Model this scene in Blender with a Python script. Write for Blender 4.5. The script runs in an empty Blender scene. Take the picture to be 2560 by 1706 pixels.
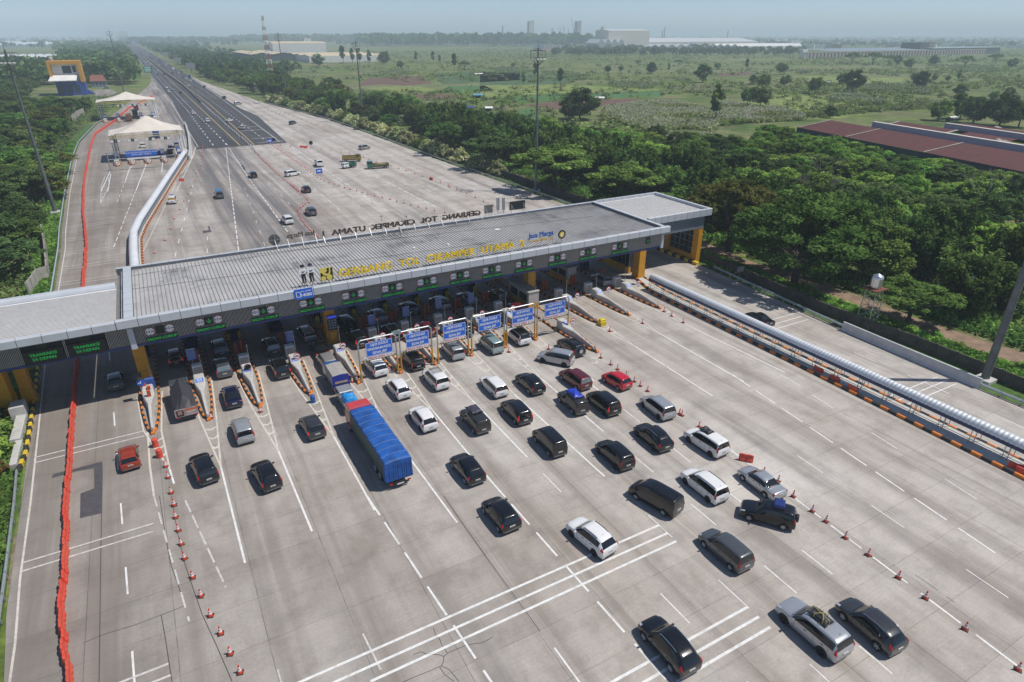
import bpy, bmesh, math, random
import numpy as np
from mathutils import Vector, Matrix
PI = math.pi
HAZE_D = 0.00027
C = bpy.context.scene.collection
scene = bpy.context.scene
CAM_H, FPX, CX, CY = 36.4, 1590.0, 1280.0, 853.0
PITCH = math.atan((853.0 - 88.0) / FPX)
YAW = math.radians(29.1)
cam_d = bpy.data.cameras.new('camera')
cam = bpy.data.objects.new('camera', cam_d)
C.objects.link(cam)
cam.location = (0, 0, CAM_H)
cam.rotation_euler = (PI / 2 - PITCH, 0, -YAW)
cam_d.sensor_width = 36.0
cam_d.lens = 36.0 * FPX / 2560.0
cam_d.clip_start = 0.5
cam_d.clip_end = 60000
scene.camera = cam
SUN_EL, SUN_AZ = math.radians(60), math.radians(121)     # azimuth clockwise from +Y
world = bpy.data.worlds.new('World')
scene.world = world
world.use_nodes = True
wn = world.node_tree.nodes
wn.clear()
wout = wn.new('ShaderNodeOutputWorld')
wbg = wn.new('ShaderNodeBackground')
sky = wn.new('ShaderNodeTexSky')
sky.sky_type = 'NISHITA'
sky.sun_disc = False
sky.sun_elevation = SUN_EL
sky.sun_rotation = SUN_AZ
sky.altitude = 0
sky.air_density = 0.6
sky.dust_density = 0.3
sky.ozone_density = 3.0
wbg.inputs['Strength'].default_value = 0.115
world.node_tree.links.new(sky.outputs[0], wbg.inputs[0])
world.node_tree.links.new(wbg.outputs[0], wout.inputs[0])
sun_d = bpy.data.lights.new('sun', 'SUN')
sun_d.energy = 4.15
sun_d.angle = math.radians(0.6)
sun_d.color = (1.0, 0.955, 0.89)
sun = bpy.data.objects.new('sun', sun_d)
C.objects.link(sun)
sd = Vector((math.sin(SUN_AZ) * math.cos(SUN_EL), math.cos(SUN_AZ) * math.cos(SUN_EL), math.sin(SUN_EL)))
sun.rotation_euler = sd.to_track_quat('Z', 'Y').to_euler()
sun.location = sd * 200
scene.view_settings.view_transform = 'Standard'
scene.view_settings.look = 'None'
scene.view_settings.exposure = 0.0
scene.view_settings.gamma = 1.0
scene.render.engine = 'CYCLES'
scene.cycles.use_denoising = True
scene.cycles.max_bounces = 6
scene.cycles.diffuse_bounces = 3
scene.cycles.glossy_bounces = 3
scene.cycles.transmission_bounces = 3
scene.cycles.transparent_max_bounces = 8
scene.cycles.volume_bounces = 1
FW = np.array([math.sin(YAW) * math.cos(PITCH), math.cos(YAW) * math.cos(PITCH), -math.sin(PITCH)])
RT = np.array([math.cos(YAW), -math.sin(YAW), 0.0])
UP = np.cross(RT, FW)
SHEET = {'A': (0, 0, 3.267), 'B': (600, 0, 3.267), 'C': (1200, 0, 3.267), 'D': (1860, 0, 3.267), 'E': (0, 440, 3.361), 'F': (600, 440, 3.361),
   'G': (1200, 440, 3.361), 'H': (1860, 440, 3.361), 'I': (0, 850, 3.62), 'J': (600, 800, 3.563), 'K': (1150, 780, 3.361), 'L': (1860, 840, 3.361),
   'M': (0, 1240, 3.361), 'N': (650, 1240, 3.361), 'O': (1250, 1140, 2.77), 'P': (1860, 1240, 3.361), 'V': (0, 0, 0.9191)}
def ray(sh, x, y):
 a, b, s = SHEET[sh]
 return FW * FPX + RT * (a + x / s - CX) + UP * (CY - b - y / s)
def gp(sh, x, y, z=0.0):
 d = ray(sh, x, y)
 t = (z - CAM_H) / d[2]
 return Vector((float(d[0] * t), float(d[1] * t), float(z)))
def hz(sh, x, y, Y):
 d = ray(sh, x, y)
 return float(CAM_H + d[2] * Y / d[1])
def vp(sh, x, y, Y):
 d = ray(sh, x, y)
 t = Y / d[1]
 return Vector((float(d[0] * t), float(Y), float(CAM_H + d[2] * t)))
MATS = {}
def node(nt, kind, **kw):
 n = nt.nodes.new(kind)
 for k, v in kw.items():
  if k.startswith('i_'):
   key = k[2:]
   n.inputs[int(key) if key.isdigit() else key.replace('_', ' ')].default_value = v
  else:
   setattr(n, k, v)
 return n
def lk(nt, a, b):
 nt.links.new(a, b)
def mathn(nt, op, a, b=None, c=None):
 n = nt.nodes.new('ShaderNodeMath')
 n.operation = op
 for i, v in enumerate((a, b, c)):
  if v is None:
   continue
  if isinstance(v, (int, float)):
   n.inputs[i].default_value = v
  else:
   nt.links.new(v, n.inputs[i])
 return n.outputs[0]
def mixc(nt, fac, a, b, mode='MIX'):
 n = nt.nodes.new('ShaderNodeMix')
 n.data_type = 'RGBA'
 n.blend_type = mode
 for s, v in ((n.inputs[0], fac), (n.inputs[6], a), (n.inputs[7], b)):
  if isinstance(v, (int, float)):
   s.default_value = v
  elif isinstance(v, tuple):
   s.default_value = v if len(v) == 4 else (*v, 1)
  else:
   nt.links.new(v, s)
 return n.outputs[2]
def noise(nt, vec, scale, detail=3.0, rough=0.55, dist=0.0):
 n = node(nt, 'ShaderNodeTexNoise')
 n.inputs['Scale'].default_value = scale
 n.inputs['Detail'].default_value = detail
 n.inputs['Roughness'].default_value = rough
 n.inputs['Distortion'].default_value = dist
 nt.links.new(vec, n.inputs['Vector'])
 return n.outputs['Fac']
def ramp(nt, fac, stops):
 n = nt.nodes.new('ShaderNodeValToRGB')
 el = n.color_ramp.elements
 while len(el) < len(stops):
  el.new(0.5)
 for e, (p, c) in zip(el, stops):
  e.position = p
  e.color = (*c, 1) if not isinstance(c, (int, float)) else (c, c, c, 1)
 nt.links.new(fac, n.inputs[0])
 return n.outputs[0]
def mat(name, rgb, rough=0.6, metal=0.0, var=0.12, scale=2.0, coat=0.0, dirt=0.0, spec=0.5, emit=None, bump=0.0, sx=(1, 1, 1)):
 if name in MATS:
  return MATS[name]
 m = bpy.data.materials.new(name)
 m.use_nodes = True
 nt = m.node_tree
 b = nt.nodes['Principled BSDF']
 geo = node(nt, 'ShaderNodeNewGeometry')
 mp = node(nt, 'ShaderNodeMapping')
 mp.inputs['Scale'].default_value = sx
 lk(nt, geo.outputs['Position'], mp.inputs['Vector'])
 nf = noise(nt, mp.outputs[0], scale, 4)
 lo = tuple(max(0, c * (1 - var)) for c in rgb)
 hi = tuple(min(1, c * (1 + var)) for c in rgb)
 col = ramp(nt, nf, [(0.3, lo), (0.7, hi)])
 if dirt:
  d = noise(nt, mp.outputs[0], scale * 0.35, 6, 0.65)
  dm = ramp(nt, d, [(0.5, 0.0), (0.72, 1.0)])
  col = mixc(nt, mathn(nt, 'MULTIPLY', dm, dirt), col, (0.09, 0.075, 0.06))
 lk(nt, col, b.inputs['Base Color'])
 b.inputs['Roughness'].default_value = rough
 b.inputs['Metallic'].default_value = metal
 b.inputs['Coat Weight'].default_value = coat
 b.inputs['Coat Roughness'].default_value = 0.06
 b.inputs['Specular IOR Level'].default_value = spec
 if emit:
  b.inputs['Emission Color'].default_value = (*emit[0], 1)
  b.inputs['Emission Strength'].default_value = emit[1]
 if bump:
  bp = node(nt, 'ShaderNodeBump')
  bp.inputs['Strength'].default_value = bump
  bp.inputs['Distance'].default_value = 0.05
  lk(nt, nf, bp.inputs['Height'])
  lk(nt, bp.outputs[0], b.inputs['Normal'])
 MATS[name] = m
 return m
class MB:
 def __init__(s):
  s.v, s.f, s.m = [], [], []
 def add(s, verts, faces, mi=0):
  o = len(s.v)
  s.v += [tuple(p) for p in verts]
  s.f += [tuple(i + o for i in f) for f in faces]
  s.m += [mi] * len(faces)
 def box(s, x0, x1, y0, y1, z0, z1, mi=0):
  s.add([(x0, y0, z0), (x1, y0, z0), (x1, y1, z0), (x0, y1, z0), (x0, y0, z1), (x1, y0, z1), (x1, y1, z1), (x0, y1, z1)],
    [(3, 2, 1, 0), (4, 5, 6, 7), (0, 1, 5, 4), (1, 2, 6, 5), (2, 3, 7, 6), (3, 0, 4, 7)], mi)
 def cbox(s, c, size, mi=0, rz=0.0, ch=0.0):
  hx, hy, h = size[0] / 2, size[1] / 2, size[2] / 2
  if ch <= 0:
   pts = [(x, y, z) for z in (-h, h) for x, y in ((-hx, -hy), (hx, -hy), (hx, hy), (-hx, hy))]
   fs = [(3, 2, 1, 0), (4, 5, 6, 7), (0, 1, 5, 4), (1, 2, 6, 5), (2, 3, 7, 6), (3, 0, 4, 7)]
  else:
   pts = [(x, y, z) for z, e in ((-h, 0), (h - ch, 0), (h, ch)) for x, y in ((-hx + e, -hy + e), (hx - e, -hy + e), (hx - e, hy - e), (-hx + e, hy - e))]
   fs = [(3, 2, 1, 0), (8, 9, 10, 11)]
   for k in (0, 4):
    fs += [(k, k + 1, k + 5, k + 4), (k + 1, k + 2, k + 6, k + 5), (k + 2, k + 3, k + 7, k + 6), (k + 3, k, k + 4, k + 7)]
  ca, sa = math.cos(rz), math.sin(rz)
  s.add([(c[0] + x * ca - y * sa, c[1] + x * sa + y * ca, c[2] + z) for x, y, z in pts], fs, mi)
 def tube(s, a, b, r0, r1=None, n=8, mi=0, caps=True):
  r1 = r0 if r1 is None else r1
  a, b = Vector(a), Vector(b)
  d = (b - a).normalized()
  u = d.orthogonal().normalized()
  w = d.cross(u)
  ring = [u * math.cos(2 * PI * i / n) + w * math.sin(2 * PI * i / n) for i in range(n)]
  vs = [a + q * r0 for q in ring] + [b + q * r1 for q in ring]
  fs = [(i, (i + 1) % n, n + (i + 1) % n, n + i) for i in range(n)]
  if caps:
   fs += [tuple(range(n - 1, -1, -1)), tuple(range(n, 2 * n))]
  s.add(vs, fs, mi)
 def path(s, pts, r, n=6, mi=0):
  pts = [Vector(p) for p in pts]
  for a, b in zip(pts[:-1], pts[1:]):
   s.tube(a, b, r, r, n, mi)
 def bar(s, a, b, w, h, mi=0):
  a, b = Vector(a), Vector(b)
  d = (b - a)
  side = Vector((-d.y, d.x, 0))
  if side.length < 1e-5:
   side = Vector((1, 0, 0))
  side = side.normalized() * (w / 2)
  up = side.cross(d).normalized()
  if up.length < 0.5:
   up = Vector((0, 0, 1))
  up = up * (h / 2)
  vs = [p + x * side + y * up for p in (a, b) for x, y in ((-1, -1), (1, -1), (1, 1), (-1, 1))]
  s.add(vs, [(3, 2, 1, 0), (4, 5, 6, 7), (0, 1, 5, 4), (1, 2, 6, 5), (2, 3, 7, 6), (3, 0, 4, 7)], mi)
 def lathe(s, prof, n=16, c=(0, 0, 0), mi=0, axis='z', cap=True):
  vs = []
  for p in prof:
   for i in range(n):
    a = 2 * PI * i / n
    x, y, z = p[0] * math.cos(a), p[0] * math.sin(a), p[1]
    if axis == 'x':
     x, y, z = z, x, y
    vs.append((c[0] + x, c[1] + y, c[2] + z))
  o = len(s.v)
  s.v += vs
  for k in range(len(prof) - 1):
   m_ = prof[k][2] if len(prof[k]) > 2 else mi
   for i in range(n):
    j = (i + 1) % n
    s.f.append((o + k * n + i, o + k * n + j, o + (k + 1) * n + j, o + (k + 1) * n + i))
    s.m.append(m_)
  for k in (0, len(prof) - 1):
   if cap and prof[k][0] > 1e-4:
    m_ = prof[min(k, len(prof) - 2)]
    f = tuple(o + k * n + i for i in range(n))
    s.f.append(f if k else f[::-1])
    s.m.append(m_[2] if len(m_) > 2 else mi)
 def prism(s, poly, z0, z1, mi=0):
  n = len(poly)
  vs = [(x, y, z0) for x, y in poly] + [(x, y, z1) for x, y in poly]
  s.add(vs, [tuple(range(n - 1, -1, -1)), tuple(range(n, 2 * n))] + [(i, (i + 1) % n, n + (i + 1) % n, n + i) for i in range(n)], mi)
 def extr(s, prof, a, b, mi=0):
  a, b = Vector(a), Vector(b)
  d = (b - a)
  sd_ = Vector((d.y, -d.x, 0)).normalized()
  n = len(prof)
  vs = [p + sd_ * x + Vector((0, 0, z)) for p in (a, b) for x, z in prof]
  s.add(vs, [tuple(range(n)), tuple(range(2 * n - 1, n - 1, -1))] + [(i + n, (i + 1) % n + n, (i + 1) % n, i) for i in range(n)], mi)
 def quad(s, a, b, c, d, mi=0):
  s.add([a, b, c, d], [(0, 1, 2, 3)], mi)
 def mesh(s, name, mats, smooth=False):
  me = bpy.data.meshes.new(name)
  me.from_pydata(s.v, [], s.f)
  for m_ in (mats if isinstance(mats, (list, tuple)) else [mats]):
   me.materials.append(m_)
  if len(me.materials) > 1:
   me.polygons.foreach_set('material_index', s.m)
  if smooth:
   me.polygons.foreach_set('use_smooth', [True] * len(me.polygons))
  me.update()
  return me
 def build(s, name, mats, parent=None, smooth=False, loc=None, rz=None):
  o = bpy.data.objects.new(name, s.mesh(name, mats, smooth))
  C.objects.link(o)
  if parent:
   o.parent = parent
  if loc is not None:
   o.location = loc
  if rz is not None:
   o.rotation_euler = (0, 0, rz)
  return o
def tag(o, label, cat, group=None):
 o['label'] = label
 o['category'] = cat
 if group:
  o['group'] = group
 return o
def thing(name, label, cat, loc=(0, 0, 0), rz=0.0, group=None):
 o = bpy.data.objects.new(name, None)
 o.empty_display_size = 0.3
 C.objects.link(o)
 o.location = loc
 o.rotation_euler = (0, 0, rz)
 return tag(o, label, cat, group)
def kind(o, k, label=None):
 o['kind'] = k
 if label:
  o['label'] = label
 return o
def link_mesh(name, me, parent=None, loc=None, rz=None):
 o = bpy.data.objects.new(name, me)
 C.objects.link(o)
 if parent:
  o.parent = parent
 if loc is not None:
  o.location = loc
 if rz is not None:
  o.rotation_euler = (0, 0, rz)
 return o
CHILDREN = {}
def kids(o):
 return [c for c in o.children]
def dup(root, loc, rz=None, label=None, group=None, scale=None):
 r = root.copy()
 C.objects.link(r)
 r.location = loc
 if rz is not None:
  r.rotation_euler = (0, 0, rz)
 if scale is not None:
  r.scale = scale if isinstance(scale, tuple) else (scale,) * 3
 if label:
  r['label'] = label
 if group:
  r['group'] = group
 for ch in KIDS(root):
  c = ch.copy()
  C.objects.link(c)
  c.parent = r
  for g in KIDS(ch):
   d = g.copy()
   C.objects.link(d)
   d.parent = c
 return r
_kid = {}
def KIDS(o):
 if o.name not in _kid:
  _kid[o.name] = list(o.children)
 return _kid[o.name]
def ordinal(n):
 w = ['first', 'second', 'third', 'fourth', 'fifth', 'sixth', 'seventh', 'eighth', 'ninth', 'tenth', 'eleventh', 'twelfth', 'thirteenth', 'fourteenth',
   'fifteenth', 'sixteenth', 'seventeenth', 'eighteenth', 'nineteenth', 'twentieth']
 if n <= 20:
  return w[n - 1]
 t = {2: 'twenty', 3: 'thirty', 4: 'forty', 5: 'fifty', 6: 'sixty'}[n // 10]
 return t[:-1] + 'ieth' if n % 10 == 0 else t + '-' + w[n % 10 - 1]
def text_mesh(txt, size, mats, depth=0.0, align='CENTER', sx=1.0, spacing=1.0, line=1.0, bold=0.0):
 cu = bpy.data.curves.new('lettering', 'FONT')
 cu.body = txt
 cu.size = size
 cu.align_x = align
 cu.align_y = 'CENTER'
 cu.resolution_u = 2
 cu.extrude = depth
 cu.space_character = spacing
 cu.space_line = line
 cu.offset = bold
 ob = bpy.data.objects.new('lettering', cu)
 C.objects.link(ob)
 bpy.context.view_layer.update()
 dg = bpy.context.evaluated_depsgraph_get()
 me = bpy.data.meshes.new_from_object(ob.evaluated_get(dg))
 bpy.data.objects.remove(ob)
 me.materials.clear()
 me.materials.append(mats)
 if sx != 1.0:
  me.transform(Matrix.Diagonal((sx, 1, 1, 1)))
 return me
def thicken(me, m, wide):
 mb_ = MB()
 for q_ in (-1, 0, 1):
  mb_.add([(v.co.x + q_ * wide, v.co.y + q_ * 0.003, v.co.z) for v in me.vertices], [tuple(p_.vertices) for p_ in me.polygons])
 return mb_.mesh('lettering', m)
STAND = Matrix.Rotation(PI / 2, 4, 'X')       # text lying in XY -> standing, facing -Y
def stand(me, flip=False):
 me.transform(STAND)
 if flip:
  me.transform(Matrix.Rotation(PI, 4, 'Z'))
 return me
# ================================================================ SETTING
def nodes_mat(name):
 m = bpy.data.materials.new(name)
 m.use_nodes = True
 nt = m.node_tree
 b = nt.nodes['Principled BSDF']
 geo = node(nt, 'ShaderNodeNewGeometry')
 return m, nt, b, geo.outputs['Position']
def mapped(nt, pos, sc, loc=(0, 0, 0)):
 mp = node(nt, 'ShaderNodeMapping')
 mp.inputs['Scale'].default_value = sc
 mp.inputs['Location'].default_value = loc
 lk(nt, pos, mp.inputs['Vector'])
 return mp.outputs[0]
def concrete_material():
 m, nt, b, pos = nodes_mat('road_concrete')
 sep = node(nt, 'ShaderNodeSeparateXYZ')
 lk(nt, pos, sep.inputs[0])
 X, Y = sep.outputs[0], sep.outputs[1]
 big = noise(nt, mapped(nt, pos, (0.05, 0.05, 1)), 1.0, 4, 0.6)
 mid = noise(nt, mapped(nt, pos, (0.35, 0.35, 1)), 1.0, 5, 0.65)
 fine = noise(nt, mapped(nt, pos, (5, 5, 1)), 1.0, 3, 0.6)
 brush = noise(nt, mapped(nt, pos, (0.25, 9.0, 1)), 1.0, 2, 0.5)
 col = ramp(nt, big, [(0.32, (0.345, 0.305, 0.268)), (0.5, (0.405, 0.372, 0.34)), (0.68, (0.455, 0.432, 0.40))])
 col = mixc(nt, 0.75, col, ramp(nt, mid, [(0.28, 0.64), (0.5, 0.98), (0.75, 1.14)]), 'MULTIPLY')
 col = mixc(nt, 0.5, col, ramp(nt, fine, [(0.3, 0.82), (0.7, 1.12)]), 'MULTIPLY')
 col = mixc(nt, 0.35, col, ramp(nt, brush, [(0.3, 0.85), (0.7, 1.1)]), 'MULTIPLY')
 age = mathn(nt, 'ADD', mathn(nt, 'DIVIDE', X, 60.0), mathn(nt, 'MULTIPLY', big, 0.5))
 col = mixc(nt, 1.0, col, ramp(nt, age, [(0.0, (0.74, 0.735, 0.725)), (0.3, (0.97, 0.945, 0.92)), (0.8, (1.20, 1.19, 1.17))]), 'MULTIPLY')
 sxn = mathn(nt, 'DIVIDE', mathn(nt, 'SUBTRACT', X, 0.2), 5.35)
 syn = mathn(nt, 'DIVIDE', mathn(nt, 'SUBTRACT', Y, 1.35), 4.05)
 cmb = node(nt, 'ShaderNodeCombineXYZ')
 lk(nt, mathn(nt, 'FLOOR', sxn), cmb.inputs[0])
 lk(nt, mathn(nt, 'FLOOR', mathn(nt, 'DIVIDE', syn, 2.0)), cmb.inputs[1])
 wnz = node(nt, 'ShaderNodeTexWhiteNoise')
 lk(nt, cmb.outputs[0], wnz.inputs['Vector'])
 col = mixc(nt, 0.8, col, ramp(nt, wnz.outputs['Value'], [(0.0, 0.9), (0.85, 1.03), (1.0, 0.8)]), 'MULTIPLY')
 st = noise(nt, mapped(nt, pos, (0.42, 0.012, 1), (3.1, 0, 0)), 1.0, 3, 0.6)
 stm = ramp(nt, st, [(0.46, 0.0), (0.66, 1.0)])
 brk = ramp(nt, noise(nt, mapped(nt, pos, (0.07, 0.035, 1)), 1.0, 3, 0.6), [(0.42, 0.0), (0.68, 1.0)])
 col = mixc(nt, mathn(nt, 'MULTIPLY', mathn(nt, 'MULTIPLY', stm, brk), 0.72), col, (0.13, 0.125, 0.125))
 zone = mathn(nt, 'MULTIPLY', ramp(nt, mathn(nt, 'DIVIDE', Y, 300.0), [(0.28, 0.0), (0.35, 0.9), (0.80, 1.0)]), ramp(nt, mathn(nt, 'DIVIDE', mathn(nt, 'ADD', X, 20.0), 100.0), [(0.24, 0.0), (0.34, 1.0), (0.46, 1.0), (0.54, 0.0)]))
 stz = ramp(nt, noise(nt, mapped(nt, pos, (0.5, 0.009, 1), (7, 1, 0)), 1.0, 4, 0.65), [(0.36, 0.0), (0.57, 1.0)])
 col = mixc(nt, mathn(nt, 'MULTIPLY', mathn(nt, 'MULTIPLY', zone, stz), 0.92), col, (0.12, 0.115, 0.12))
 rz_ = ramp(nt, mathn(nt, 'DIVIDE', mathn(nt, 'ADD', X, 20.0), 40.0), [(0.30, 1.0), (0.38, 0.0)])
 rb = ramp(nt, noise(nt, mapped(nt, pos, (0.75, 0.02, 1), (2, 5, 0)), 1.0, 3, 0.6), [(0.42, 0.0), (0.62, 1.0)])
 col = mixc(nt, mathn(nt, 'MULTIPLY', mathn(nt, 'MULTIPLY', rz_, rb), 0.55), col, (0.20, 0.165, 0.135))
 lanef = mathn(nt, 'ABSOLUTE', mathn(nt, 'SUBTRACT', mathn(nt, 'FRACT', mathn(nt, 'DIVIDE', mathn(nt, 'ADD', mathn(nt, 'SUBTRACT', X, 0.0), mathn(nt, 'MULTIPLY', big, 2.2)), 5.1)), 0.5))
 lanem = mathn(nt, 'MULTIPLY', ramp(nt, lanef, [(0.06, 1.0), (0.30, 0.0)]), ramp(nt, noise(nt, mapped(nt, pos, (1.1, 0.03, 1), (6, 2, 0)), 1.0, 4, 0.65), [(0.36, 0.05), (0.6, 1.0)]))
 col = mixc(nt, mathn(nt, 'MULTIPLY', lanem, 0.5), col, (0.185, 0.155, 0.13))
 oil = ramp(nt, noise(nt, mapped(nt, pos, (0.3, 0.16, 1), (9, 4, 0)), 1.0, 5, 0.65), [(0.54, 0.0), (0.72, 1.0)])
 col = mixc(nt, mathn(nt, 'MULTIPLY', oil, 0.42), col, (0.19, 0.15, 0.11))
 spot = ramp(nt, noise(nt, mapped(nt, pos, (2.2, 1.6, 1), (2, 7, 0)), 1.0, 3, 0.6), [(0.71, 0.0), (0.77, 1.0)])
 col = mixc(nt, mathn(nt, 'MULTIPLY', spot, 0.5), col, (0.1, 0.09, 0.08))
 wob = mathn(nt, 'MULTIPLY', mathn(nt, 'SUBTRACT', noise(nt, mapped(nt, pos, (1.3, 1.3, 1)), 1.0, 3), 0.5), 0.09)
 def joint(c, per, w, deep):
  fr = mathn(nt, 'FRACT', mathn(nt, 'ADD', c, mathn(nt, 'DIVIDE', wob, per)))
  d = mathn(nt, 'ABSOLUTE', mathn(nt, 'SUBTRACT', fr, 0.5))
  on = mathn(nt, 'GREATER_THAN', d, 0.5 - w / per)
  br = ramp(nt, noise(nt, mapped(nt, pos, (0.5, 0.5, 1), (deep * 9, 1, 0)), 1.0, 3), [(0.33, 0.35), (0.6, 1.0)])
  return mathn(nt, 'MULTIPLY', mathn(nt, 'MULTIPLY', on, br), deep)
 col = mixc(nt, joint(sxn, 5.35, 0.026, 0.62), col, (0.055, 0.05, 0.045))
 col = mixc(nt, joint(syn, 4.05, 0.022, 0.45), col, (0.055, 0.05, 0.045))
 lk(nt, col, b.inputs['Base Color'])
 b.inputs['Roughness'].default_value = 0.85
 bp = node(nt, 'ShaderNodeBump')
 bp.inputs['Strength'].default_value = 0.15
 bp.inputs['Distance'].default_value = 0.02
 lk(nt, fine, bp.inputs['Height'])
 lk(nt, bp.outputs[0], b.inputs['Normal'])
 return m
def asphalt_material():
 m, nt, b, pos = nodes_mat('road_asphalt')
 big = noise(nt, mapped(nt, pos, (0.12, 0.02, 1)), 1.0, 5, 0.6)
 st = noise(nt, mapped(nt, pos, (0.55, 0.01, 1)), 1.0, 3, 0.6)
 fine = noise(nt, mapped(nt, pos, (6, 6, 1)), 1.0, 3, 0.6)
 col = ramp(nt, big, [(0.3, (0.042, 0.042, 0.046)), (0.7, (0.075, 0.075, 0.078))])
 col = mixc(nt, 0.7, col, ramp(nt, st, [(0.35, 0.7), (0.65, 1.2)]), 'MULTIPLY')
 col = mixc(nt, 0.4, col, ramp(nt, fine, [(0.3, 0.7), (0.7, 1.3)]), 'MULTIPLY')
 lk(nt, col, b.inputs['Base Color'])
 b.inputs['Roughness'].default_value = 0.8
 return m
def field_material():
 m, nt, b, pos = nodes_mat('field_ground')
 p1 = mapped(nt, pos, (1, 1, 1))
 n0 = noise(nt, mapped(nt, pos, (0.0022, 0.0055, 1)), 1.0, 4, 0.6, 0.6)
 rot = node(nt, 'ShaderNodeMapping')
 rot.inputs['Rotation'].default_value = (0, 0, math.radians(40))
 lk(nt, pos, rot.inputs['Vector'])
 n1 = noise(nt, mapped(nt, rot.outputs[0], (0.006, 0.028, 1), (5, 2, 0)), 1.0, 6, 0.68, 0.5)
 n2 = noise(nt, mapped(nt, pos, (0.05, 0.09, 1), (1, 8, 0)), 1.0, 5, 0.65)
 n3 = noise(nt, p1, 0.9, 4, 0.7)
 col = ramp(nt, n1, [(0.36, (0.05, 0.09, 0.028)), (0.43, (0.11, 0.175, 0.04)), (0.48, (0.20, 0.19, 0.095)), (0.52, (0.07, 0.125, 0.034)), (0.57, (0.16, 0.22, 0.045)), (0.64, (0.25, 0.19, 0.13))])
 pale = ramp(nt, n0, [(0.45, 0.0), (0.62, 1.0)])
 col = mixc(nt, mathn(nt, 'MULTIPLY', pale, 0.33), col, (0.29, 0.265, 0.185))
 soil = ramp(nt, n2, [(0.60, 0.0), (0.70, 1.0)])
 col = mixc(nt, mathn(nt, 'MULTIPLY', soil, 0.5), col, (0.11, 0.075, 0.05))
 bright = ramp(nt, noise(nt, mapped(nt, pos, (0.006, 0.02, 1), (40, 11, 0)), 1.0, 3, 0.5), [(0.56, 0.0), (0.62, 1.0)])
 col = mixc(nt, mathn(nt, 'MULTIPLY', bright, 0.55), col, (0.15, 0.2, 0.04))
 col = mixc(nt, 0.75, col, ramp(nt, n2, [(0.3, 0.55), (0.7, 1.3)]), 'MULTIPLY')
 col = mixc(nt, 0.8, col, ramp(nt, n3, [(0.3, 0.45), (0.7, 1.45)]), 'MULTIPLY')
 lk(nt, col, b.inputs['Base Color'])
 b.inputs['Roughness'].default_value = 1.0
 b.inputs['Specular IOR Level'].default_value = 0.1
 return m
M_CONC = concrete_material()
M_ASPH = asphalt_material()
M_FIELD = field_material()
M_WHITE_LINE = mat('line_white', (0.74, 0.73, 0.70), 0.6, var=0.1, scale=3, dirt=0.35)
M_WORN_LINE = mat('line_worn', (0.56, 0.54, 0.51), 0.7, var=0.2, scale=4, dirt=0.3)
M_CREAM_LINE = mat('line_cream', (0.60, 0.56, 0.49), 0.7, var=0.15, scale=3, dirt=0.3)
M_YELLOW_LINE = mat('line_yellow', (0.5, 0.37, 0.14), 0.7, var=0.2, scale=2, dirt=0.4)
M_PATCH = mat('asphalt_patch', (0.075, 0.072, 0.078), 0.85, var=0.2, scale=2)
M_CRACK = mat('crack_filler', (0.06, 0.055, 0.05), 0.9)
M_DIRT = mat('dirt_track', (0.24, 0.165, 0.11), 0.95, var=0.3, scale=0.7, dirt=0.25)
M_SOIL = mat('plowed_soil', (0.13, 0.075, 0.05), 1.0, var=0.35, scale=0.5, sx=(1, 0.3, 1))
M_CROP = mat('crop_green', (0.06, 0.14, 0.035), 1.0, var=0.35, scale=0.6, sx=(0.2, 1, 1))
M_MEAD = mat('meadow_bright', (0.175, 0.22, 0.05), 1.0, var=0.4, scale=0.12)
M_DKGR = mat('meadow_dark', (0.06, 0.11, 0.035), 1.0, var=0.5, scale=0.15)
M_GRASS = mat('verge_grass', (0.06, 0.12, 0.022), 1.0, var=0.5, scale=0.8)
def strip(name, rows, z, m):
 b = MB()
 for (y0, a0, c0), (y1, a1, c1) in zip(rows[:-1], rows[1:]):
  b.quad((a0, y0, z), (c0, y0, z), (c1, y1, z), (a1, y1, z))
 return kind(b.build(name, m), 'structure')
g = MB()
g.quad((-22000, -300, -0.09), (26000, -300, -0.09), (26000, 30000, -0.09), (-22000, 30000, -0.09))
kind(g.build('ground', M_FIELD), 'structure')
LEFT_EDGE = [(-10, -14.7), (38.6, -14.8), (44.9, -15.4), (59.7, -15.95), (76, -16.6), (95, -17.0), (117.6, -17.4), (142, -18.1), (158, -18.9), (197, -20.2), (255, -21.5), (294, -21.4), (358, -17.0), (372, -13.8), (430, -7.5), (552, 5.5), (634, 13.5), (760, 19.0)]
RIGHT_EDGE = [(-10, 77.2), (28, 77.3), (46.5, 78.2), (70, 80.2), (78, 80.6), (95, 82.2), (120, 84.6), (146, 83.7), (197.7, 81.7), (258, 81.0), (326, 78.7), (425, 66.5), (463, 64.5), (656, 54.2), (760, 53.0)]
def edge_x(tab, y):
 return float(np.interp(y, [t[0] for t in tab], [t[1] for t in tab]))
ys = sorted(set([t[0] for t in LEFT_EDGE] + [t[0] for t in RIGHT_EDGE]))
strip('road_pavement', [(y, edge_x(LEFT_EDGE, y), edge_x(RIGHT_EDGE, y)) for y in ys], 0.0, M_CONC)
strip('road', [(256.5, 15.3, 46.5), (324, 17.5, 50.2), (353, 17.9, 52.0), (400, 18.7, 49.8), (445, 19.3, 50.0), (583, 19.0, 50.5), (700, 19.0, 51.5), (1000, 19.5, 52.5), (1900, 19.5, 54), (3200, 18, 55), (5200, 10, 52), (7500, -15, 32), (11000, -90, -35)], 0.012, M_ASPH)
lines = MB()
NMARK = [0]
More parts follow.
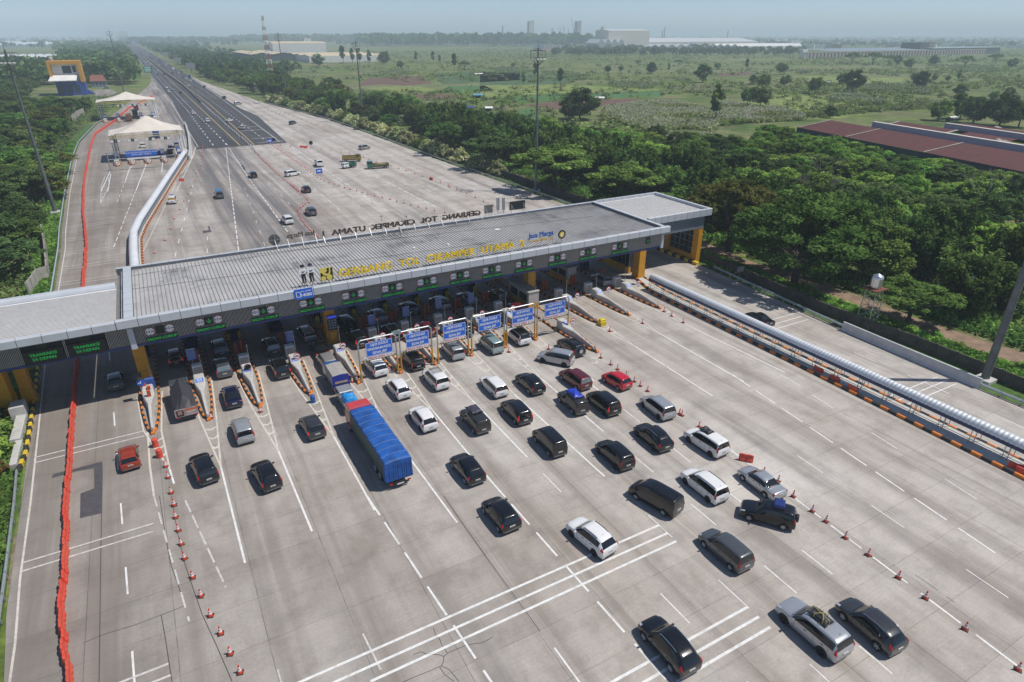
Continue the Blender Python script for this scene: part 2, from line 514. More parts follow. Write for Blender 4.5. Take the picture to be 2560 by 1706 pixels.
def mark(a, b_, w=0.14, mi=0, z=0.007):
 a, b_ = Vector((a[0], a[1], 0)), Vector((b_[0], b_[1], 0))
 d = (b_ - a)
 if d.length < 1e-3:
  return
 s = Vector((-d.y, d.x, 0)).normalized() * (w / 2)
 NMARK[0] += 1
 up = Vector((0, 0, z + (NMARK[0] * 37 % 101) * 0.00006))
 lines.quad(a - s + up, b_ - s + up, b_ + s + up, a + s + up, mi)
def dashes(a, b_, on, gap, w=0.14, mi=0, z=0.007, phase=0.0):
 a, b_ = Vector((a[0], a[1], 0)), Vector((b_[0], b_[1], 0))
 L = (b_ - a).length
 d = (b_ - a) / L
 t = phase
 while t < L:
  mark(a + d * max(t, 0), a + d * min(t + on, L), w, mi, z)
  t += on + gap
def poly_mark(pts, w, mi=0, z=0.007):
 for p, q in zip(pts[:-1], pts[1:]):
  mark(p, q, w, mi, z)
ISL_X = [-5.5, -0.3, 4.85, 10.25, 15.75, 20.85, 25.35, 30.25, 35.05, 39.7, 44.6, 50.1, 55.6, 61.2]
TIP_Y = [64.7] * 10 + [57.8, 65.1, 65.1, 65.0]
APEX = [(-4.4, 57.5), (-0.2, 55.6), (5.0, 55.5), (10.35, 55.4), (15.55, 55.0), (20.95, 55.0), (25.6, 55.0), (30.3, 54.0), (34.85, 55.5), (39.35, 55.0), (40.0, 52.7), (49.95, 56.9), (55.4, 58.6), (60.6, 58.2)]
TAIL = [(-4.2, 55.0), (-0.1, 41.8), (5.2, 42.8), (10.45, 42.8), (15.95, 38.0), (20.9, 41.5), (25.6, 43.0), (30.3, 37.0), (34.6, 43.0), (39.1, 50.0), (39.9, 52.0), (49.5, 42.8), (55.1, 43.5), (61.1, 42.6)]
for i, (xi, ty, ap, tl) in enumerate(zip(ISL_X, TIP_Y, APEX, TAIL)):
 by = 70.0 if i != 10 else 63.0
 mi = 2
 if i != 10:
  mark((xi - 1.25, by + 4), (xi - 0.85, by - 4), 0.16, mi)
  mark((xi - 0.85, by - 4), ap, 0.16, mi)
  mark((xi + 1.25, by + 4), (xi + 0.75, by - 5), 0.16, mi)
  mark((xi + 0.75, by - 5), ap, 0.16, mi)
 mark(ap, tl, 0.17, 0)
 n = 3 if i < 10 else 2
 for k in range(n):
  f0 = 0.2 + 0.2 * k
  yy = by - 5 + (ap[1] - by + 5) * f0
  xx = xi + (ap[0] - xi) * f0
  h = 0.8 * (1 - f0)
  mark((xx - h, yy + 0.1), (xx, yy - 0.35), 0.26, mi)
  mark((xx + h, yy + 0.1), (xx, yy - 0.35), 0.26, mi)
dashes((10.45, 45.0), (11.9, 22.0), 3.05, 1.0, 0.16)
dashes((20.9, 41.8), (21.5, 16.0), 3.0, 1.05, 0.17, phase=-0.1)
dashes((5.85, 31.2), (6.5, 20), 3.2, 5, 0.13, 1)
dashes((0.3, 31.2), (0.6, 20), 3.2, 5, 0.11, 1)
dashes((25.6, 40.1), (25.75, 15), 3.0, 5.0, 0.1)
dashes((16.55, 24.0), (16.7, 12), 2.9, 5, 0.12)
dashes((30.4, 35), (30.2, 12), 3.0, 5.0, 0.09, phase=4)
dashes((34.65, 38), (34.2, 12), 3.0, 5.0, 0.11, phase=-0.3)
dashes((39.05, 45.4), (38.0, 14), 2.8, 5.0, 0.11)
dashes((43.5, 34.4), (41.5, 5.0), 2.9, 1.0, 0.16)
dashes((48.4, 30.6), (47.0, 8), 3.0, 5.0, 0.09)
dashes((55.2, 45.2), (51.1, 14.0), 3.0, 1.0, 0.16)
dashes((59.45, 37.5), (56.0, 14.0), 3.0, 5.0, 0.1)
dashes((60.2, 42.5), (59.9, 38.2), 3.0, 5.0, 0.1)
dashes((73.6, 58.0), (72.5, 12), 3.05, 13.5, 0.11, phase=16)
mark((77.0, 46), (76.4, 0), 0.13, 2)
mark((79.6, 72), (77.2, 46), 0.13, 2)
dashes((-9.7, 90), (-7.4, 27), 3.05, 5.5, 0.13, phase=1.5)
poly_mark([(-5.98, 72), (-6.0, 58.8), (-5.85, 54)], 0.17, 2)
dashes((-5.85, 54), (-4.3, 38), 1.7, 0.9, 0.13, 1)
dashes((-3.5, 52), (-1.7, 40), 1.9, 0.5, 0.14, 1)
poly_mark([(-17.0, 100), (-16.3, 84.5), (-15.75, 71.8), (-15.2, 58), (-14.95, 48.3), (-14.55, 41.7), (-14.45, 36)], 0.15, 2)
poly_mark([(-17.0, 100), (-16.9, 117), (-17.4, 142), (-18.2, 158), (-19.5, 197), (-20.6, 255)], 0.15, 2)
for y in (29.62, 28.56, 27.52):
 mark((1.0 + (29.62 - y) * 2, y), (30.33, y), 0.2, 0, 0.014)
for y in (20.15, 19.18, 18.2):
 mark((18 + (20.15 - y) * 2, y), (30.3, y), 0.2, 0, 0.014)
for y, xr in ((65.85, -6.3), (64.85, -6.3), (50.1, -6.05), (49.08, -6.1), (35.05, -5.75), (34.07, -5.68)):
 mark((-15.4 if y > 60 else (-14.9 if y > 40 else -11.0), y), (xr, y), 0.17, 1, 0.014)
for k, y in enumerate((119.5, 121.0, 128.5, 130, 138, 139.5, 148, 149.5, 159, 160.5, 171, 172.5, 184, 185.5)):
 mark((edge_x(LEFT_EDGE, y) + 0.5, y), (-7.0 + max(0, (y - 148)) * 0.19, y), 0.14, 1, 0.014)
for y, x0, x1 in ((33.1, 66.3, 75.9), (32.1, 66.3, 76.1), (31.1, 66.3, 76.2), (54.2, 68.5, 77.0), (53.0, 68.5, 77.0), (51.8, 68.5, 77.0)):
 mark((x0, y), (x1, y), 0.15, 0, 0.014)
mark((73.4, 35.2), (73.2, 30.2), 0.12)
for (s0, s1) in ((('F', 720, 365), ('F', 1500, 330)), (('F', 640, 268), ('F', 1960, 215)), (('F', 590, 190), ('F', 1800, 152)), (('F', 620, 110), ('F', 1650, 80)), (('B', 600, 1530), ('B', 1560, 1455)), (('B', 480, 1475), ('B', 1400, 1435)), (('B', 270, 1335), ('B', 560, 1320)), (('B', 700, 1395), ('B', 1100, 1375))):
 a, b_ = gp(*s0), gp(*s1)
 for dy in (0, 1.1):
  mark((a.x, a.y + dy), (b_.x, a.y + dy), 0.16, 1, 0.014)
dashes(gp('E', 2005, 630), gp('A', 1840, 1165), 3, 1.1, 0.2)
dashes(gp('F', 400, 470), gp('F', 60, 0), 3, 1.1, 0.2)
dashes(gp('F', 60, 0), gp('A', 1840, 1165), 3, 1.1, 0.2)
dashes(gp('E', 1470, 680), gp('E', 1620, 80), 3, 6, 0.15)
dashes(gp('E', 1740, 650), gp('E', 1745, 480), 3, 6, 0.12)
dashes(gp('F', 210, 590), gp('F', 40, 100), 3, 6, 0.13, 1)
dashes(gp('F', 420, 240), gp('F', 230, 40), 3, 6, 0.13)
dashes(gp('F', 1240, 300), gp('F', 830, 20), 3, 5, 0.16)
dashes(gp('F', 1650, 265), gp('F', 1130, 0), 3, 1.3, 0.18)
dashes(gp('F', 1100, 215), gp('B', 400, 1180), 3, 1.3, 0.18)
dashes(gp('F', 840, 290), gp('B', 210, 1200), 3, 5, 0.15)
dashes(gp('F', 1010, 270), gp('B', 560, 1200), 3, 5, 0.13, 1)
dashes(gp('F', 1600, 130), gp('B', 1000, 1330), 3, 5, 0.15)
dashes(gp('B', 1930, 1500), gp('B', 1000, 1180), 3, 6, 0.15)
dashes(gp('B', 2280, 1555), gp('B', 1760, 1450), 3, 6, 0.13)
dashes(gp('B', 760, 1280), gp('B', 380, 1110), 3, 3, 0.16)
mark(gp('B', 850, 1190), gp('B', 150, 930), 0.16, 1)
mark(gp('E', 1200, 640), gp('E', 1480, 60), 0.14, 2)
mark(gp('A', 1440, 1566), gp('A', 1590, 1250), 0.2, 2)
poly_mark([gp('A', *p) for p in ((1480, 1420), (1560, 1310), (1600, 1200), (1560, 1090))], 0.22, 2)
dashes(gp('E', 955, 600), gp('E', 1190, 0), 3, 1.5, 0.15)
dashes(gp('E', 985, 220), gp('E', 1070, 0), 3, 3, 0.12)
poly_mark([gp('E', *p) for p in ((885, 0), (850, 90), (845, 235), (920, 70), (905, 0))], 0.14, 1)
for k in range(7):
 f = k / 7
 mark(gp('E', 850 + 5 * f, 215 - 200 * f), gp('E', 860 + 45 * f, 195 - 180 * f), 0.16, 1)
for p in (((900, 1400), (825, 1566)), ((905, 1420), (880, 1566)), ((1060, 1370), (1025, 1480)), ((1195, 1340), (1110, 1560)), ((1330, 1320), (1320, 1410)), ((1090, 1340), (1050, 1400))):
 mark(gp('A', *p[0]), gp('A', *p[1]), 0.2, 0)
Z = 0.02
dashes((26.2, 262), (26.2, 1500), 4, 6, 0.3, 0, Z)
dashes((21.6, 264), (23.4, 400), 4, 6, 0.3, 0, Z)
dashes((23.4, 400), (23.4, 1500), 4, 6, 0.3, 0, Z)
dashes((44.6, 262), (48.4, 470), 3, 1.2, 0.3, 0, Z)
dashes((40.5, 262), (41.5, 900), 3, 6, 0.28, 0, Z)
dashes((45.5, 470), (45.5, 1400), 3, 6, 0.28, 0, Z)
mark((48.6, 470), (50.5, 700), 0.3, 0, Z)
mark((16.4, 262), (18.6, 450), 0.2, 1, Z)
mark((19.6, 450), (19.7, 1500), 0.25, 1, Z)
mark((30.1, 258), (30.8, 440), 0.35, 3, Z)
mark((30.8, 440), (31.6, 1500), 0.35, 3, Z)
mark((34.9, 258), (37.6, 440), 0.35, 3, Z)
mark((37.6, 440), (36.6, 1500), 0.35, 3, Z)
for y in (262, 274, 300, 312):
 mark((36.5, y), (46, y), 0.5, 1, Z)
kind(lines.build('road_markings', [M_WHITE_LINE, M_WORN_LINE, M_CREAM_LINE, M_YELLOW_LINE]), 'structure')
pt = MB()
pp = [gp(*p) for p in (('I', 465, 1252), ('I', 480, 1215), ('I', 690, 1163), ('I', 925, 1100), ('I', 930, 1200), ('M', 858, 145), ('M', 672, 190), ('I', 728, 1390), ('I', 855, 1343), ('I', 850, 1162), ('I', 690, 1192))]
pt.add([(p.x, p.y, 0.004) for p in pp[:1] + pp[1:3] + pp[10:]], [(3, 2, 1, 0)])
pt.add([(p.x, p.y, 0.004) for p in (pp[2], pp[3], pp[4], pp[9], pp[10])], [(4, 3, 2, 1, 0)])
pt.add([(p.x, p.y, 0.004) for p in (pp[4], pp[5], pp[6], pp[7], pp[8], pp[9])], [(5, 4, 3, 2, 1, 0)])
for q in ((('E', 1700, 462), ('E', 1772, 455), ('E', 1778, 472), ('E', 1705, 483)), (('E', 1745, 425), ('E', 1760, 422), ('E', 1768, 455), ('E', 1755, 458)), (('A', 1965, 1352), ('A', 1985, 1350), ('A', 2010, 1390), ('A', 1990, 1392))):
 a = [gp(*p) for p in q]
 pt.add([(p.x, p.y, 0.004) for p in a], [(3, 2, 1, 0)])
kind(pt.build('road_repair_patch', M_PATCH), 'structure')
cr = MB()
for pl in ([(1455, 1110), (1475, 1160), (1510, 1205), (1525, 1250), (1575, 1322), (1545, 1350), (1540, 1400), (1522, 1430), (1430, 1470), (1270, 1535), (1200, 1566)], [(1290, 1335), (1350, 1310), (1400, 1330), (1500, 1335), (1545, 1350)], [(1522, 1430), (1590, 1460), (1640, 1520), (1670, 1560)],
   [(1510, 1440), (1550, 1500), (1630, 1560)], [(1835, 1245), (1900, 1220), (1955, 1185)], [(1575, 1322), (1650, 1290), (1720, 1260), (1835, 1235)]):
 q = [gp('N', *p) for p in pl]
 for a, b_ in zip(q[:-1], q[1:]):
  d = (b_ - a)
  s = Vector((-d.y, d.x, 0)).normalized() * 0.022
  cr.quad(*[(p.x, p.y, 0.0035) for p in (a - s, b_ - s, b_ + s, a + s)])
for sh, pl in (('P', [(1440, 665), (1500, 705), (1560, 745), (1625, 795)]), ('P', [(1700, 845), (1770, 895)]), ('M', [(1340, 0), (1360, 130), (1400, 400), (1440, 590), (1500, 760), (1548, 920)]), ('M', [(1440, 0), (1490, 300), (1550, 560), (1640, 830), (1700, 1000), (1820, 1260), (1950, 1560)]),
    ('M', [(855, 60), (845, 600), (838, 1180), (832, 1566)]), ('M', [(700, 1235), (870, 1165), (1150, 1080), (1360, 1000), (1550, 925)]), ('M', [(1355, 1005), (1390, 1200), (1420, 1400), (1445, 1566)]), ('N', [(1545, 0), (1700, 230), (1885, 490), (2110, 800), (2353, 1140)])):
 q = [gp(sh, *p) for p in pl]
 for a, b_ in zip(q[:-1], q[1:]):
  d = (b_ - a)
  s = Vector((-d.y, d.x, 0)).normalized() * 0.026
  cr.quad(*[(p.x, p.y, 0.0032) for p in (a - s, b_ - s, b_ + s, a + s)])
kind(cr.build('road_cracks', M_CRACK), 'structure')
strip('path', [(y, x - 2.0, x + 2.0) for y, x in ((-5, 91.5), (20, 90.8), (30, 90.2), (36, 89.5), (44, 89.1), (56, 89.7), (64, 88.6), (77, 88.2), (90, 90.2), (110, 91.5), (140, 92), (177, 92.8), (230, 93), (300, 91))], -0.06, M_DIRT)
for nm, m_, pts in (('plowed_field', M_SOIL, [('B', 960, 700), ('B', 1030, 645), ('B', 1250, 628), ('B', 1470, 615), ('B', 1570, 680), ('B', 1400, 700), ('B', 1150, 690)]),
     ('plowed_field', M_SOIL, [('B', 1400, 810), ('B', 1450, 768), ('B', 1750, 770), ('B', 1840, 800), ('B', 1640, 815)]),
     ('plowed_field', M_SOIL, [('C', 330, 858), ('C', 720, 822), ('C', 1300, 805), ('C', 1230, 850), ('C', 700, 900)]),
     ('plowed_field', M_SOIL, [('C', 540, 960), ('C', 700, 960), ('C', 820, 1010), ('C', 700, 1010)]),
     ('plowed_field', M_SOIL, [('C', 1900, 600), ('C', 2200, 590), ('C', 2250, 612), ('C', 1950, 622)]),
     ('meadow', M_MEAD, [('C', 0, 700), ('C', 700, 690), ('C', 1480, 730), ('C', 1480, 742), ('C', 560, 767), ('C', 0, 800)]),
     ('meadow', M_MEAD, [('D', 0, 770), ('D', 560, 770), ('D', 880, 840), ('D', 1000, 930), ('D', 700, 985), ('D', 480, 960), ('D', 300, 900), ('D', 0, 860)]),
     ('meadow', M_MEAD, [('D', 450, 620), ('D', 1300, 640), ('D', 1350, 700), ('D', 700, 690)]),
     ('meadow', M_MEAD, [('B', 1000, 720), ('B', 1400, 700), ('B', 1640, 735), ('B', 1380, 765)]),
     ('meadow', M_DKGR, [('C', 0, 590), ('C', 480, 600), ('C', 780, 640), ('C', 700, 688), ('C', 0, 695)]),
     ('meadow', M_DKGR, [('B', 1560, 600), ('B', 2287, 570), ('B', 2287, 655), ('B', 1650, 690)]),
     ('crop_field', M_CROP, [('B', 1640, 740), ('B', 1700, 705), ('B', 2000, 700), ('B', 2080, 740), ('B', 1800, 762)]),
     ('crop_field', M_CROP, [('C', 150, 800), ('C', 560, 770), ('C', 1480, 740), ('C', 1500, 790), ('C', 700, 815), ('C', 420, 840)]),
     ('crop_field', M_CROP, [('C', 110, 930), ('C', 420, 880), ('C', 560, 1000), ('C', 330, 980)])):
 q = [gp(*p) for p in pts]
 b = MB()
 b.add([(p.x, p.y, -0.05) for p in q], [tuple(range(len(q)))[::-1]])
 kind(b.build(nm, m_), 'structure')
strip('verge', [(y, edge_x(LEFT_EDGE, y) - 4.5, edge_x(LEFT_EDGE, y) - 0.2) for y in (20, 45, 60, 76, 118, 158, 197, 255, 300, 358)], -0.04, M_GRASS)
strip('verge', [(y, edge_x(RIGHT_EDGE, y) + 0.2, edge_x(RIGHT_EDGE, y) + 5.5) for y in (-5, 28, 46, 70, 95, 120, 146, 198, 258, 326)], -0.04, M_GRASS)
# ================================================================ TOLL GATE
M_ALU = mat('gate_cladding', (0.50, 0.53, 0.56), 0.55, 0.1, var=0.05, scale=0.5, dirt=0.12)
M_ALU2 = mat('gate_panel_blue', (0.27, 0.33, 0.38), 0.35, 0.4, var=0.06, scale=0.5)
M_SEAM = mat('panel_gap', (0.12, 0.13, 0.15), 0.7)
M_GBLUE = mat('gate_blue', (0.02, 0.045, 0.16), 0.4, var=0.1)
M_SLAT = mat('louvre_slat', (0.42, 0.40, 0.37), 0.5, 0.2, var=0.1)
M_DARK = mat('dark_void', (0.02, 0.021, 0.024), 0.8)
M_SOFF = mat('gate_soffit', (0.16, 0.165, 0.17), 0.7)
M_YEL = mat('column_yellow', (0.60, 0.29, 0.015), 0.42, var=0.1, scale=1.2, dirt=0.15)
M_WHITE = mat('white_paint', (0.74, 0.74, 0.72), 0.5, var=0.05, dirt=0.12)
M_CON2 = mat('barrier_concrete', (0.50, 0.49, 0.46), 0.75, var=0.1, scale=1.5, dirt=0.25)
M_OR = mat('kerb_orange', (0.68, 0.20, 0.02), 0.6, var=0.15, scale=3, dirt=0.25)
M_BK = mat('kerb_black', (0.03, 0.03, 0.03), 0.7, var=0.3, scale=3)
M_KYEL = mat('kerb_yellow', (0.68, 0.47, 0.03), 0.6, var=0.15, scale=3, dirt=0.2)
M_STEEL = mat('galvanised_steel', (0.42, 0.44, 0.45), 0.4, 0.6, var=0.1)
M_SBLUE = mat('sign_blue', (0.012, 0.13, 0.60), 0.4, var=0.06)
M_SWHITE = mat('sign_white', (0.82, 0.82, 0.82), 0.45, var=0.03)
M_SRED = mat('sign_red', (0.55, 0.02, 0.02), 0.45, var=0.05)
M_SBLACK = mat('sign_black', (0.015, 0.015, 0.016), 0.5)
M_LETY = mat('letter_yellow', (0.85, 0.58, 0.008), 0.4, var=0.06)
M_LETB = mat('letter_back_brown', (0.075, 0.045, 0.03), 0.6, var=0.3)
M_LED = mat('led_green', (0.01, 0.2, 0.04), 0.5, emit=((0.03, 0.7, 0.12), 0.26))
M_LEDP = mat('led_panel_black', (0.012, 0.015, 0.013), 0.5)
M_BOOTH = mat('booth_blue', (0.018, 0.035, 0.12), 0.4, var=0.15)
M_BGREY = mat('booth_grey', (0.40, 0.38, 0.35), 0.6, var=0.1, dirt=0.15)
M_ORED = mat('post_orange_red', (0.50, 0.07, 0.02), 0.45, var=0.15)
M_GLASSD = mat('dark_glass', (0.012, 0.016, 0.018), 0.06, var=0.0, spec=0.6)
def roof_material():
 m, nt, b, pos = nodes_mat('roof_sheet_grey')
 n1 = noise(nt, mapped(nt, pos, (0.25, 0.1, 1)), 1.0, 5, 0.65)
 n2 = noise(nt, mapped(nt, pos, (1.2, 0.12, 1), (4, 0, 0)), 1.0, 4, 0.6)
 n3 = noise(nt, mapped(nt, pos, (5.5, 0.35, 1)), 1.0, 3, 0.5)
 col = ramp(nt, n1, [(0.3, (0.38, 0.37, 0.355)), (0.7, (0.50, 0.49, 0.475))])
 col = mixc(nt, 0.5, col, ramp(nt, n3, [(0.3, 0.8), (0.7, 1.1)]), 'MULTIPLY')
 st = ramp(nt, noise(nt, mapped(nt, pos, (0.16, 0.22, 1), (8, 3, 0)), 1.0, 4, 0.6), [(0.49, 0.0), (0.66, 1.0)])
 col = mixc(nt, mathn(nt, 'MULTIPLY', mathn(nt, 'MULTIPLY', st, ramp(nt, n2, [(0.4, 0.2), (0.6, 1.0)])), 0.85), col, (0.075, 0.075, 0.08))
 lk(nt, col, b.inputs['Base Color'])
 b.inputs['Roughness'].default_value = 0.55
 b.inputs['Metallic'].default_value = 0.0
 return m
M_ROOF = roof_material()
M_ROOFW = mat('roof_sheet_white', (0.76, 0.75, 0.735), 0.6, var=0.06, scale=0.6, dirt=0.12)
M_RIB = mat('roof_rib', (0.33, 0.325, 0.32), 0.6, 0.2, var=0.2, scale=1)
M_RIBW = mat('roof_rib_white', (0.42, 0.415, 0.41), 0.6, var=0.1)
GX0, GX1, GY0, GY1, GZ = -6.65, 68.3, 72.2, 92.2, 9.75
gate = thing('toll_gate', 'long grey toll plaza canopy with yellow columns spanning every lane', 'toll gate', ((GX0 + GX1) / 2, 82, 0))
GO = Vector(gate.location)
def gpart(b, name, mats, parent=None, label=None, smooth=False):
 o = b.build(name, mats, parent or gate, smooth)
 if parent is None or parent is gate:
  o.location = -GO
 if label:
  o['label'] = label
 return o
b = MB()
b.box(GX0 + 0.5, GX1 - 0.5, GY0 + 0.6, GY1 - 0.4, 9.22, 9.30, 0)
x = GX0 + 0.7
k = 0
while x < GX1 - 0.6:
 b.box(x - 0.035, x + 0.035, GY0 + 0.62, GY1 - 0.42, 9.302, 9.372, 1)
 x += 0.44
gpart(b, 'roof', [M_ROOF, M_RIB])
b = MB()
b.box(44.2, 45.0, 84.5, 85.2, 9.38, 9.41, 0)
for s_, e_ in (((-5, 88.5), (67, 90.6)), ((-5, 83.2), (40, 79.2)), ((10, 90), (62, 84))):
 b.tube((s_[0], s_[1], 9.40), (e_[0], e_[1], 9.40), 0.02, n=4, mi=1)
gpart(b, 'roof_cable', [M_WHITE, M_SBLACK])
def parapet_run(b, a, c, depth, zt, zb, step, outward):
 a, c = Vector((*a, 0)), Vector((*c, 0))
 L = (c - a).length
 d = (c - a) / L
 o = Vector((*outward, 0))
 n = max(1, round(L / step))
 for i in range(n):
  p, q = a + d * (L * i / n + 0.03), a + d * (L * (i + 1) / n - 0.03)
  prof = [(p, 0.0, zb), (p, 0.0, zt - 0.05), (p, -0.05, zt), (p, -depth, zt), (p, -depth, zb)]
  vs = [pt_ + o * off + Vector((0, 0, z_)) for pt_ in (p, q) for (_, off, z_) in prof]
  b.add(vs, [(0, 1, 2, 3, 4), (9, 8, 7, 6, 5)] + [(i_, i_ + 5, (i_ + 1) % 5 + 5, (i_ + 1) % 5) for i_ in range(5)], 0)
 p, q = a, c
 vs = [pt_ + o * off + Vector((0, 0, z_)) for pt_ in (p, q) for off, z_ in ((-0.02, zb + 0.02), (-0.02, zt - 0.07), (-depth + 0.02, zt - 0.03), (-depth + 0.02, zb + 0.02))]
 b.add(vs, [(0, 1, 2, 3), (7, 6, 5, 4)] + [(i_, i_ + 4, (i_ + 1) % 4 + 4, (i_ + 1) % 4) for i_ in range(4)], 1)
b = MB()
parapet_run(b, (GX0, GY0), (GX1, GY0), 0.62, GZ, 8.85, 2.05, (0, -1))
parapet_run(b, (GX1 - 0.0, GY1 - 0.5), (GX0 + 0.0, GY1 - 0.5), -0.5, GZ - 0.05, 8.85, 2.05, (0, -1))
parapet_run(b, (GX1 - 0.6, GY0 + 0.63), (GX1 - 0.6, GY1 - 0.51), -0.6, GZ, 8.85, 2.05, (-1, 0))
parapet_run(b, (GX0 + 0.85, GY1 - 0.51), (GX0 + 0.85, GY0 + 0.63), -0.85, GZ, 8.85, 2.05, (1, 0))
gpart(b, 'parapet', [M_ALU, M_SEAM])
b = MB()
b.box(GX0 + 0.1, GX1 - 0.1, GY0 + 0.1, GY1 - 0.1, 8.72, 8.846, 0)
for y in np.arange(75, 92, 2.4):
 b.box(GX0 + 0.4, GX1 - 0.4, y - 0.12, y + 0.12, 8.3, 8.715, 0)
gpart(b, 'soffit', M_SOFF)
FY = 73.1
def fascia(x0, x1, gaps, name, y=FY, zb=6.25, zt=8.7):
 b = MB()
 b.box(x0, x1, y + 0.12, y + 0.3, zb + 0.28, zt - 0.2, 1)
 b.box(x0, x1, y - 0.02, y + 0.34, zt - 0.2, zt + 0.018, 2)
 b.box(x0, x1, y - 0.04, y + 0.34, zb, zb + 0.27, 2)
 x = x0 + 0.07
 while x < x1 - 0.03:
  if not any(a < x < c for a, c in gaps):
   b.box(x - 0.03, x + 0.03, y, y + 0.09, zb + 0.275, zt - 0.205, 0)
  x += 0.135
 return gpart(b, name, [M_SLAT, M_DARK, M_GBLUE])
fascia(-5.3, 67.3, [], 'louvre_fascia')
TB = [vp('E', 368, 1505, FY), vp('E', 735, 1445, FY)]
fascia(-21.0, -5.9, [(TB[0].x - 1.75, TB[0].x + 1.75), (TB[1].x - 1.75, TB[1].x + 1.75)], 'louvre_fascia')
b = MB()
b.box(-5.88, -5.32, 72.85, 73.5, 6.1, 8.71, 0)
gpart(b, 'fascia_end_cap', M_ALU)
b = MB()
b.box(67.32, 67.75, 72.85, 73.5, 6.2, 8.71, 0)
gpart(b, 'fascia_end_cap', M_ALU)
b = MB()
b.box(-6.4, 67.3, 91.3, 91.6, 6.25, 8.7, 0)
gpart(b, 'rear_fascia', M_GBLUE)
def column(x, y, w=1.25, d=1.5, h=8.7, flare=0.0):
 b = MB()
 b.box(x - w / 2 - 0.12, x + w / 2 + 0.12, y - d / 2 - 0.12, y + d / 2 + 0.12, 0.0, 0.35, 0)
 z = 0.352
 n = 0
 while z < h:
  z1 = min(z + 1.45, h)
  e = 0.0 if n else 0.06
  b.box(x - w / 2 - e, x + w / 2 + e, y - d / 2 - e, y + d / 2 + e, z, z1 - 0.03, 0)
  b.box(x - w / 2 + 0.03, x + w / 2 - 0.03, y - d / 2 + 0.03, y + d / 2 - 0.03, z1 - 0.031, z1 + 0.001, 1)
  z = z1
  n += 1
 return gpart(b, 'column', [M_YEL, M_SEAM])
for x in (-5.6, 15.95, 46.0, 67.05):
 for y in (77.3, 88.0):
  column(x, y)
column(-18.6, 77.0, 1.3, 1.9)
column(-16.95, 78.6, 1.1, 1.2)
column(-18.3, 88.0, 1.3, 1.5)
b = MB()
LX0 = -21.5
b.box(LX0, GX0 - 0.01, GY0 + 0.6, 86.2, 9.15, 9.22, 0)
y = GY0 + 0.9
while y < 84.6:
 b.box(LX0, GX0 - 0.02, y - 0.05, y + 0.05, 9.222, 9.29, 1)
 y += 0.36
b.tube((LX0, 85.3, 9.22), (GX0 - 0.02, 85.3, 9.22), 0.55, n=12, mi=2)
gpart(b, 'wing_roof', [M_ROOFW, M_RIBW, M_ALU], label='white ribbed roof of the left wing')
b = MB()
parapet_run(b, (LX0, GY0 + 0.04), (GX0 - 0.02, GY0 + 0.04), 0.6, GZ - 0.1, 8.85, 2.05, (0, -1))
parapet_run(b, (GX0 - 0.02, 86.0), (LX0, 86.0), -0.4, GZ - 0.1, 8.85, 2.05, (0, -1))
gpart(b, 'wing_parapet', [M_ALU, M_SEAM])
b = MB()
b.box(LX0, GX0 - 0.03, GY0 + 0.2, 86.1, 8.72, 8.84, 0)
gpart(b, 'wing_soffit', M_SOFF)
RX1, RY0, RY1 = 82.3, 77.4, 92.0
b = MB()
b.box(GX1 + 0.01, RX1 - 0.6, RY0 + 0.45, RY1 - 0.5, 9.2, 9.28, 0)
y = RY0 + 0.8
while y < RY1 - 0.7:
 b.box(GX1 + 0.02, RX1 - 0.62, y - 0.05, y + 0.05, 9.282, 9.34, 1)
 y += 0.4
x = GX1 + 1
while x < RX1 - 0.8:
 b.box(x - 0.03, x + 0.03, RY0 + 0.5, RY1 - 0.55, 9.345, 9.36, 1)
 x += 0.9
gpart(b, 'wing_roof', [M_ROOFW, M_RIBW], label='white gridded roof of the right wing')
b = MB()
parapet_run(b, (GX1 + 0.01, RY0), (RX1, RY0), 0.42, GZ, 8.6, 1.35, (0, -1))
parapet_run(b, (RX1, RY1), (GX1 + 0.01, RY1), 0.5, GZ, 8.6, 1.35, (0, 1))
parapet_run(b, (RX1 - 0.0, RY0 + 0.43), (RX1 - 0.0, RY1 - 0.51), 0.6, GZ, 8.6, 1.35, (1, 0))
gpart(b, 'wing_parapet', [M_ALU, M_SEAM])
b = MB()
x = 67.8
while x < 81.2:
 x1 = min(x + 1.15, 81.3)
 for z0, z1 in ((6.35, 7.45), (7.47, 8.58)):
  b.box(x + 0.01, x1 - 0.01, 77.95, 78.3, z0, z1, 0)
 x = x1
b.box(67.8, 81.25, 78.0, 91.6, 8.45, 8.57, 1)
b.box(67.8, 81.25, 91.4, 91.7, 6.35, 8.44, 0)
gpart(b, 'wing_panel', [M_ALU2, M_SOFF])
b = MB()
for y0, y1 in ((78.0, 79.3), (85.2, 86.4), (90.4, 91.6)):
 b.box(80.45, 81.35, y0, y1, 0.0, 6.34, 0)
b.box(80.55, 81.3, 79.301, 85.19, 0.0, 1.3, 0)
b.box(80.55, 81.3, 86.41, 90.39, 0.0, 1.3, 0)
b.box(80.6, 81.25, 79.301, 85.19, 5.6, 6.34, 0)
b.box(80.6, 81.25, 86.41, 90.39, 5.6, 6.34, 0)
gpart(b, 'portal_wall', M_YEL)
for y0, y1 in ((79.3, 85.2), (86.4, 90.4)):
 b = MB()
 b.box(80.9, 80.94, y0, y1, 1.3, 5.6, 0)
 n = int((y1 - y0) / 1.0)
 for i in range(n + 1):
  y = y0 + (y1 - y0) * i / n
  b.box(80.84, 80.88, y - 0.03, y + 0.03, 1.3, 5.6, 1)
 for z in (2.3, 3.4, 4.5):
  b.box(80.8, 80.835, y0, y1, z - 0.03, z + 0.03, 1)
 gpart(b, 'window', [M_GLASSD, M_STEEL])
b = MB()
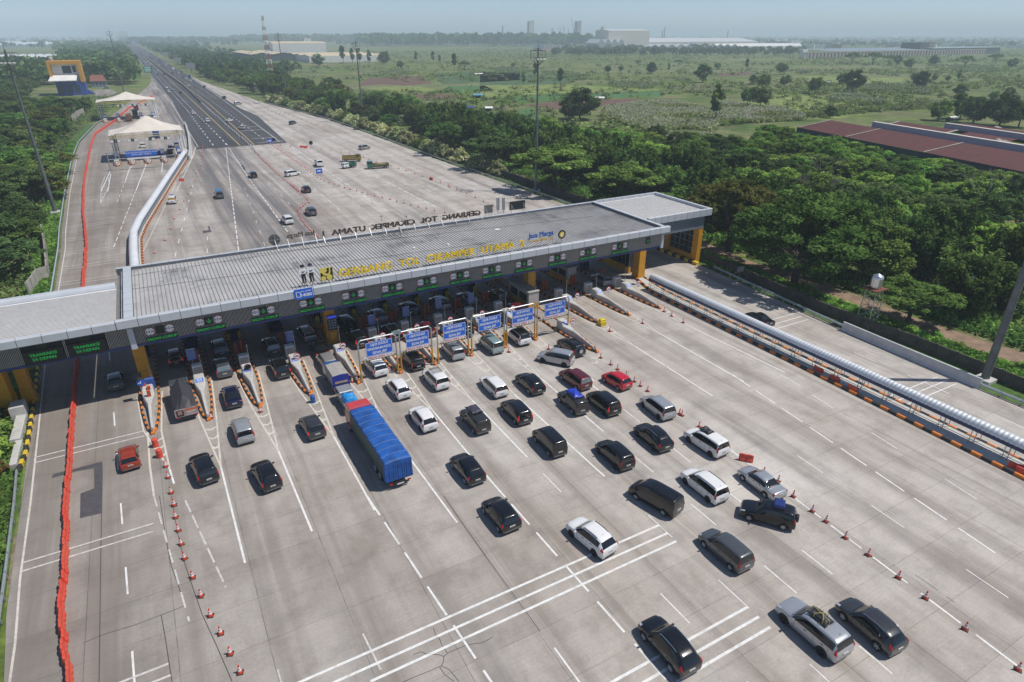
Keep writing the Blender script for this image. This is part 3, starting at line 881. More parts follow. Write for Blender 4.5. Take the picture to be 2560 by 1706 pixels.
for i in range(14):
 y = 77.0 + i * 1.05
 b.box(79.75, 80.4, y, y + 1.04, 0.0, 0.55, i % 2)
gpart(b, 'kerb', [M_KYEL, M_BK])
b = MB()
b.box(66.7, 67.2, 79.5, 86.5, 0, 1.2, 0)
b.box(66.8, 67.1, 79.5, 86.5, 1.2, 5.0, 1)
for i in range(8):
 b.box(66.75, 66.79, 79.5 + i, 79.56 + i, 1.2, 5.0, 2)
gpart(b, 'portal_wall', [M_YEL, M_GLASSD, M_STEEL])
def disc(b, r, y0, y1, c=(0, 0), n=28, mi=0):
 vs = [(c[0] + r * math.cos(2 * PI * i / n), y, c[1] + r * math.sin(2 * PI * i / n)) for y in (y0, y1) for i in range(n)]
 b.add(vs, [tuple(range(n)), tuple(range(2 * n - 1, n - 1, -1))] + [(i, i + n, (i + 1) % n + n, (i + 1) % n) for i in range(n)], mi)
def limit_mesh(vertical):
 b = MB()
 disc(b, 0.47, -0.02, 0.04, mi=1)
 disc(b, 0.425, -0.03, -0.021, mi=0)
 for s in (-1, 1):
  if vertical:
   b.add([(-0.11, -0.035, s * 0.46), (0.11, -0.035, s * 0.46), (0, -0.035, s * 0.30)], [(0, 1, 2)], 2)
  else:
   b.add([(s * 0.46, -0.035, -0.11), (s * 0.46, -0.035, 0.11), (s * 0.30, -0.035, 0)], [(0, 1, 2)], 2)
 return b.mesh('height_limit_sign' if vertical else 'width_limit_sign', [M_SWHITE, M_SRED, M_SBLACK])
HL, WL = limit_mesh(True), limit_mesh(False)
TX42 = stand(text_mesh('4.2 m', 0.34, M_SBLACK, 0.004, bold=0.006))
TX35 = stand(text_mesh('3.5 m', 0.32, M_SBLACK, 0.004, bold=0.006))
b = MB()
b.box(-0.4, 0.4, 0, 0.08, -0.45, 0.45)
ARP = b.mesh('arrow_panel', M_LEDP)
b = MB()
b.add([(-0.07, -0.012, 0.3), (-0.07, -0.012, -0.02), (-0.24, -0.012, 0.12), (-0.24, -0.012, -0.06), (0, -0.012, -0.32), (0.24, -0.012, -0.06), (0.24, -0.012, 0.12), (0.07, -0.012, -0.02), (0.07, -0.012, 0.3)], [(0, 1, 7, 8), (1, 2, 3, 4), (1, 4, 7), (4, 5, 6, 7)])
M_LEDA = mat('led_green_arrow', (0.01, 0.2, 0.04), 0.5, emit=((0.02, 0.6, 0.2), 0.12))
ARW = b.mesh('arrow', M_LEDA)
b = MB()
b.box(-1.5, 1.5, 0, 0.1, -0.23, 0.23)
SBP = b.mesh('text_board', M_LEDP)
TXS = thicken(stand(text_mesh('SALDO CUKUP', 0.43, M_LED, 0.003)), M_LED, 0.012)
LANES = [(-3.98, -2.0), (1.14, 3.06), (7.23, 9.0), (12.82, 14.64), (18.08, 20.09), (23.3, 25.22), (28.19, 30.07), (33.01, 34.99), (37.94, 39.96), (43.25, 45.14), (48.91, 50.95), (54.39, 56.51), (60.47, 62.57)]
KF = FY / 75.9
for i, (a, c) in enumerate(LANES):
 a, c = a * KF, c * KF
 z = 7.72
 lane = ordinal(i + 1)
 for x, me, tx, lab in ((a, HL, TX42, 'round 4.2 m height limit sign over the %s lane from the left' % lane), (c, WL, TX35, 'round 3.5 m width limit sign over the %s lane from the left' % lane)):
  o = tag(link_mesh('height_limit_sign' if me is HL else 'width_limit_sign', me, None, (x, FY - 0.06, z)), lab, 'traffic sign', 'round limit signs along the canopy front')
  t = link_mesh('lettering', tx, o, (0, -0.04, 0))
 o = tag(link_mesh('arrow_display', ARP, None, ((a + c) / 2, FY - 0.1, z)), ('dark arrow display, switched off, over the first lane from the left' if i == 0 else 'black display with a green down arrow over the %s lane from the left' % lane), 'display', 'arrow displays along the canopy front')
 if i:
  link_mesh('arrow', ARW, o)
 o = tag(link_mesh('balance_display', SBP, None, ((a + c) / 2 + 0.05, FY - 0.16, 6.83)), 'long black display reading SALDO CUKUP over the %s lane from the left' % lane, 'display', 'green text displays along the canopy front')
 link_mesh('lettering', TXS, o, (0, -0.012, 0))
o = tag(link_mesh('arrow_display', ARP, None, (67.48 * KF - 0.3, FY - 0.1, 7.75)), 'lone black display with a green down arrow at the right end of the canopy', 'display', 'arrow displays along the canopy front')
link_mesh('arrow', ARW, o)
for p, lab in zip(TB, ('black display reading TRANSAKSI DI DEPAN, the outer one of two on the left wing', 'black display reading TRANSAKSI DI DEPAN, the inner one beside the main canopy')):
 b = MB()
 b.box(-1.7, 1.7, -0.1, 0.12, -0.72, 0.72)
 b.box(-0.45, 0.45, 0.0, 0.1, 0.72, 1.5)
 o = tag(b.build('transaction_display', M_LEDP, None, loc=(p.x, FY, 7.15)), lab, 'display', 'TRANSAKSI DI DEPAN displays')
 link_mesh('lettering', thicken(stand(text_mesh('TRANSAKSI\nDI DEPAN', 0.45, M_LED, 0.003, line=1.05)), M_LED, 0.012), o, (0, -0.115, 0.02))
p = vp('F', 535, 990, GY0 - 0.06)
b = MB()
b.box(-1.03, 1.03, -0.03, 0.04, -0.62, 0.62, 0)
o = tag(b.build('call_centre_sign', M_SBLUE, None, loc=(p.x, GY0 - 0.06, p.z)), 'blue board reading CALL CENTER 14080 on the canopy edge', 'sign')
b = MB()
for q in (((-0.85, -0.3), (-0.4, -0.4), (-0.33, -0.35), (-0.78, -0.25)), ((-0.85, 0.3), (-0.4, 0.2), (-0.33, 0.25), (-0.78, 0.35)), ((-0.87, -0.3), (-0.80, -0.3), (-0.80, 0.34), (-0.87, 0.3)), ((-0.42, -0.38), (-0.34, -0.38), (-0.34, 0.25), (-0.42, 0.22))):
 b.add([(x, -0.036, z) for x, z in q], [(0, 1, 2, 3)])
b.build('phone_emblem', M_SWHITE, o)
link_mesh('lettering', stand(text_mesh('14080', 0.52, M_SWHITE, 0.003, bold=0.012)), o, (0.28, -0.04, -0.17))
link_mesh('lettering', stand(text_mesh('CALL CENTER', 0.19, M_SWHITE, 0.003, bold=0.004)), o, (0.28, -0.04, 0.3))
def rooftop_text(name, txt, a, c, top, Y, m, label, back=False, depth=0.12, bold=0.02, fr=True, wide=0.045):
 base = (a.z + c.z) / 2
 h = top.z - vp_z(a, c, top.x)
 me = text_mesh(txt, h / 0.70, m, depth, align='LEFT')
 xs = [v.co.x for v in me.vertices]
 me.transform(Matrix.Translation((-min(xs), 0, 0)))
 w = max(xs) - min(xs)
 me.transform(Matrix.Diagonal((abs(c.x - a.x) / w, 1, 1, 1)))
 zs = [v.co.y for v in me.vertices]
 me.transform(Matrix.Translation((0, -min(zs), 0)))
 stand(me)
 if wide:
  me = thicken(me, m, wide)
 if back:
  me.transform(Matrix.Rotation(PI, 4, 'Z'))
 x0 = max(a.x, c.x) if back else min(a.x, c.x)
 z0 = min(a.z, c.z) if not back else (a.z + c.z) / 2
 t = thing(name, label, 'rooftop sign', (x0, Y, 9.3))
 link_mesh('lettering', me, t, (0, 0, base - 9.3))
 if fr:
  f = MB()
  L = abs(c.x - a.x)
  s = -1 if back else 1
  yb = 0.16 if not back else 0.16
  for zz in (base - 9.3 + h * 0.25, base - 9.3 + h * 0.8):
   f.tube((0, yb, zz), (s * L, yb, zz), 0.03, n=5)
  k = max(2, int(L / 2.2))
  for i in range(k + 1):
   xx = s * L * i / k
   f.tube((xx, yb, 0.05), (xx, yb, base - 9.3 + h * 0.85), 0.03, n=5)
   f.tube((xx, yb, base - 9.3 + h * 0.5), (xx, yb + (1.0 if not back else -1.0), 0.06), 0.022, n=4)
  f.build('support_frame', M_STEEL, t)
 return t
def vp_z(a, c, x):
 f = (x - a.x) / (c.x - a.x) if abs(c.x - a.x) > 1e-6 else 0
 return a.z + (c.z - a.z) * f
LY = 74.1
rooftop_text('gate_name_sign', 'GERBANG  TOL  CIKAMPEK  UTAMA  2', vp('F', 832, 850, LY), vp('G', 368, 590, LY), vp('F', 1160, 735, LY), LY, M_LETY, 'yellow rooftop letters reading GERBANG TOL CIKAMPEK UTAMA 2')
M_JBLUE = mat('logo_blue', (0.02, 0.12, 0.42), 0.4)
M_JGOLD = mat('logo_gold', (0.65, 0.40, 0.02), 0.4)
rooftop_text('operator_name_sign', 'Jasa Marga', vp('G', 408, 540, LY), vp('G', 615, 508, LY), vp('G', 412, 497, LY), LY, M_JBLUE, 'blue rooftop lettering reading Jasa Marga beside the round emblem', wide=0.02, depth=0.06)
rooftop_text('operator_tagline_sign', 'Indonesia Highway Corp', vp('G', 415, 570, LY - 0.2), vp('G', 612, 535, LY - 0.2), vp('G', 415, 548, LY - 0.2), LY - 0.2, M_JGOLD, 'small gold rooftop lettering under the blue operator name', wide=0, depth=0.04, fr=False)
p = vp('G', 688, 492, LY)
b = MB()
for i in range(28):
 a0, a1 = 2 * PI * i / 28, 2 * PI * (i + 1) / 28
 for r0, r1, mi in ((0.42, 0.63, 0), (0.0, 0.42, 1)):
  if mi == 0 or True:
   vs = [(r * math.cos(a), y, r * math.sin(a)) for y in ((-0.05, 0.05) if mi == 0 else (-0.03, 0.03)) for r, a in ((r0, a0), (r1, a0), (r1, a1), (r0, a1))]
   b.add(vs, [(0, 1, 2, 3), (7, 6, 5, 4), (1, 5, 6, 2), (0, 3, 7, 4)], mi)
disc(b, 0.22, -0.06, -0.031, (0.01, -0.07), mi=2)
b.box(0.12, 0.24, -0.06, -0.031, -0.18, 0.37, 2)
t = thing('round_emblem_sign', 'round black and gold emblem standing on the canopy roof', 'rooftop sign', (p.x, LY, 9.3))
b.build('emblem', [M_SBLACK, M_LETY, M_SWHITE], t, loc=(0, 0, p.z - 9.3))
b = MB()
b.tube((0, 0.1, 0.05), (0, 0.1, p.z - 9.3), 0.05)
b.tube((0, 0.1, p.z - 9.3), (0, 1.2, 0.06), 0.03)
b.build('post', M_STEEL, t)
p = vp('F', 728, 825, LY)
b = MB()
b.box(-0.78, 0.78, -0.03, 0.04, -0.78, 0.78, 0)
def blob(pts, mi):
 b.add([(x * 0.78, -0.036, z * 0.78) for x, z in pts], [tuple(range(len(pts)))], mi)
blob([(0.02, -0.95), (0.95, -0.95), (0.95, 0.95), (0.62, 0.95), (0.66, 0.35), (0.45, -0.1), (0.1, -0.3)], 1)
blob([(-0.95, -0.95), (0.02, -0.95), (0.1, -0.3), (-0.25, -0.22), (-0.55, -0.02), (-0.7, 0.3), (-0.95, 0.3)], 1)
blob([(-0.25, 0.25), (0.2, 0.02), (0.4, 0.4), (0.42, 0.95), (0.05, 0.95), (0.1, 0.5)], 1)
disc(b, 0.34, -0.043, -0.037, (0.30, -0.42), mi=0)
disc(b, 0.30, -0.043, -0.037, (-0.42, -0.48), mi=0)
t = thing('ministry_emblem_sign', 'square yellow and black emblem plate standing left of the yellow letters', 'rooftop sign', (p.x, LY, 9.3))
b.build('emblem', [mat('emblem_yellow', (0.68, 0.55, 0.10), 0.5), M_SBLACK], t, loc=(0, 0, p.z - 9.3))
b = MB()
for x in (-0.6, 0.6):
 b.tube((x, 0.1, 0.05), (x, 0.1, p.z - 9.3), 0.04)
 b.tube((x, 0.1, p.z - 9.3), (x, 1.1, 0.06), 0.03)
b.build('support_frame', M_STEEL, t)
M_SKIN = mat('board_skin', (0.55, 0.36, 0.26), 0.6)
for i, (cx_, foot, head, lab, hat) in enumerate(((535, 900, 745, 'flat cut-out board of a woman officer in a white shirt, left of the pair', M_SBLACK), (600, 890, 733, 'flat cut-out board of a man officer with a dark blue cap, right of the pair', M_GBLUE))):
 p, q = vp('F', cx_ + 6, foot, LY), vp('F', cx_ - 6, head, LY)
 H = q.z - p.z
 t = thing('officer_cutout', lab, 'cut-out board', (p.x, LY, 9.3), 0, 'officer cut-outs on the roof')
 b = MB()
 U = H / 2.0
 def sl(pts, mi, y=0.0):
  n = len(pts)
  vs = [(x * U, yy, z * U) for yy in (y - 0.02, y + 0.02) for x, z in pts]
  b.add(vs, [tuple(range(n)), tuple(range(2 * n - 1, n - 1, -1))] + [(k, k + n, (k + 1) % n + n, (k + 1) % n) for k in range(n)], mi)
 sl([(-0.24, 0), (-0.06, 0), (-0.02, 0.85), (0.02, 0.85), (0.12, 0), (0.34, 0), (0.24, 0.12), (0.24, 0.95), (-0.22, 0.95), (-0.18, 0.1)], 0)
 sl([(-0.22, 0.955), (0.24, 0.955), (0.27, 1.2), (0.40, 0.95), (0.48, 1.0), (0.34, 1.5), (0.12, 1.58), (-0.1, 1.58), (-0.32, 1.5), (-0.46, 1.05), (-0.36, 0.98), (-0.25, 1.25)], 1)
 sl([(-0.24, 0.92), (0.26, 0.92), (0.26, 1.0), (-0.24, 1.0)], 0, -0.03)
 sl([(-0.13, 1.2), (0.02, 1.12), (0.2, 1.24), (0.18, 1.32), (0.02, 1.22), (-0.12, 1.3)], 0, -0.03)
 sl([(-0.12, 1.585), (0.13, 1.585), (0.17, 1.72), (0.13, 1.82), (-0.12, 1.82), (-0.17, 1.7)], 2)
 sl([(-0.2, 1.76), (0.21, 1.76), (0.22, 1.9), (0.1, 2.0), (-0.12, 2.0), (-0.22, 1.9)], 3, -0.03)
 b.build('board', [M_SBLACK, M_SWHITE, M_SKIN, hat], t, loc=(0, 0, p.z - 9.3))
 b = MB()
 b.tube((0, 0.06, 0.05), (0, 0.06, p.z - 9.3 + H * 0.5), 0.04)
 b.tube((0, 0.06, p.z - 9.3 + H * 0.5), (0, 1.1, 0.06), 0.03)
 b.build('support_frame', M_SBLACK, t)
BY = 91.75
rooftop_text('rear_gate_name_sign', 'GERBANG  TOL  CIKAMPEK  UTAMA  1', vp('F', 2020, 330, BY), vp('F', 700, 512, BY), vp('F', 1300, 385, BY), BY, M_LETB, 'brown backs of rooftop letters reading GERBANG TOL CIKAMPEK UTAMA 1', back=True)
rooftop_text('rear_operator_sign', 'Jasa Marga', vp('F', 635, 512, BY), vp('F', 398, 528, BY), vp('F', 560, 478, BY), BY, M_LETB, 'back of the Jasa Marga lettering on the far roof edge', back=True, wide=0.02, depth=0.05)
p = vp('F', 289, 538, BY)
b = MB()
disc(b, 0.78, -0.05, 0.05, mi=0)
b.box(-0.75, 0.75, -0.09, -0.055, -0.025, 0.025, 1)
b.box(-0.025, 0.025, -0.1, -0.056, -0.75, 0.75, 1)
t = thing('rear_round_sign', 'dark round sign back on a pole at the far left roof edge', 'rooftop sign', (p.x, BY, 9.3))
b.build('panel', [mat('sign_back_grey', (0.09, 0.09, 0.085), 0.6), M_STEEL], t, loc=(0, 0, p.z - 9.3))
b = MB()
b.tube((0, -0.1, 0), (0, -0.1, p.z - 9.3 + 0.9), 0.05)
b.tube((0, -0.1, p.z - 9.3), (0.1, -1.4, 0.0), 0.03)
b.build('post', M_STEEL, t)
for nm, sh, x0, x1, y0, y1, lab, mm in (('rear_message_board', 'G', 248, 375, 212, 282, 'black message board on legs at the far roof edge', M_LEDP), ('rear_panel_sign', 'G', 40, 102, 245, 312, 'small grey sign back on legs at the far roof edge', mat('sign_back_brown', (0.13, 0.12, 0.10), 0.7))):
 a, c = vp(sh, x0, y1, BY), vp(sh, x1, y0, BY)
 W, Hh = c.x - a.x, abs(vp(sh, x0, y0, BY).z - a.z)
 t = thing(nm, lab, 'rooftop sign', ((a.x + c.x) / 2, BY, 9.3))
 b = MB()
 zc = (a.z + c.z) / 2 - 9.3
 b.box(-W / 2, W / 2, -0.1, 0.1, zc - Hh / 2, zc + Hh / 2, 0)
 b.box(-W / 2 - 0.06, -W / 2, -0.14, 0.12, zc - Hh / 2, zc + Hh / 2, 1)
 b.box(W / 2, W / 2 + 0.06, -0.14, 0.12, zc - Hh / 2, zc + Hh / 2, 1)
 b.build('panel', [mm, M_STEEL], t)
 b = MB()
 for x in (-W * 0.4, W * 0.4):
  b.tube((x, -0.12, 0.0), (x, -0.12, zc), 0.05)
  b.tube((x, -0.12, zc + Hh * 0.2), (x + 0.2, -1.6, 0.0), 0.03)
 b.build('support_frame', M_STEEL, t)
for x0, lab in ((152, 'slim grey pole lamp, left of two on the far roof edge'), (198, 'slim grey pole lamp, right of two on the far roof edge')):
 a, c = vp('G', x0, 322, BY), vp('G', x0, 185, BY)
 b = MB()
 b.tube((0, 0, 0), (0, 0, c.z - 9.4), 0.06)
 for s in (-0.16, 0.16):
  b.tube((s, 0, c.z - 11.3), (s, 0, c.z - 9.3), 0.12, n=10)
 tag(b.build('slim_signal_pole', M_STEEL, None, loc=(a.x, BY, 9.3)), lab, 'pole', 'slim poles on the far roof edge')
p = vp('F', 1345, 500, 89)
t = thing('roof_antenna', 'thin black lightning rod on three legs on the roof', 'antenna', (p.x, 89, 9.3))
b = MB()
b.tube((0, 0, 0.3), (0, 0, vp('F', 1335, 360, 89).z - 9.3), 0.035)
b.build('rod', M_SBLACK, t)
for a in (0.3, 2.4, 4.5):
 b = MB()
 b.tube((0, 0, 1.3), (1.1 * math.cos(a), 1.1 * math.sin(a), 0.08), 0.03)
 b.build('leg', M_SBLACK, t)
for sh, x0, y0, x1, y1, lab in (('F', 1410, 540, 1395, 335, 'tall thin pole behind the brown letters'), ('F', 1200, 470, 1190, 335, 'thin camera pole behind the letter P of the brown letters')):
 p = vp(sh, x0, y0, 88.5)
 b = MB()
 b.tube((0, 0, 0), (0, 0, vp(sh, x1, y1, 88.5).z - 9.3), 0.035, n=6)
 b.box(-0.2, 0.2, -0.06, 0.06, vp(sh, x1, y1, 88.5).z - 9.45, vp(sh, x1, y1, 88.5).z - 9.3)
 tag(b.build('roof_pole', M_STEEL, None, loc=(p.x, 88.5, 9.3)), lab, 'pole')
for sh, x, y, lab in (('F', 1465, 650, 'small white camera on a short post above the letter C'), ('F', 1750, 620, 'thin white aerial on the roof above the letter M')):
 p = gp(sh, x, y + 30, 9.3)
 b = MB()
 b.tube((0, 0, 0), (0, 0, 1.2), 0.03, n=6)
 b.cbox((0, -0.1, 1.25), (0.22, 0.4, 0.2))
 tag(b.build('roof_camera', M_SWHITE, None, loc=p), lab, 'camera')
# ================================================================ TOLL ISLANDS AND FURNITURE
def kerb_poly(b, pts, w, h, seg, m0=0, m1=1, z0=0.0):
 out = [Vector((*p, 0)) for p in pts]
 acc, k = 0.0, 0
 for p, q in zip(out[:-1], out[1:]):
  L = (q - p).length
  d = (q - p) / L
  n = max(1, round(L / seg))
  s = Vector((-d.y, d.x, 0)) * (w / 2)
  for i in range(n):
   a, c = p + d * (L * i / n), p + d * (L * (i + 1) / n - 0.015)
   vs = [v + o + Vector((0, 0, z)) for v in (a, c) for o, z in ((-s, z0), (s, z0), (s, h - 0.04), (s * 0.7, h), (-s * 0.7, h), (-s, h - 0.04))]
   b.add(vs, [tuple(range(6)), tuple(range(11, 5, -1))] + [(j + 6, (j + 1) % 6 + 6, (j + 1) % 6, j) for j in range(6)], m0 if k % 2 == 0 else m1)
   k += 1
def island_parts(short):
 L = 33.0 if not short else 39.0
 half = [(0.0, 0.15), (0.34, 0.9), (0.58, 2.6), (0.8, 5.0), (0.92, 8.0), (0.95, L)]
 right = half
 left = [(-x, y) for x, y in half]
 b = MB()
 kerb_poly(b, right, 0.21, 0.28, 0.62)
 kerb_poly(b, left, 0.21, 0.28, 0.62, 1, 0)
 b.cbox((0, 0.05, 0.15), (0.34, 0.3, 0.3), 0, ch=0.05)
 kerb = b.mesh('kerb', [M_OR, M_BK])
 b = MB()
 poly = [(x - 0.1 if x > 0.13 else 0, y + 0.1) for x, y in right] + [(-(x - 0.1) if x > 0.13 else 0, y + 0.1) for x, y in reversed(right[1:])]
 b.prism(poly, 0.0, 0.17)
 deck = b.mesh('deck', mat('island_deck', (0.30, 0.27, 0.235), 0.85, var=0.2, scale=1.2, dirt=0.45))
 b = MB()
 sec = [(8.7, 0.54, 1.45), (7.65, 0.54, 1.45), (7.2, 0.55, 0.98), (5.3, 0.2, 0.92), (4.8, 0.17, 0.9), (1.0, 0.12, 0.52), (0.75, 0.08, 0.4)]
 for (y0, w0, h0), (y1, w1, h1) in zip(sec[:-1], sec[1:]):
  vs = []
  for y, w, h in ((y0, w0, h0), (y1, w1, h1)):
   e = min(0.1, w * 0.4)
   vs += [(-w - 0.08, y, 0.171), (w + 0.08, y, 0.171), (w, y, h - 0.08), (w - e, y, h), (-w + e, y, h), (-w, y, h - 0.08)]
  fs = [(j, (j + 1) % 6, (j + 1) % 6 + 6, j + 6) for j in range(6)]
  if y0 == 8.7:
   fs.append((5, 4, 3, 2, 1, 0))
  if y1 == 0.75:
   fs.append((6, 7, 8, 9, 10, 11))
  b.add(vs, fs)
 wedge = b.mesh('crash_wedge', M_CON2)
 b = MB()
 b.add([(-0.4, 7.58, 1.40), (0.4, 7.58, 1.40), (0.4, 7.27, 1.078), (-0.4, 7.27, 1.078)], [(0, 1, 2, 3)], 0)
 for yy in (7.33, 7.42, 7.5):
  z = 1.078 + (yy - 7.27) * 1.04 + 0.008
  b.add([(-0.28, yy, z), (0.28, yy, z), (0.28, yy + 0.03, z + 0.031), (-0.28, yy + 0.03, z + 0.031)], [(0, 1, 2, 3)], 1)
 plate = b.mesh('plate', [M_SBLUE, M_SWHITE])
 return kerb, deck, wedge, plate
ISL_N = ['first', 'second', 'third', 'fourth', 'fifth', 'sixth', 'seventh', 'eighth', 'ninth', 'tenth', 'eleventh', 'twelfth', 'thirteenth', 'fourteenth']
ip = {False: island_parts(False), True: island_parts(True)}
for i, (x, ty) in enumerate(zip(ISL_X, TIP_Y)):
 t = thing('toll_island', '%s toll island from the left, %s' % (ISL_N[i], 'longest, reaching out beside the black and silver cars' if i == 10 else ('with solar sign and red posts' if i == 0 else 'orange and black kerb round a white concrete wedge')), 'toll island', (x, ty, 0), 0, 'toll islands between the lanes')
 for nm, me in zip(('kerb', 'deck', 'crash_wedge', 'plate'), ip[i == 10]):
  if i == 0 and nm == 'plate':
   continue
  link_mesh(nm, me, t)
b = MB()
b.tube((0, 0, 0), (0, 0, 1.55), 0.035)
SP_POLE = b.mesh('pole', M_SWHITE)
b = MB()
disc(b, 0.40, -0.02, 0.02, mi=1)
disc(b, 0.315, -0.03, -0.021, mi=0)
b.add([(x, -0.036, z) for x, z in ((-0.24, -0.07), (0.24, -0.07), (0.24, 0.01), (0.12, 0.03), (0.07, 0.10), (-0.1, 0.10), (-0.15, 0.03), (-0.24, 0.0))], [tuple(range(8))], 2)
disc(b, 0.045, -0.04, -0.037, (-0.13, -0.08), 12, 2)
disc(b, 0.045, -0.04, -0.037, (0.14, -0.08), 12, 2)
SP_DISC = b.mesh('disc', [M_SWHITE, M_SRED, M_SBLACK])
b = MB()
b.box(-0.36, 0.36, -0.02, 0.02, -0.14, 0.14, 0)
b.box(-0.28, 0.28, -0.026, -0.021, 0.03, 0.07, 1)
b.box(-0.22, 0.22, -0.026, -0.021, -0.07, -0.03, 1)
SP_PL = b.mesh('plate', [M_SWHITE, M_SBLACK])
SIGN_AT = {2: ('I', 2240, 245), 3: ('J', 68, 420), 4: ('J', 505, 320), 5: ('J', 915, 228), 6: ('J', 1270, 135), 7: ('J', 1575, 60), 8: ('F', 1765, 1205), 9: ('F', 2033, 1152), 10: ('G', 275, 1108), 11: ('K', 945, 75), 12: ('G', 815, 1003), 13: ('G', 1078, 950), 14: ('G', 1330, 898)}
for k, (sh, px_, py_) in SIGN_AT.items():
 i = k - 1
 p = vp(sh, px_, py_, TIP_Y[i] + 7.4)
 t = thing('car_limit_sign', 'round red and white sign with a black car on the %s toll island' % ISL_N[i], 'traffic sign', (p.x, TIP_Y[i] + 7.4, 1.5 if p.z > 1.9 else 0.9), 0, 'round car signs on the toll islands')
 zt = p.z - t.location.z
 link_mesh('pole', SP_POLE, t).scale = (1, 1, max(zt, 0.3) / 1.55)
 link_mesh('disc', SP_DISC, t, (0, -0.05, zt))
 link_mesh('plate', SP_PL, t, (0, -0.05, zt - 0.56))
b = MB()
b.cbox((0, 0, 0.92), (1.05, 0.8, 1.5), 0, ch=0.03)
b.box(-0.45, 0.45, -0.415, -0.405, 0.4, 1.45, 1)
CAB = b.mesh('roadside_cabinet', [M_WHITE, M_BGREY])
b = MB()
b.cbox((0, 0, 0.95), (0.34, 0.34, 1.6), 0, ch=0.06)
b.cbox((0, 0, 0.19), (0.46, 0.46, 0.06), 1)
POSTM = b.mesh('red_post', [M_ORED, M_BK])
b = MB()
b.lathe([(0.42, 0.17), (0.40, 0.6), (0.30, 1.2), (0.32, 1.5), (0.22, 1.85), (0.02, 1.95)], 9)
YCOV = b.mesh('yellow_barrier_cover', mat('yellow_cloth', (0.50, 0.38, 0.02), 0.8, var=0.3, scale=2.5, bump=0.4))
b = MB()
b.cbox((0, 0, 1.2), (0.95, 1.2, 2.06), 0, ch=0.05)
b.box(-0.35, 0.35, -0.62, -0.602, 1.2, 1.9, 1)
MACH = b.mesh('ticket_machine', [M_BOOTH, M_GLASSD])
b = MB()
b.tube((0, 0, 0.17), (0, 0, 3.4), 0.04, n=6)
b.cbox((0, -0.12, 3.45), (0.12, 0.34, 0.14))
CPOLE = b.mesh('camera_pole', M_STEEL)
b = MB()
b.tube((0, 0.05, 0.17), (0, 0.05, 3.0), 0.05, n=6)
PNP = b.mesh('post', M_STEEL)
b = MB()
b.box(-0.5, 0.5, -0.06, 0.0, 0, 1.5, 0)
for k in range(9):
 b.box(-0.42 + k * 0.1, -0.42 + k * 0.1 + 0.045, -0.07, -0.061, 0.1, 1.25, 1)
b.box(-0.5, 0.5, -0.07, -0.061, 1.36, 1.5, 1)
M_NBLUE = mat('notice_blue', (0.06, 0.13, 0.42), 0.4)
PNL = b.mesh('panel', [M_NBLUE, mat('notice_pale', (0.42, 0.48, 0.62), 0.5)])
NOTICE = {1: ('E', 1605, 1500), 3: ('J', 443, 150), 5: ('F', 1105, 1210), 6: ('F', 1392, 1140), 7: ('F', 1666, 1070), 8: ('F', 1940, 1025)}
for i, (x, ty) in enumerate(zip(ISL_X, TIP_Y)):
 isl = '%s toll island from the left' % ISL_N[i]
 if i not in (0, 4):
  tag(link_mesh('roadside_cabinet', CAB, None, (x + 0.05, 75.6, 0.0)), 'white metal cabinet standing on the ' + isl, 'cabinet', 'white cabinets on the toll islands')
 if i != 0:
  for k, (dx, dy) in enumerate(((-0.35, 79.4), (0.35, 79.7))):
   tag(link_mesh('red_post', POSTM, None, (x + dx, dy, 0)), 'square orange-red post, %s of a pair on the %s' % (('left', 'right')[k], isl), 'bollard', 'orange-red posts under the canopy')
 if i not in (10, 12):
  tag(link_mesh('ticket_machine', MACH, None, (x, 84.5, 0)), 'dark blue ticket machine on the ' + isl, 'ticket machine', 'ticket machines under the canopy')
 if 4 <= i <= 9:
  for k, dy in enumerate((82.4, 87.8)):
   tag(link_mesh('yellow_barrier_cover', YCOV, None, (x - 0.3 + k * 0.5, dy, 0)), 'yellow cloth-covered barrier, %s one on the %s' % (('nearer', 'farther')[k], isl), 'covered barrier', 'yellow covered barriers under the canopy')
 tag(link_mesh('camera_pole', CPOLE, None, (x + 0.55, 74.2, 0)), 'thin camera pole on the ' + isl, 'pole', 'camera poles on the toll islands')
 if i in NOTICE:
  p = vp(*NOTICE[i], 77.2)
  t = thing('notice_board', 'striped blue notice panel on a post on the ' + isl, 'notice board', (p.x, 77.2, 0), 0, 'blue notice panels on the toll islands')
  link_mesh('post', PNP, t)
  link_mesh('panel', PNL, t, (0, 0, p.z - 0.75))
def booth(x, y, lab, w=1.9, l=5.0, h=2.7, body=None, low=None):
 t = thing('toll_booth', lab, 'toll booth', (x, y, 0.17), 0, 'toll booths under the canopy')
 b = MB()
 b.box(-w / 2, w / 2, -l / 2, l / 2, 1.0, h, 0)
 b.box(-w / 2 - 0.03, w / 2 + 0.03, -l / 2 - 0.03, l / 2 + 0.03, 0, 0.995, 1)
 b.build('wall', [body or M_BGREY, low or M_YEL], t)
 b = MB()
 b.cbox((0, 0, h + 0.075), (w + 0.2, l + 0.2, 0.14), 0, ch=0.03)
 b.build('roof', body or M_BGREY, t)
 for s in (-1, 1):
  for y0, y1 in ((-l * 0.4, -l * 0.05), (l * 0.05, l * 0.38)):
   b = MB()
   b.box(s * (w / 2) - 0.03, s * (w / 2) + 0.03, y0, y1, 1.15, 2.2)
   b.build('window', M_GLASSD, t)
 return t
booth(44.6, 76.6, 'grey toll booth with dark windows beside the second yellow column from the right', w=1.7, l=6.0)
booth(55.4, 82.5, 'grey toll booth deep under the canopy left of the silver car', w=1.7, l=5.5)
booth(10.2, 86.5, 'dark blue toll booth on the fourth island from the left', w=1.6, l=4.0, body=M_BOOTH, low=M_BOOTH)
booth(4.85, 86.0, 'dark booth with yellow base on the third island from the left', w=1.6, l=4.0, body=M_DARK, low=M_YEL)
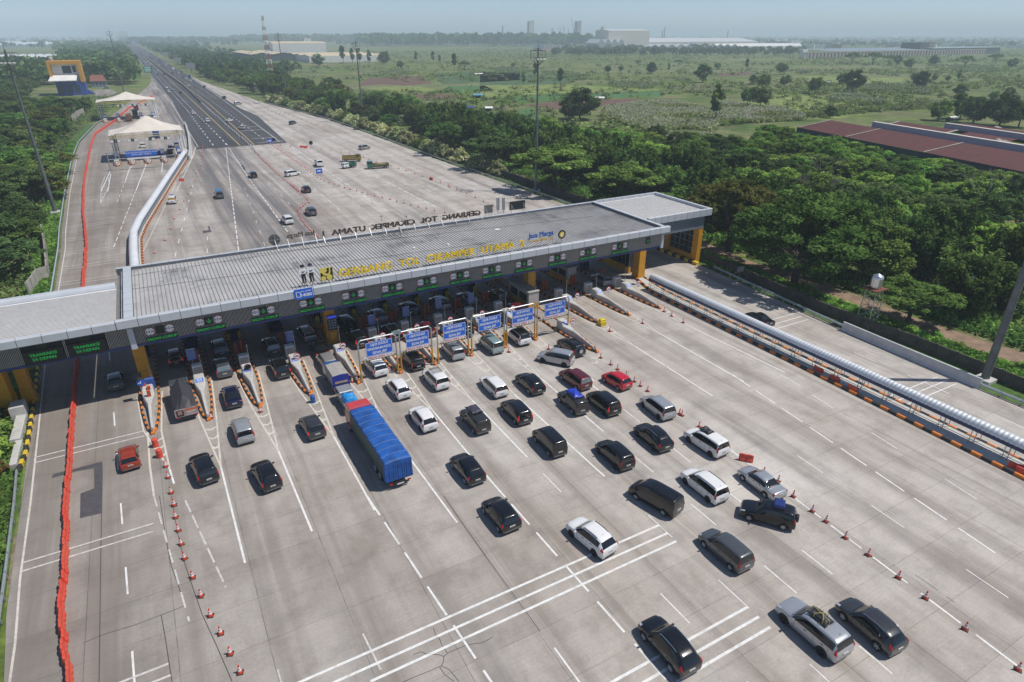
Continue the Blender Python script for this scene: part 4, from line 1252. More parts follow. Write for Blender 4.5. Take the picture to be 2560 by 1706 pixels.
booth(-0.3, 86.0, 'dark blue toll booth on the second island from the left', w=1.6, l=4.0, body=M_BOOTH, low=M_BOOTH)
p = vp('F', 775, 1225, 76.2)
t = thing('lane_display', 'tall dark display with blue header on the yellow column between lanes', 'display', (p.x, 76.25, 0))
b = MB()
b.box(-0.62, 0.62, -0.1, 0.1, 2.2, 4.2, 0)
b.box(-0.6, 0.6, -0.115, -0.101, 3.85, 4.18, 1)
for r in range(4):
 for c in range(3):
  b.box(-0.5 + c * 0.36, -0.5 + c * 0.36 + 0.26, -0.112, -0.101, 2.4 + r * 0.34, 2.4 + r * 0.34 + 0.22, 2)
b.build('panel', [M_LEDP, mat('display_blue', (0.03, 0.06, 0.6), 0.4, emit=((0.05, 0.1, 0.9), 0.35)), mat('display_grey', (0.16, 0.2, 0.28), 0.5)], t)
b = MB()
b.tube((-0.5, 0, 0.17), (-0.5, 0, 2.2), 0.04)
b.tube((0.5, 0, 0.17), (0.5, 0, 2.2), 0.04)
b.box(-0.5, 0.2, -0.04, 0.04, 0.9, 1.9)
b.build('stand', M_YEL, t)
GSIGN = []
for k, (xl, xr) in enumerate(((16.2, 20.65), (21.1, 25.1), (25.85, 29.95), (30.4, 35.05), (35.4, 39.6), (39.95, 44.85))):
 gy = 65.0
 nm = ('first', 'second', 'third', 'fourth', 'fifth', 'sixth')[k]
 t = thing('lane_gantry', '%s steel gantry from the left with a blue LAJUR KHUSUS sign' % nm, 'gantry', ((xl + xr) / 2, gy, 0), 0, 'gantries over the small-vehicle lanes')
 W = (xr - xl) / 2
 H = 5.25
 for s in (-1, 1):
  b = MB()
  b.tube((s * W, 0, 0.17), (s * W, 0, H - 0.35), 0.085, n=10, mi=0)
  b.tube((s * W, 0, 0.172), (s * W, 0, 2.3), 0.10, n=10, mi=1)
  b.cbox((s * W, 0, 0.22), (0.4, 0.4, 0.08), 0)
  b.tube((s * W, 0, H - 0.35), (s * (W - 0.28), 0, H - 0.02), 0.085, n=10, mi=0)
  b.build('post', [M_STEEL, M_YEL], t)
 b = MB()
 b.tube((-W + 0.28, 0, H - 0.02), (W - 0.28, 0, H - 0.02), 0.085, n=10)
 b.tube((-W, 0, 2.75), (W, 0, 2.75), 0.05, n=8)
 b.build('crossbar', M_STEEL, t)
 sw = min(W - 0.55, 1.58)
 zc = 3.95
 off = 0.28
 b = MB()
 b.cbox((off * 0.6, -0.14, zc), (2 * sw, 0.06, 1.75), 0)
 pn = b.build('sign_panel', M_SBLUE, t)
 b = MB()
 for z0, z1, x0, x1 in ((zc + 0.80, zc + 0.84, -sw + 0.03, sw - 0.03), (zc - 0.84, zc - 0.80, -sw + 0.03, sw - 0.03), (zc - 0.8, zc + 0.8, -sw + 0.03, -sw + 0.07), (zc - 0.8, zc + 0.8, sw - 0.07, sw - 0.03)):
  b.box(off * 0.6 + x0, off * 0.6 + x1, -0.176, -0.172, z0, z1)
 b.build('border', M_SWHITE, pn)
 me = thicken(stand(text_mesh('LAJUR KHUSUS\nKENDARAAN KECIL\nSEDAN, JEEP', 0.45, M_SWHITE, 0.003, line=1.16)), M_SWHITE, 0.013)
 wmax = max(v.co.x for v in me.vertices) - min(v.co.x for v in me.vertices)
 me.transform(Matrix.Diagonal(((2 * sw - 0.35) / wmax, 1, 1.0, 1)))
 link_mesh('lettering', me, pn, (off * 0.6, -0.178, zc))
 if k != 3:
  b = MB()
  b.cbox((off * 0.6, -0.14, 2.86), (2 * sw, 0.05, 0.38), 0)
  st_ = b.build('height_strip', M_SWHITE, t)
  me = thicken(stand(text_mesh('TINGGI MAKS. 2,1 m', 0.34, M_SRED, 0.003)), M_SRED, 0.01)
  link_mesh('lettering', me, st_, (off * 0.6, -0.17, 2.86))
  b = MB()
  n = 22
  for q in range(n):
   x0 = -W + 0.12 + (2 * W - 0.24) * q / n
   b.box(x0, x0 + (2 * W - 0.24) / n, -0.05, 0.05, 2.5, 2.62, q % 2)
  b.build('height_bar', [M_KYEL, M_BK], t)
def barrier_tube(name, label, pts, r, zc, rib, half=False, beam=True):
 t = thing(name, label, 'barrier', (pts[0][0], pts[0][1], 0))
 o = Vector(t.location)
 b = MB()
 n = 12
 P = [Vector((*p, zc)) for p in pts]
 rings = []
 for p, q in zip(P[:-1], P[1:]):
  L = (q - p).length
  d = (q - p) / L
  s = Vector((d.y, -d.x, 0))
  m_ = max(1, int(L / rib))
  for i in range(m_ * 4 + (1 if q is P[-1] else 0)):
   f = i / (m_ * 4)
   rr = r * (1.0 + (0.0 if i % 4 else -0.08) + (0.025 if i % 4 == 2 else 0))
   c = p + d * (L * f)
   rings.append([c + s * (rr * math.cos(a)) + Vector((0, 0, rr * math.sin(a))) for a in [PI * k / n if half else 2 * PI * k / n for k in range(n + 1)]])
 vs = [v - o for rg in rings for v in rg]
 m_ = n + 1
 fs = [(i * m_ + k, i * m_ + k + 1, (i + 1) * m_ + k + 1, (i + 1) * m_ + k) for i in range(len(rings) - 1) for k in range(n)]
 b.add(vs, fs)
 b.build('tube', M_TUBE, t, smooth=True)
 return t, o
M_TUBE = mat('tube_silver', (0.66, 0.69, 0.71), 0.5, 0.3, var=0.06, scale=0.8)
M_TUBEW = mat('tube_white', (0.75, 0.76, 0.77), 0.4, 0.2, var=0.06, scale=0.5, dirt=0.1)
M_BEAM = mat('beam_navy', (0.012, 0.035, 0.11), 0.4)
t, o = barrier_tube('arched_barrier', 'long ribbed silver arch with a navy beam on the right-hand median', [(65.25, 71.9), (65.2, 3.0)], 0.62, 2.05, 0.42, half=True)
b = MB()
b.box(64.58 - o.x, 64.66 - o.x, 3 - o.y, 71.9 - o.y, 1.66, 2.04)
b.box(65.8 - o.x, 65.88 - o.x, 3 - o.y, 71.9 - o.y, 1.66, 2.04)
b.build('beam', M_BEAM, t)
b = MB()
for zz in (0.62, 0.95):
 b.box(64.6 - o.x, 64.64 - o.x, 3 - o.y, 71.9 - o.y, zz, zz + 0.05)
b.build('rail', M_STEEL, t)
y = 71.7
n = 0
while y > 3:
 for dy in (0, 0.42):
  for xx in (64.62, 65.84):
   b = MB()
   b.tube((xx - o.x, y - dy - o.y, 0.25), (xx - o.x, y - dy - o.y, 1.66), 0.04, n=6)
   if n < 96:
    b.build('post', M_STEEL, t)
   n += 1
 y -= 3.0
t = thing('median_kerb', 'orange and black kerb island under the silver arch barrier', 'kerb', (64.9, 40, 0))
b = MB()
L0, R0 = [(66.3, 77.0), (64.3, 70.0), (64.05, 52), (63.3, 18), (62.95, 2)], [(67.6, 76.5), (66.5, 70), (66.35, 52), (66.1, 18), (66.0, 2)]
kerb_poly(b, L0, 0.3, 0.32, 0.95)
kerb_poly(b, R0, 0.3, 0.32, 0.95, 1, 0)
b.build('kerb', [M_OR, M_BK], t, loc=(-64.9, -40, 0))
b = MB()
b.prism([(x + 0.15, y) for x, y in L0] + [(x - 0.15, y) for x, y in reversed(R0)], 0, 0.2)
b.build('deck', M_CON2, t, loc=(-64.9, -40, 0))
TUBE_PTS = [(-5.9, 94.0), (-5.95, 130), (-5.75, 142.5), (-4.6, 152.0), (4.0, 203.0), (11.2, 244.5)]
M_T0 = M_TUBE
M_TUBE = M_TUBEW
t, o = barrier_tube('arched_barrier', 'long white rounded barrier running from the canopy to the tented plaza', TUBE_PTS, 0.72, 1.5, 0.5, half=True)
b = MB()
for p, q in zip(TUBE_PTS[:-1], TUBE_PTS[1:]):
 for s in (-0.68, 0.68):
  b.bar(Vector((p[0] + s, p[1], 1.28)) - o, Vector((q[0] + s, q[1], 1.28)) - o, 0.06, 0.42)
b.build('beam', mat('beam_teal', (0.03, 0.10, 0.19), 0.4), t)
b = MB()
for p, q in zip(TUBE_PTS[:-1], TUBE_PTS[1:]):
 for s in (-0.62, 0.62):
  b.bar(Vector((p[0] + s, p[1], 0.7)) - o, Vector((q[0] + s, q[1], 0.7)) - o, 0.04, 0.7)
b.build('side_panel', mat('mesh_grey', (0.25, 0.26, 0.27), 0.6), t)
t = thing('median_kerb', 'orange and black kerb under the white rounded barrier', 'kerb', (0, 150, 0))
b = MB()
kerb_poly(b, [(x + 1.15, y) for x, y in TUBE_PTS], 0.3, 0.4, 0.95)
kerb_poly(b, [(x - 1.0, y) for x, y in TUBE_PTS], 0.3, 0.4, 0.95)
b.build('kerb', [M_OR, M_BK], t, loc=(0, -150, 0))
b = MB()
for p, q in zip(TUBE_PTS[:-1], TUBE_PTS[1:]):
 b.add([(p[0] - 1, p[1], 0.2), (p[0] + 1.1, p[1], 0.2), (q[0] + 1.1, q[1], 0.2), (q[0] - 1, q[1], 0.2)], [(0, 1, 2, 3)])
b.build('deck', M_CON2, t, loc=(0, -150, 0))
def guard_rail(label, pts, zc=0.72, post=2.0, double=False, m=None):
 t = thing('guard_rail', label, 'guard rail', (pts[0][0], pts[0][1], 0))
 o = Vector(t.location)
 b = MB()
 prof = [(0.02, 0.0), (0.10, 0.06), (0.02, 0.12), (0.02, 0.20), (0.10, 0.26), (0.02, 0.32), (-0.03, 0.32), (-0.03, 0)]
 for p, q in zip(pts[:-1], pts[1:]):
  b.extr([(x, z + zc - 0.32) for x, z in prof], Vector((*p, 0)) - o, Vector((*q, 0)) - o)
 b.build('rail', m or M_STEEL, t)
 b = MB()
 for p, q in zip(pts[:-1], pts[1:]):
  a, c = Vector((*p, 0)), Vector((*q, 0))
  n = max(1, int((c - a).length / post))
  for i in range(n):
   s = a + (c - a) * i / n - o
   b.cbox((s.x, s.y, zc / 2), (0.12, 0.12, zc))
 kind(b.build('posts', M_STEEL, t), 'stuff')
 return t
M_RAILW = mat('rail_pale', (0.55, 0.60, 0.62), 0.35, 0.5, var=0.08)
guard_rail('pale guard rail along the far right edge of the plaza beside the forest', [(edge_x(RIGHT_EDGE, y) + 0.3, y) for y in (96, 120, 146, 198, 258, 326, 425)], m=M_STEEL)
guard_rail('short guard rail between the right wing and the white concrete wall', [(80.9, 74), (78.6, 52), (78.2, 47)], m=M_RAILW)
guard_rail('pale guard rail on the right beyond the white wall end', [(77.35, 29.2), (77.2, 10), (77.1, 2)], m=M_RAILW)
guard_rail('pale curved guard rail along the left edge beyond the canopy', [(edge_x(LEFT_EDGE, y) - 0.35, y) for y in (87, 95, 117.6, 142, 158, 197, 255, 294, 340, 358, 372)], m=M_RAILW)
guard_rail('pale guard rail along the near left edge beside the bushes', [(-16.55, 63.2), (-16.2, 58.0), (-15.75, 48.7), (-15.55, 44.0), (-15.45, 36)], m=M_RAILW)
b = MB()
prof = [(-0.32, 0), (0.32, 0), (0.28, 0.2), (0.14, 0.45), (0.11, 1.25), (-0.11, 1.25), (-0.14, 0.45), (-0.28, 0.2)]
b.extr(prof, (78.0, 47.2, 0), (77.6, 38, 0))
b.extr(prof, (77.6, 38, 0), (77.35, 29.2, 0))
tag(b.build('concrete_wall', mat('wall_pale', (0.52, 0.53, 0.53), 0.7, var=0.1, scale=1.2, dirt=0.15)), 'pale grey concrete safety wall between the ramp and the verge', 'wall')
def fence_wall(label, pts, h, m, thick=0.15, post=2.4):
 t = thing('boundary_wall', label, 'wall', (pts[0][0], pts[0][1], 0))
 o = Vector(t.location)
 b, bp_ = MB(), MB()
 for p, q in zip(pts[:-1], pts[1:]):
  a, c = Vector((*p, 0)) - o, Vector((*q, 0)) - o
  L = (c - a).length
  n = max(1, round(L / post))
  for i in range(n):
   s, e = a + (c - a) * (i / n), a + (c - a) * ((i + 0.94) / n)
   b.bar(s + Vector((0, 0, h / 2 - 0.05)), e + Vector((0, 0, h / 2 - 0.05)), thick, h)
   bp_.cbox((s.x, s.y, h / 2 + 0.02), (0.26, 0.26, h + 0.08))
 b.build('panels', m, t)['kind'] = 'stuff'
 bp_.build('posts', m, t)['kind'] = 'stuff'
 return t
M_OLDW = mat('old_wall', (0.085, 0.078, 0.065), 0.95, var=0.35, scale=1.0, dirt=0.5)
M_PALEW = mat('weathered_wall', (0.36, 0.34, 0.30), 0.9, var=0.2, scale=0.7, dirt=0.5)
fence_wall('low dark mossy wall along the verge on the right', [(83.2, 78), (81.8, 62), (81.0, 51.5), (81.6, 39.3), (81.2, 26.5), (81, 5)], 1.5, M_OLDW)
fence_wall('dark mesh fence behind the far right guard rail', [(85.6, 96), (87.6, 120), (87.0, 160), (86, 200)], 1.9, mat('mesh_dark', (0.035, 0.04, 0.038), 0.9))
fence_wall('weathered concrete panel wall curving below the left slope', [tuple(gp('E', *p).xy) for p in ((250, 1000), (330, 880), (415, 850), (395, 640), (365, 480))], 2.0, M_PALEW)
fence_wall('long pale boundary wall in the trees left of the tented plaza', [tuple(gp('A', *p).xy) for p in ((690, 935), (640, 960), (595, 1000))], 3.0, M_PALEW)
fence_wall('pale wall end showing through the trees behind the left light mast', [tuple(gp('A', *p).xy) for p in ((340, 1390), (370, 1400), (410, 1440))], 2.2, M_PALEW)
t = thing('kerb_wedge', 'white and yellow-black kerb nose beside the leftmost yellow column', 'kerb', (-17.2, 70, 0))
b = MB()
kerb_poly(b, [(0.15, 17), (0.5, 10.7), (0.65, 6), (0.8, 1), (0.9, -3), (0.7, -5.4), (0.4, -6.5)], 0.3, 0.45, 0.9, 0, 1)
b.build('kerb', [M_KYEL, M_BK], t)
b = MB()
b.cbox((-0.3, 5.0, 0.85), (1.3, 1.7, 1.7), 0, ch=0.06)
b.cbox((-0.1, 1.6, 0.4), (0.9, 5.0, 0.8), 0, ch=0.08)
b.cbox((0.15, -3.2, 0.3), (0.6, 4.5, 0.6), 0, ch=0.08)
b.build('concrete_nose', M_CON2, t)
def light_mast(x, y, top, label, r0=0.42, r1=0.16, big=True):
 t = thing('light_mast', label, 'light mast', (x, y, 0), 0, 'tall light masts')
 b = MB()
 seg = 6
 for i in range(seg):
  a, c = i / seg, (i + 1) / seg
  b.tube((0, 0, top * a), (0, 0, top * c - 0.0), r0 + (r1 - r0) * a, r0 + (r1 - r0) * c, 12, caps=(i in (0, seg - 1)))
 b.build('pole', M_MAST, t, smooth=False)
 if big:
  b = MB()
  z = top - 2.2
  n = 8
  R = 1.9
  for zz in (z, z + 1.6):
   for i in range(n):
    a0, a1 = 2 * PI * i / n, 2 * PI * (i + 1) / n
    b.tube((R * math.cos(a0), R * math.sin(a0), zz), (R * math.cos(a1), R * math.sin(a1), zz), 0.05, n=4)
  for i in range(n):
   a0 = 2 * PI * i / n
   b.tube((R * math.cos(a0), R * math.sin(a0), z), (R * math.cos(a0), R * math.sin(a0), z + 1.6), 0.045, n=4)
   b.tube((0, 0, z - 1.8), (R * math.cos(a0), R * math.sin(a0), z), 0.05, n=4)
  b.tube((0, 0, top), (0, 0, top + 1.6), 0.04, n=5)
  b.build('head_frame', M_MAST, t)
  for i in range(6):
   a0 = PI + 0.15 + i * 0.42
   b = MB()
   b.cbox((1.75 * math.cos(a0), 1.75 * math.sin(a0), z - 0.25), (0.5, 0.5, 0.28), ch=0.08)
   b.build('floodlight', mat('floodlight_grey', (0.55, 0.55, 0.5), 0.4), t)
 b = MB()
 b.cbox((0, 0, 0.22), (1.8, 1.8, 0.44), ch=0.05)
 b.build('footing', M_CON2, t)
 return t
M_MAST = mat('mast_steel', (0.15, 0.16, 0.165), 0.55, 0.4, var=0.25, scale=0.6)
light_mast(-21.1, 175, 33.7, 'tall light mast on the grass left of the ramp')
light_mast(-5.4, 542.5, 39, 'tall light mast behind the farther tent on the left')
light_mast(84.2, 443.4, 36.6, 'light mast behind the roadside bushes, nearest the red lattice tower')
light_mast(90.9, 305.8, 33.9, 'light mast in the middle of the right tree belt')
light_mast(85.6, 141.1, 33.7, 'tallest looking light mast beside the far right guard rail')
light_mast(79.7, 29.9, 24.0, 'thick mast base leaning out of frame at the right edge', r0=0.45, r1=0.3, big=False)
t = thing('radio_tower', 'red and white lattice radio tower standing behind the tree belt', 'tower', (116, 671, 0))
b = MB()
H = 52.0
n = 13
for i in range(n):
 z0, z1 = H * i / n, H * (i + 1) / n
 w0, w1 = 2.6 - 1.9 * (i / n), 2.6 - 1.9 * ((i + 1) / n)
 mi = (i // 1) % 2
 c0 = [(sx_ * w0, sy_ * w0, z0) for sx_, sy_ in ((-1, -1), (1, -1), (1, 1), (-1, 1))]
 c1 = [(sx_ * w1, sy_ * w1, z1) for sx_, sy_ in ((-1, -1), (1, -1), (1, 1), (-1, 1))]
 for k in range(4):
  b.tube(c0[k], c1[k], 0.16, n=4, mi=mi)
  b.tube(c0[k], c1[(k + 1) % 4], 0.1, n=4, mi=mi)
  b.tube(c0[(k + 1) % 4], c1[k], 0.1, n=4, mi=mi)
  b.tube(c1[k], c1[(k + 1) % 4], 0.1, n=4, mi=mi)
b.build('lattice', [mat('tower_red', (0.32, 0.07, 0.045), 0.6), M_SWHITE], t)
for z, a in ((46, 0.3), (49, 2.0), (50.5, 3.8), (44, 5.2)):
 b = MB()
 b.cbox((1.4 * math.cos(a), 1.4 * math.sin(a), z), (0.7, 0.7, 2.2), ch=0.2)
 b.build('antenna', M_SWHITE, t)
t = thing('water_tower', 'steel water tank on a rusty lattice stand beside the mossy wall', 'water tower', (82.2, 46.6, 0))
ztop, zpl = 7.5, 5.4
b = MB()
for sx_, sy_ in ((-1, -1), (1, -1), (1, 1), (-1, 1)):
 b.tube((sx_ * 0.95, sy_ * 0.95, 0), (sx_ * 0.75, sy_ * 0.75, zpl), 0.06, n=6)
for k in range(4):
 z0, z1 = zpl * k / 4, zpl * (k + 1) / 4
 w0, w1 = 0.95 - 0.05 * k, 0.9 - 0.05 * k
 for a, c in (((-1, -1), (1, -1)), ((1, -1), (1, 1)), ((1, 1), (-1, 1)), ((-1, 1), (-1, -1))):
  b.tube((a[0] * w0, a[1] * w0, z0), (c[0] * w1, c[1] * w1, z1), 0.035, n=4)
  b.tube((a[0] * w1, a[1] * w1, z1), (c[0] * w1, c[1] * w1, z1), 0.035, n=4)
b.build('stand', M_STEEL, t)
b = MB()
b.cbox((0, 0, zpl + 0.08), (2.5, 2.2, 0.14))
b.build('platform', mat('rust_red', (0.17, 0.055, 0.03), 0.8), t)
b = MB()
b.lathe([(0.0, zpl + 0.16), (0.72, zpl + 0.17), (0.76, zpl + 0.4), (0.74, zpl + 0.75), (0.77, zpl + 1.1), (0.75, zpl + 1.45), (0.77, zpl + 1.7), (0.6, zpl + 1.98), (0.25, zpl + 2.1), (0.22, zpl + 2.16), (0.0, zpl + 2.17)], 20)
b.build('tank', mat('tank_steel', (0.72, 0.72, 0.72), 0.25, 0.8, var=0.05), t, smooth=True)
t = thing('street_lamp', 'curved street lamp with a white head beside the dirt track', 'street lamp', (98.0, 41.9, 0))
b = MB()
b.path([(0, 0, 0), (0, 0, 5.6), (-0.15, 0, 6.0), (-0.6, 0, 6.25), (-1.1, 0, 6.1)], 0.07, 8)
b.build('pole', M_STEEL, t)
b = MB()
b.lathe([(0.1, 6.15), (0.28, 5.95), (0.3, 5.75), (0.2, 5.6), (0.0, 5.55)], 12, c=(-1.2, 0, 0))
b.build('lamp_head', M_SWHITE, t)
t = thing('solar_sign', 'round blue arrow sign with a small solar panel on the first island', 'traffic sign', (-6.1, 72.6, 0.17))
b = MB()
b.tube((0, 0, 0), (0, 0, 2.9), 0.04)
b.build('pole', M_STEEL, t)
b = MB()
disc(b, 0.4, -0.08, -0.05, (0.15, 2.1), mi=0)
b.add([(0.15 + x, -0.086, 2.1 + z) for x, z in ((-0.25, 0.05), (-0.05, 0.05), (-0.05, 0.2), (0.05, 0.2), (0.05, -0.1), (-0.25, -0.1))], [tuple(range(6))], 1)
b.build('disc', [M_SBLUE, M_SWHITE], t)
b = MB()
b.add([(-0.45, -0.3, 2.85), (0.45, -0.3, 2.85), (0.45, 0.3, 3.15), (-0.45, 0.3, 3.15), (-0.45, -0.3, 2.81), (0.45, -0.3, 2.81), (0.45, 0.3, 3.11), (-0.45, 0.3, 3.11)], [(0, 1, 2, 3), (7, 6, 5, 4), (0, 4, 5, 1), (1, 5, 6, 2), (2, 6, 7, 3), (3, 7, 4, 0)])
b.build('solar_panel', M_GLASSD, t)
for k, (dx, dy) in enumerate(((-0.25, 72.1), (0.15, 71.2), (0.1, 70.3))):
 tag(link_mesh('red_post', POSTM, None, (-5.5 + dx, dy + 1.2, 0)), 'orange-red square post, %s from the canopy on the first island' % ordinal(k + 1), 'bollard', 'orange-red posts on the first island')
b = MB()
b.cbox((0, 0, 1.2), (0.9, 0.5, 1.3), 0, ch=0.03)
b.tube((0, 0, 0.17), (0, 0, 0.55), 0.08)
tag(b.build('blue_cabinet', M_NBLUE, None, loc=(-5.2, 74.2, 0)), 'blue cabinet behind the solar sign on the first island', 'cabinet')
b = MB()
b.cbox((0, 0, 0.3), (0.85, 0.8, 0.6), 0)
b.cbox((0.05, 0.1, 0.78), (0.9, 0.55, 0.35), 0, ch=0.1)
p = gp('G', 1025, 1255)
tag(b.build('yellow_grit_bin', mat('bin_yellow', (0.62, 0.46, 0.01), 0.5), None, loc=p), 'yellow plastic bin at the tip of the twelfth island', 'bin')
for nm, sh, foot, a, c, lab in (('blank_notice_board', 'A', (470, 1566), (470, 1480), (512, 1505), 'small pale board on a post on the grass by the left light mast'), ('blank_notice_board', 'G', (2175, 860), (2150, 765), (2208, 812), 'small grey board on legs by the right verge wall')):
 f = gp(sh, *foot) if sh != 'A' else gp('E', 470, 180)
 t = thing(nm, lab, 'notice board', f)
 h = max(hz(sh, (a[0] + c[0]) / 2, a[1], f.y), 1.4)
 b = MB()
 b.tube((0, 0, 0), (0, 0, h), 0.05)
 b.build('post', M_STEEL, t)
 b = MB()
 b.box(-0.75, 0.75, -0.08, -0.05, h - 0.9, h)
 b.build('panel', mat('board_grey', (0.45, 0.46, 0.45), 0.6), t)
# ================================================================ CONES AND BARRIERS
M_CONE = mat('cone_orange', (0.66, 0.055, 0.012), 0.5, var=0.12, scale=4)
M_CONEW = mat('cone_reflective', (0.72, 0.70, 0.70), 0.4, var=0.08, scale=6)
b = MB()
b.lathe([(0.17, 0.045, 0), (0.125, 0.24, 1), (0.095, 0.38, 0), (0.082, 0.44, 1), (0.062, 0.55, 0), (0.03, 0.74, 0), (0.0, 0.745, 0)], 12)
CONE = b.mesh('traffic_cone', [M_CONE, M_CONEW])
b = MB()
b.cbox((0, 0, 0.025), (0.42, 0.42, 0.045), ch=0.01)
CBASE = b.mesh('base', M_BK)
rng = random.Random(4)
def cone(p, label, group, i=0, s=1.0):
 o = link_mesh('traffic_cone', CONE, None, (p.x, p.y, 0.0), rng.uniform(-0.5, 0.5))
 o.scale = (s, s, s)
 tag(o, label, 'traffic cone', group)
 link_mesh('base', CBASE, o)
 return o
def along(pts, n):
 seg = [0.0]
 for a, c in zip(pts[:-1], pts[1:]):
  seg.append(seg[-1] + (c - a).length)
 out = []
 for k in range(n):
  s = seg[-1] * k / max(1, n - 1)
  j = max(0, min(len(pts) - 2, next((i for i in range(len(seg) - 1) if seg[i + 1] >= s), len(pts) - 2)))
  f = (s - seg[j]) / max(1e-6, seg[j + 1] - seg[j])
  out.append(pts[j].lerp(pts[j + 1], f))
 return out
leftrow = [gp('I', *p) for p in ((1500, 1150), (1523, 1250), (1550, 1388), (1575, 1500))] + [gp('M', *p) for p in ((1465, 82), (1477, 185), (1500, 295), (1524, 410), (1552, 530), (1620, 690), (1690, 845), (1770, 1010), (1855, 1160), (1935, 1330), (2018, 1487))]
for k, p in enumerate(reversed(leftrow)):
 cone(p, 'orange cone, %s from the bottom in the left-hand row' % ordinal(k + 1), 'orange cones in the left-hand row', s=1.0)
rightrow = [gp('K', *p) for p in ((1183, 388), (1266, 445), (1325, 486), (1398, 540), (1465, 588), (1515, 625), (1577, 668), (1680, 745), (1762, 800), (1845, 860), (1865, 873), (2010, 968))] + [gp('L', 165, 1155), gp('L', 287, 1225)] + [gp('L', 412, 1352)] + [gp('P', *p) for p in ((572, 132), (687, 218), (850, 355), (1043, 500), (1295, 690), (1522, 862), (1855, 1122), (2300, 1462))]
for k, p in enumerate(reversed(rightrow)):
 cone(p, 'orange cone, %s from the bottom in the diagonal right-hand row' % ordinal(k + 1), 'orange cones in the right-hand row', s=1.0)
for p, lab in ((gp('G', 1090, 1308), 'orange cone alone in front of the yellow bin'), (gp('G', 1365, 1242), 'orange cone at the tip of the thirteenth island'), (gp('G', 1547, 1143), 'orange cone touching the tip of the rightmost island'), (gp('G', 1610, 1180), 'orange cone just in front of the rightmost island tip'),
    (gp('G', 1707, 1235), 'orange cone farthest out from the rightmost island'), (gp('G', 578, 1458), 'orange cone behind the silver car turned across the lane'), (gp('G', 243, 1482), 'orange cone beside the pale teal van'), (gp('I', 1910, 712), 'orange cone at the tip of the second island'),
    (gp('J', 182, 822), 'orange cone at the tip of the third island'), (gp('J', 1000, 555), 'orange cone beside the fifth island behind the small truck'), (gp('J', 1395, 395), 'orange cone on the sixth island under the second gantry')):
 cone(p, lab, 'single orange cones by the islands', s=1.05)
for pts, n, nm in (([gp('B', *p) for p in ((150, 1275), (250, 1370), (360, 1470), (485, 1566))] + [gp('F', *p) for p in ((420, 75), (500, 145), (560, 195), (580, 225))], 52, 'the dense red row across the far plaza'),
     ([gp('F', *p) for p in ((575, 228), (545, 240), (515, 268), (490, 285), (495, 335), (520, 380), (560, 430), (610, 475), (670, 525))], 26, 'the bent row between the two far cars and the canopy'),
     ([gp('B', *p) for p in ((250, 1180), (410, 1290), (560, 1400), (680, 1480), (860, 1535))] + [gp('F', *p) for p in ((940, 118), (1090, 160), (1240, 195), (1420, 245), (1610, 292), (1720, 312))], 46, 'the middle row across the far plaza'),
     ([gp('B', *p) for p in ((330, 1190), (450, 1202), (590, 1216), (740, 1232), (860, 1248), (980, 1275), (1060, 1308), (1275, 1372), (1415, 1418), (1480, 1440), (1630, 1490), (1830, 1566))] + [gp('F', *p) for p in ((1720, 82), (1810, 115), (1880, 140), (1950, 172), (2057, 222), (2132, 254))], 30, 'the far row beside the parked work trucks'),
     ([gp('A', *p) for p in ((1910, 800), (2090, 870), (2280, 935))] + [gp('B', *p) for p in ((330, 920), (520, 985), (680, 1035))], 26, 'the shoulder row by the guard rail'),
     ([gp('A', *p) for p in ((1610, 735), (1720, 800), (1860, 890), (1960, 980), (2090, 1100), (2180, 1165))], 28, 'the row on the dark asphalt'),
     ([gp('A', *p) for p in ((1655, 1205), (1660, 1270), (1650, 1330), (1625, 1380), (1605, 1420))], 9, 'the curved row right of the tented plaza'),
     ([gp('E', *p) for p in ((1638, 42), (1547, 220), (1470, 355), (1450, 402), (1436, 442), (1413, 492), (1383, 548), (1343, 600), (1298, 652))], 9, 'the row right of the white rounded barrier')):
 q = along(pts, n)
 for k, p in enumerate(q):
  cone(Vector((p.x + rng.uniform(-.12, .12), p.y + rng.uniform(-.2, .2), 0)), 'red cone in %s' % nm if n > 12 else 'red cone, %s from the far end of %s' % (ordinal(k + 1), nm), 'red cones in ' + nm)
M_WBAR = mat('water_barrier_red', (0.66, 0.06, 0.03), 0.5, var=0.14, scale=2.5, dirt=0.1)
_nt = M_WBAR.node_tree
_b = _nt.nodes['Principled BSDF']
_src = _b.inputs['Base Color'].links[0].from_socket
_oi = node(_nt, 'ShaderNodeObjectInfo')
_c = mixc(_nt, mathn(_nt, 'MULTIPLY', _oi.outputs['Random'], 0.45), _src, (0.50, 0.12, 0.07))
lk(_nt, _c, _b.inputs['Base Color'])
def water_barrier_mesh(L):
 b = MB()
 prof = [(0.2, 0), (0.21, 0.26), (0.13, 0.38), (0.09, 0.72), (0.07, 0.76), (-0.07, 0.76), (-0.09, 0.72), (-0.13, 0.38), (-0.21, 0.26), (-0.2, 0)]
 n = len(prof)
 ys_ = [(-L / 2, 0.62), (-L / 2 + 0.1, 0.68), (-L / 2 + 0.16, 1.0), (-L * 0.1, 1.0), (-L * 0.07, 0.8), (L * 0.07, 0.8), (L * 0.1, 1.0), (L / 2 - 0.16, 1.0), (L / 2 - 0.1, 0.68), (L / 2, 0.62)]
 vs = [(x * s, y, z if z < 0.7 else z * (0.85 + 0.15 * s)) for y, s in ys_ for x, z in prof]
 fs = []
 for k in range(len(ys_) - 1):
  fs += [(k * n + j, k * n + (j + 1) % n, (k + 1) * n + (j + 1) % n, (k + 1) * n + j) for j in range(n)]
 fs += [tuple(range(n - 1, -1, -1)), tuple((len(ys_) - 1) * n + j for j in range(n))]
 b.add(vs, fs)
 return b.mesh('water_barrier', M_WBAR)
WB1, WB2 = water_barrier_mesh(1.02), water_barrier_mesh(1.3)
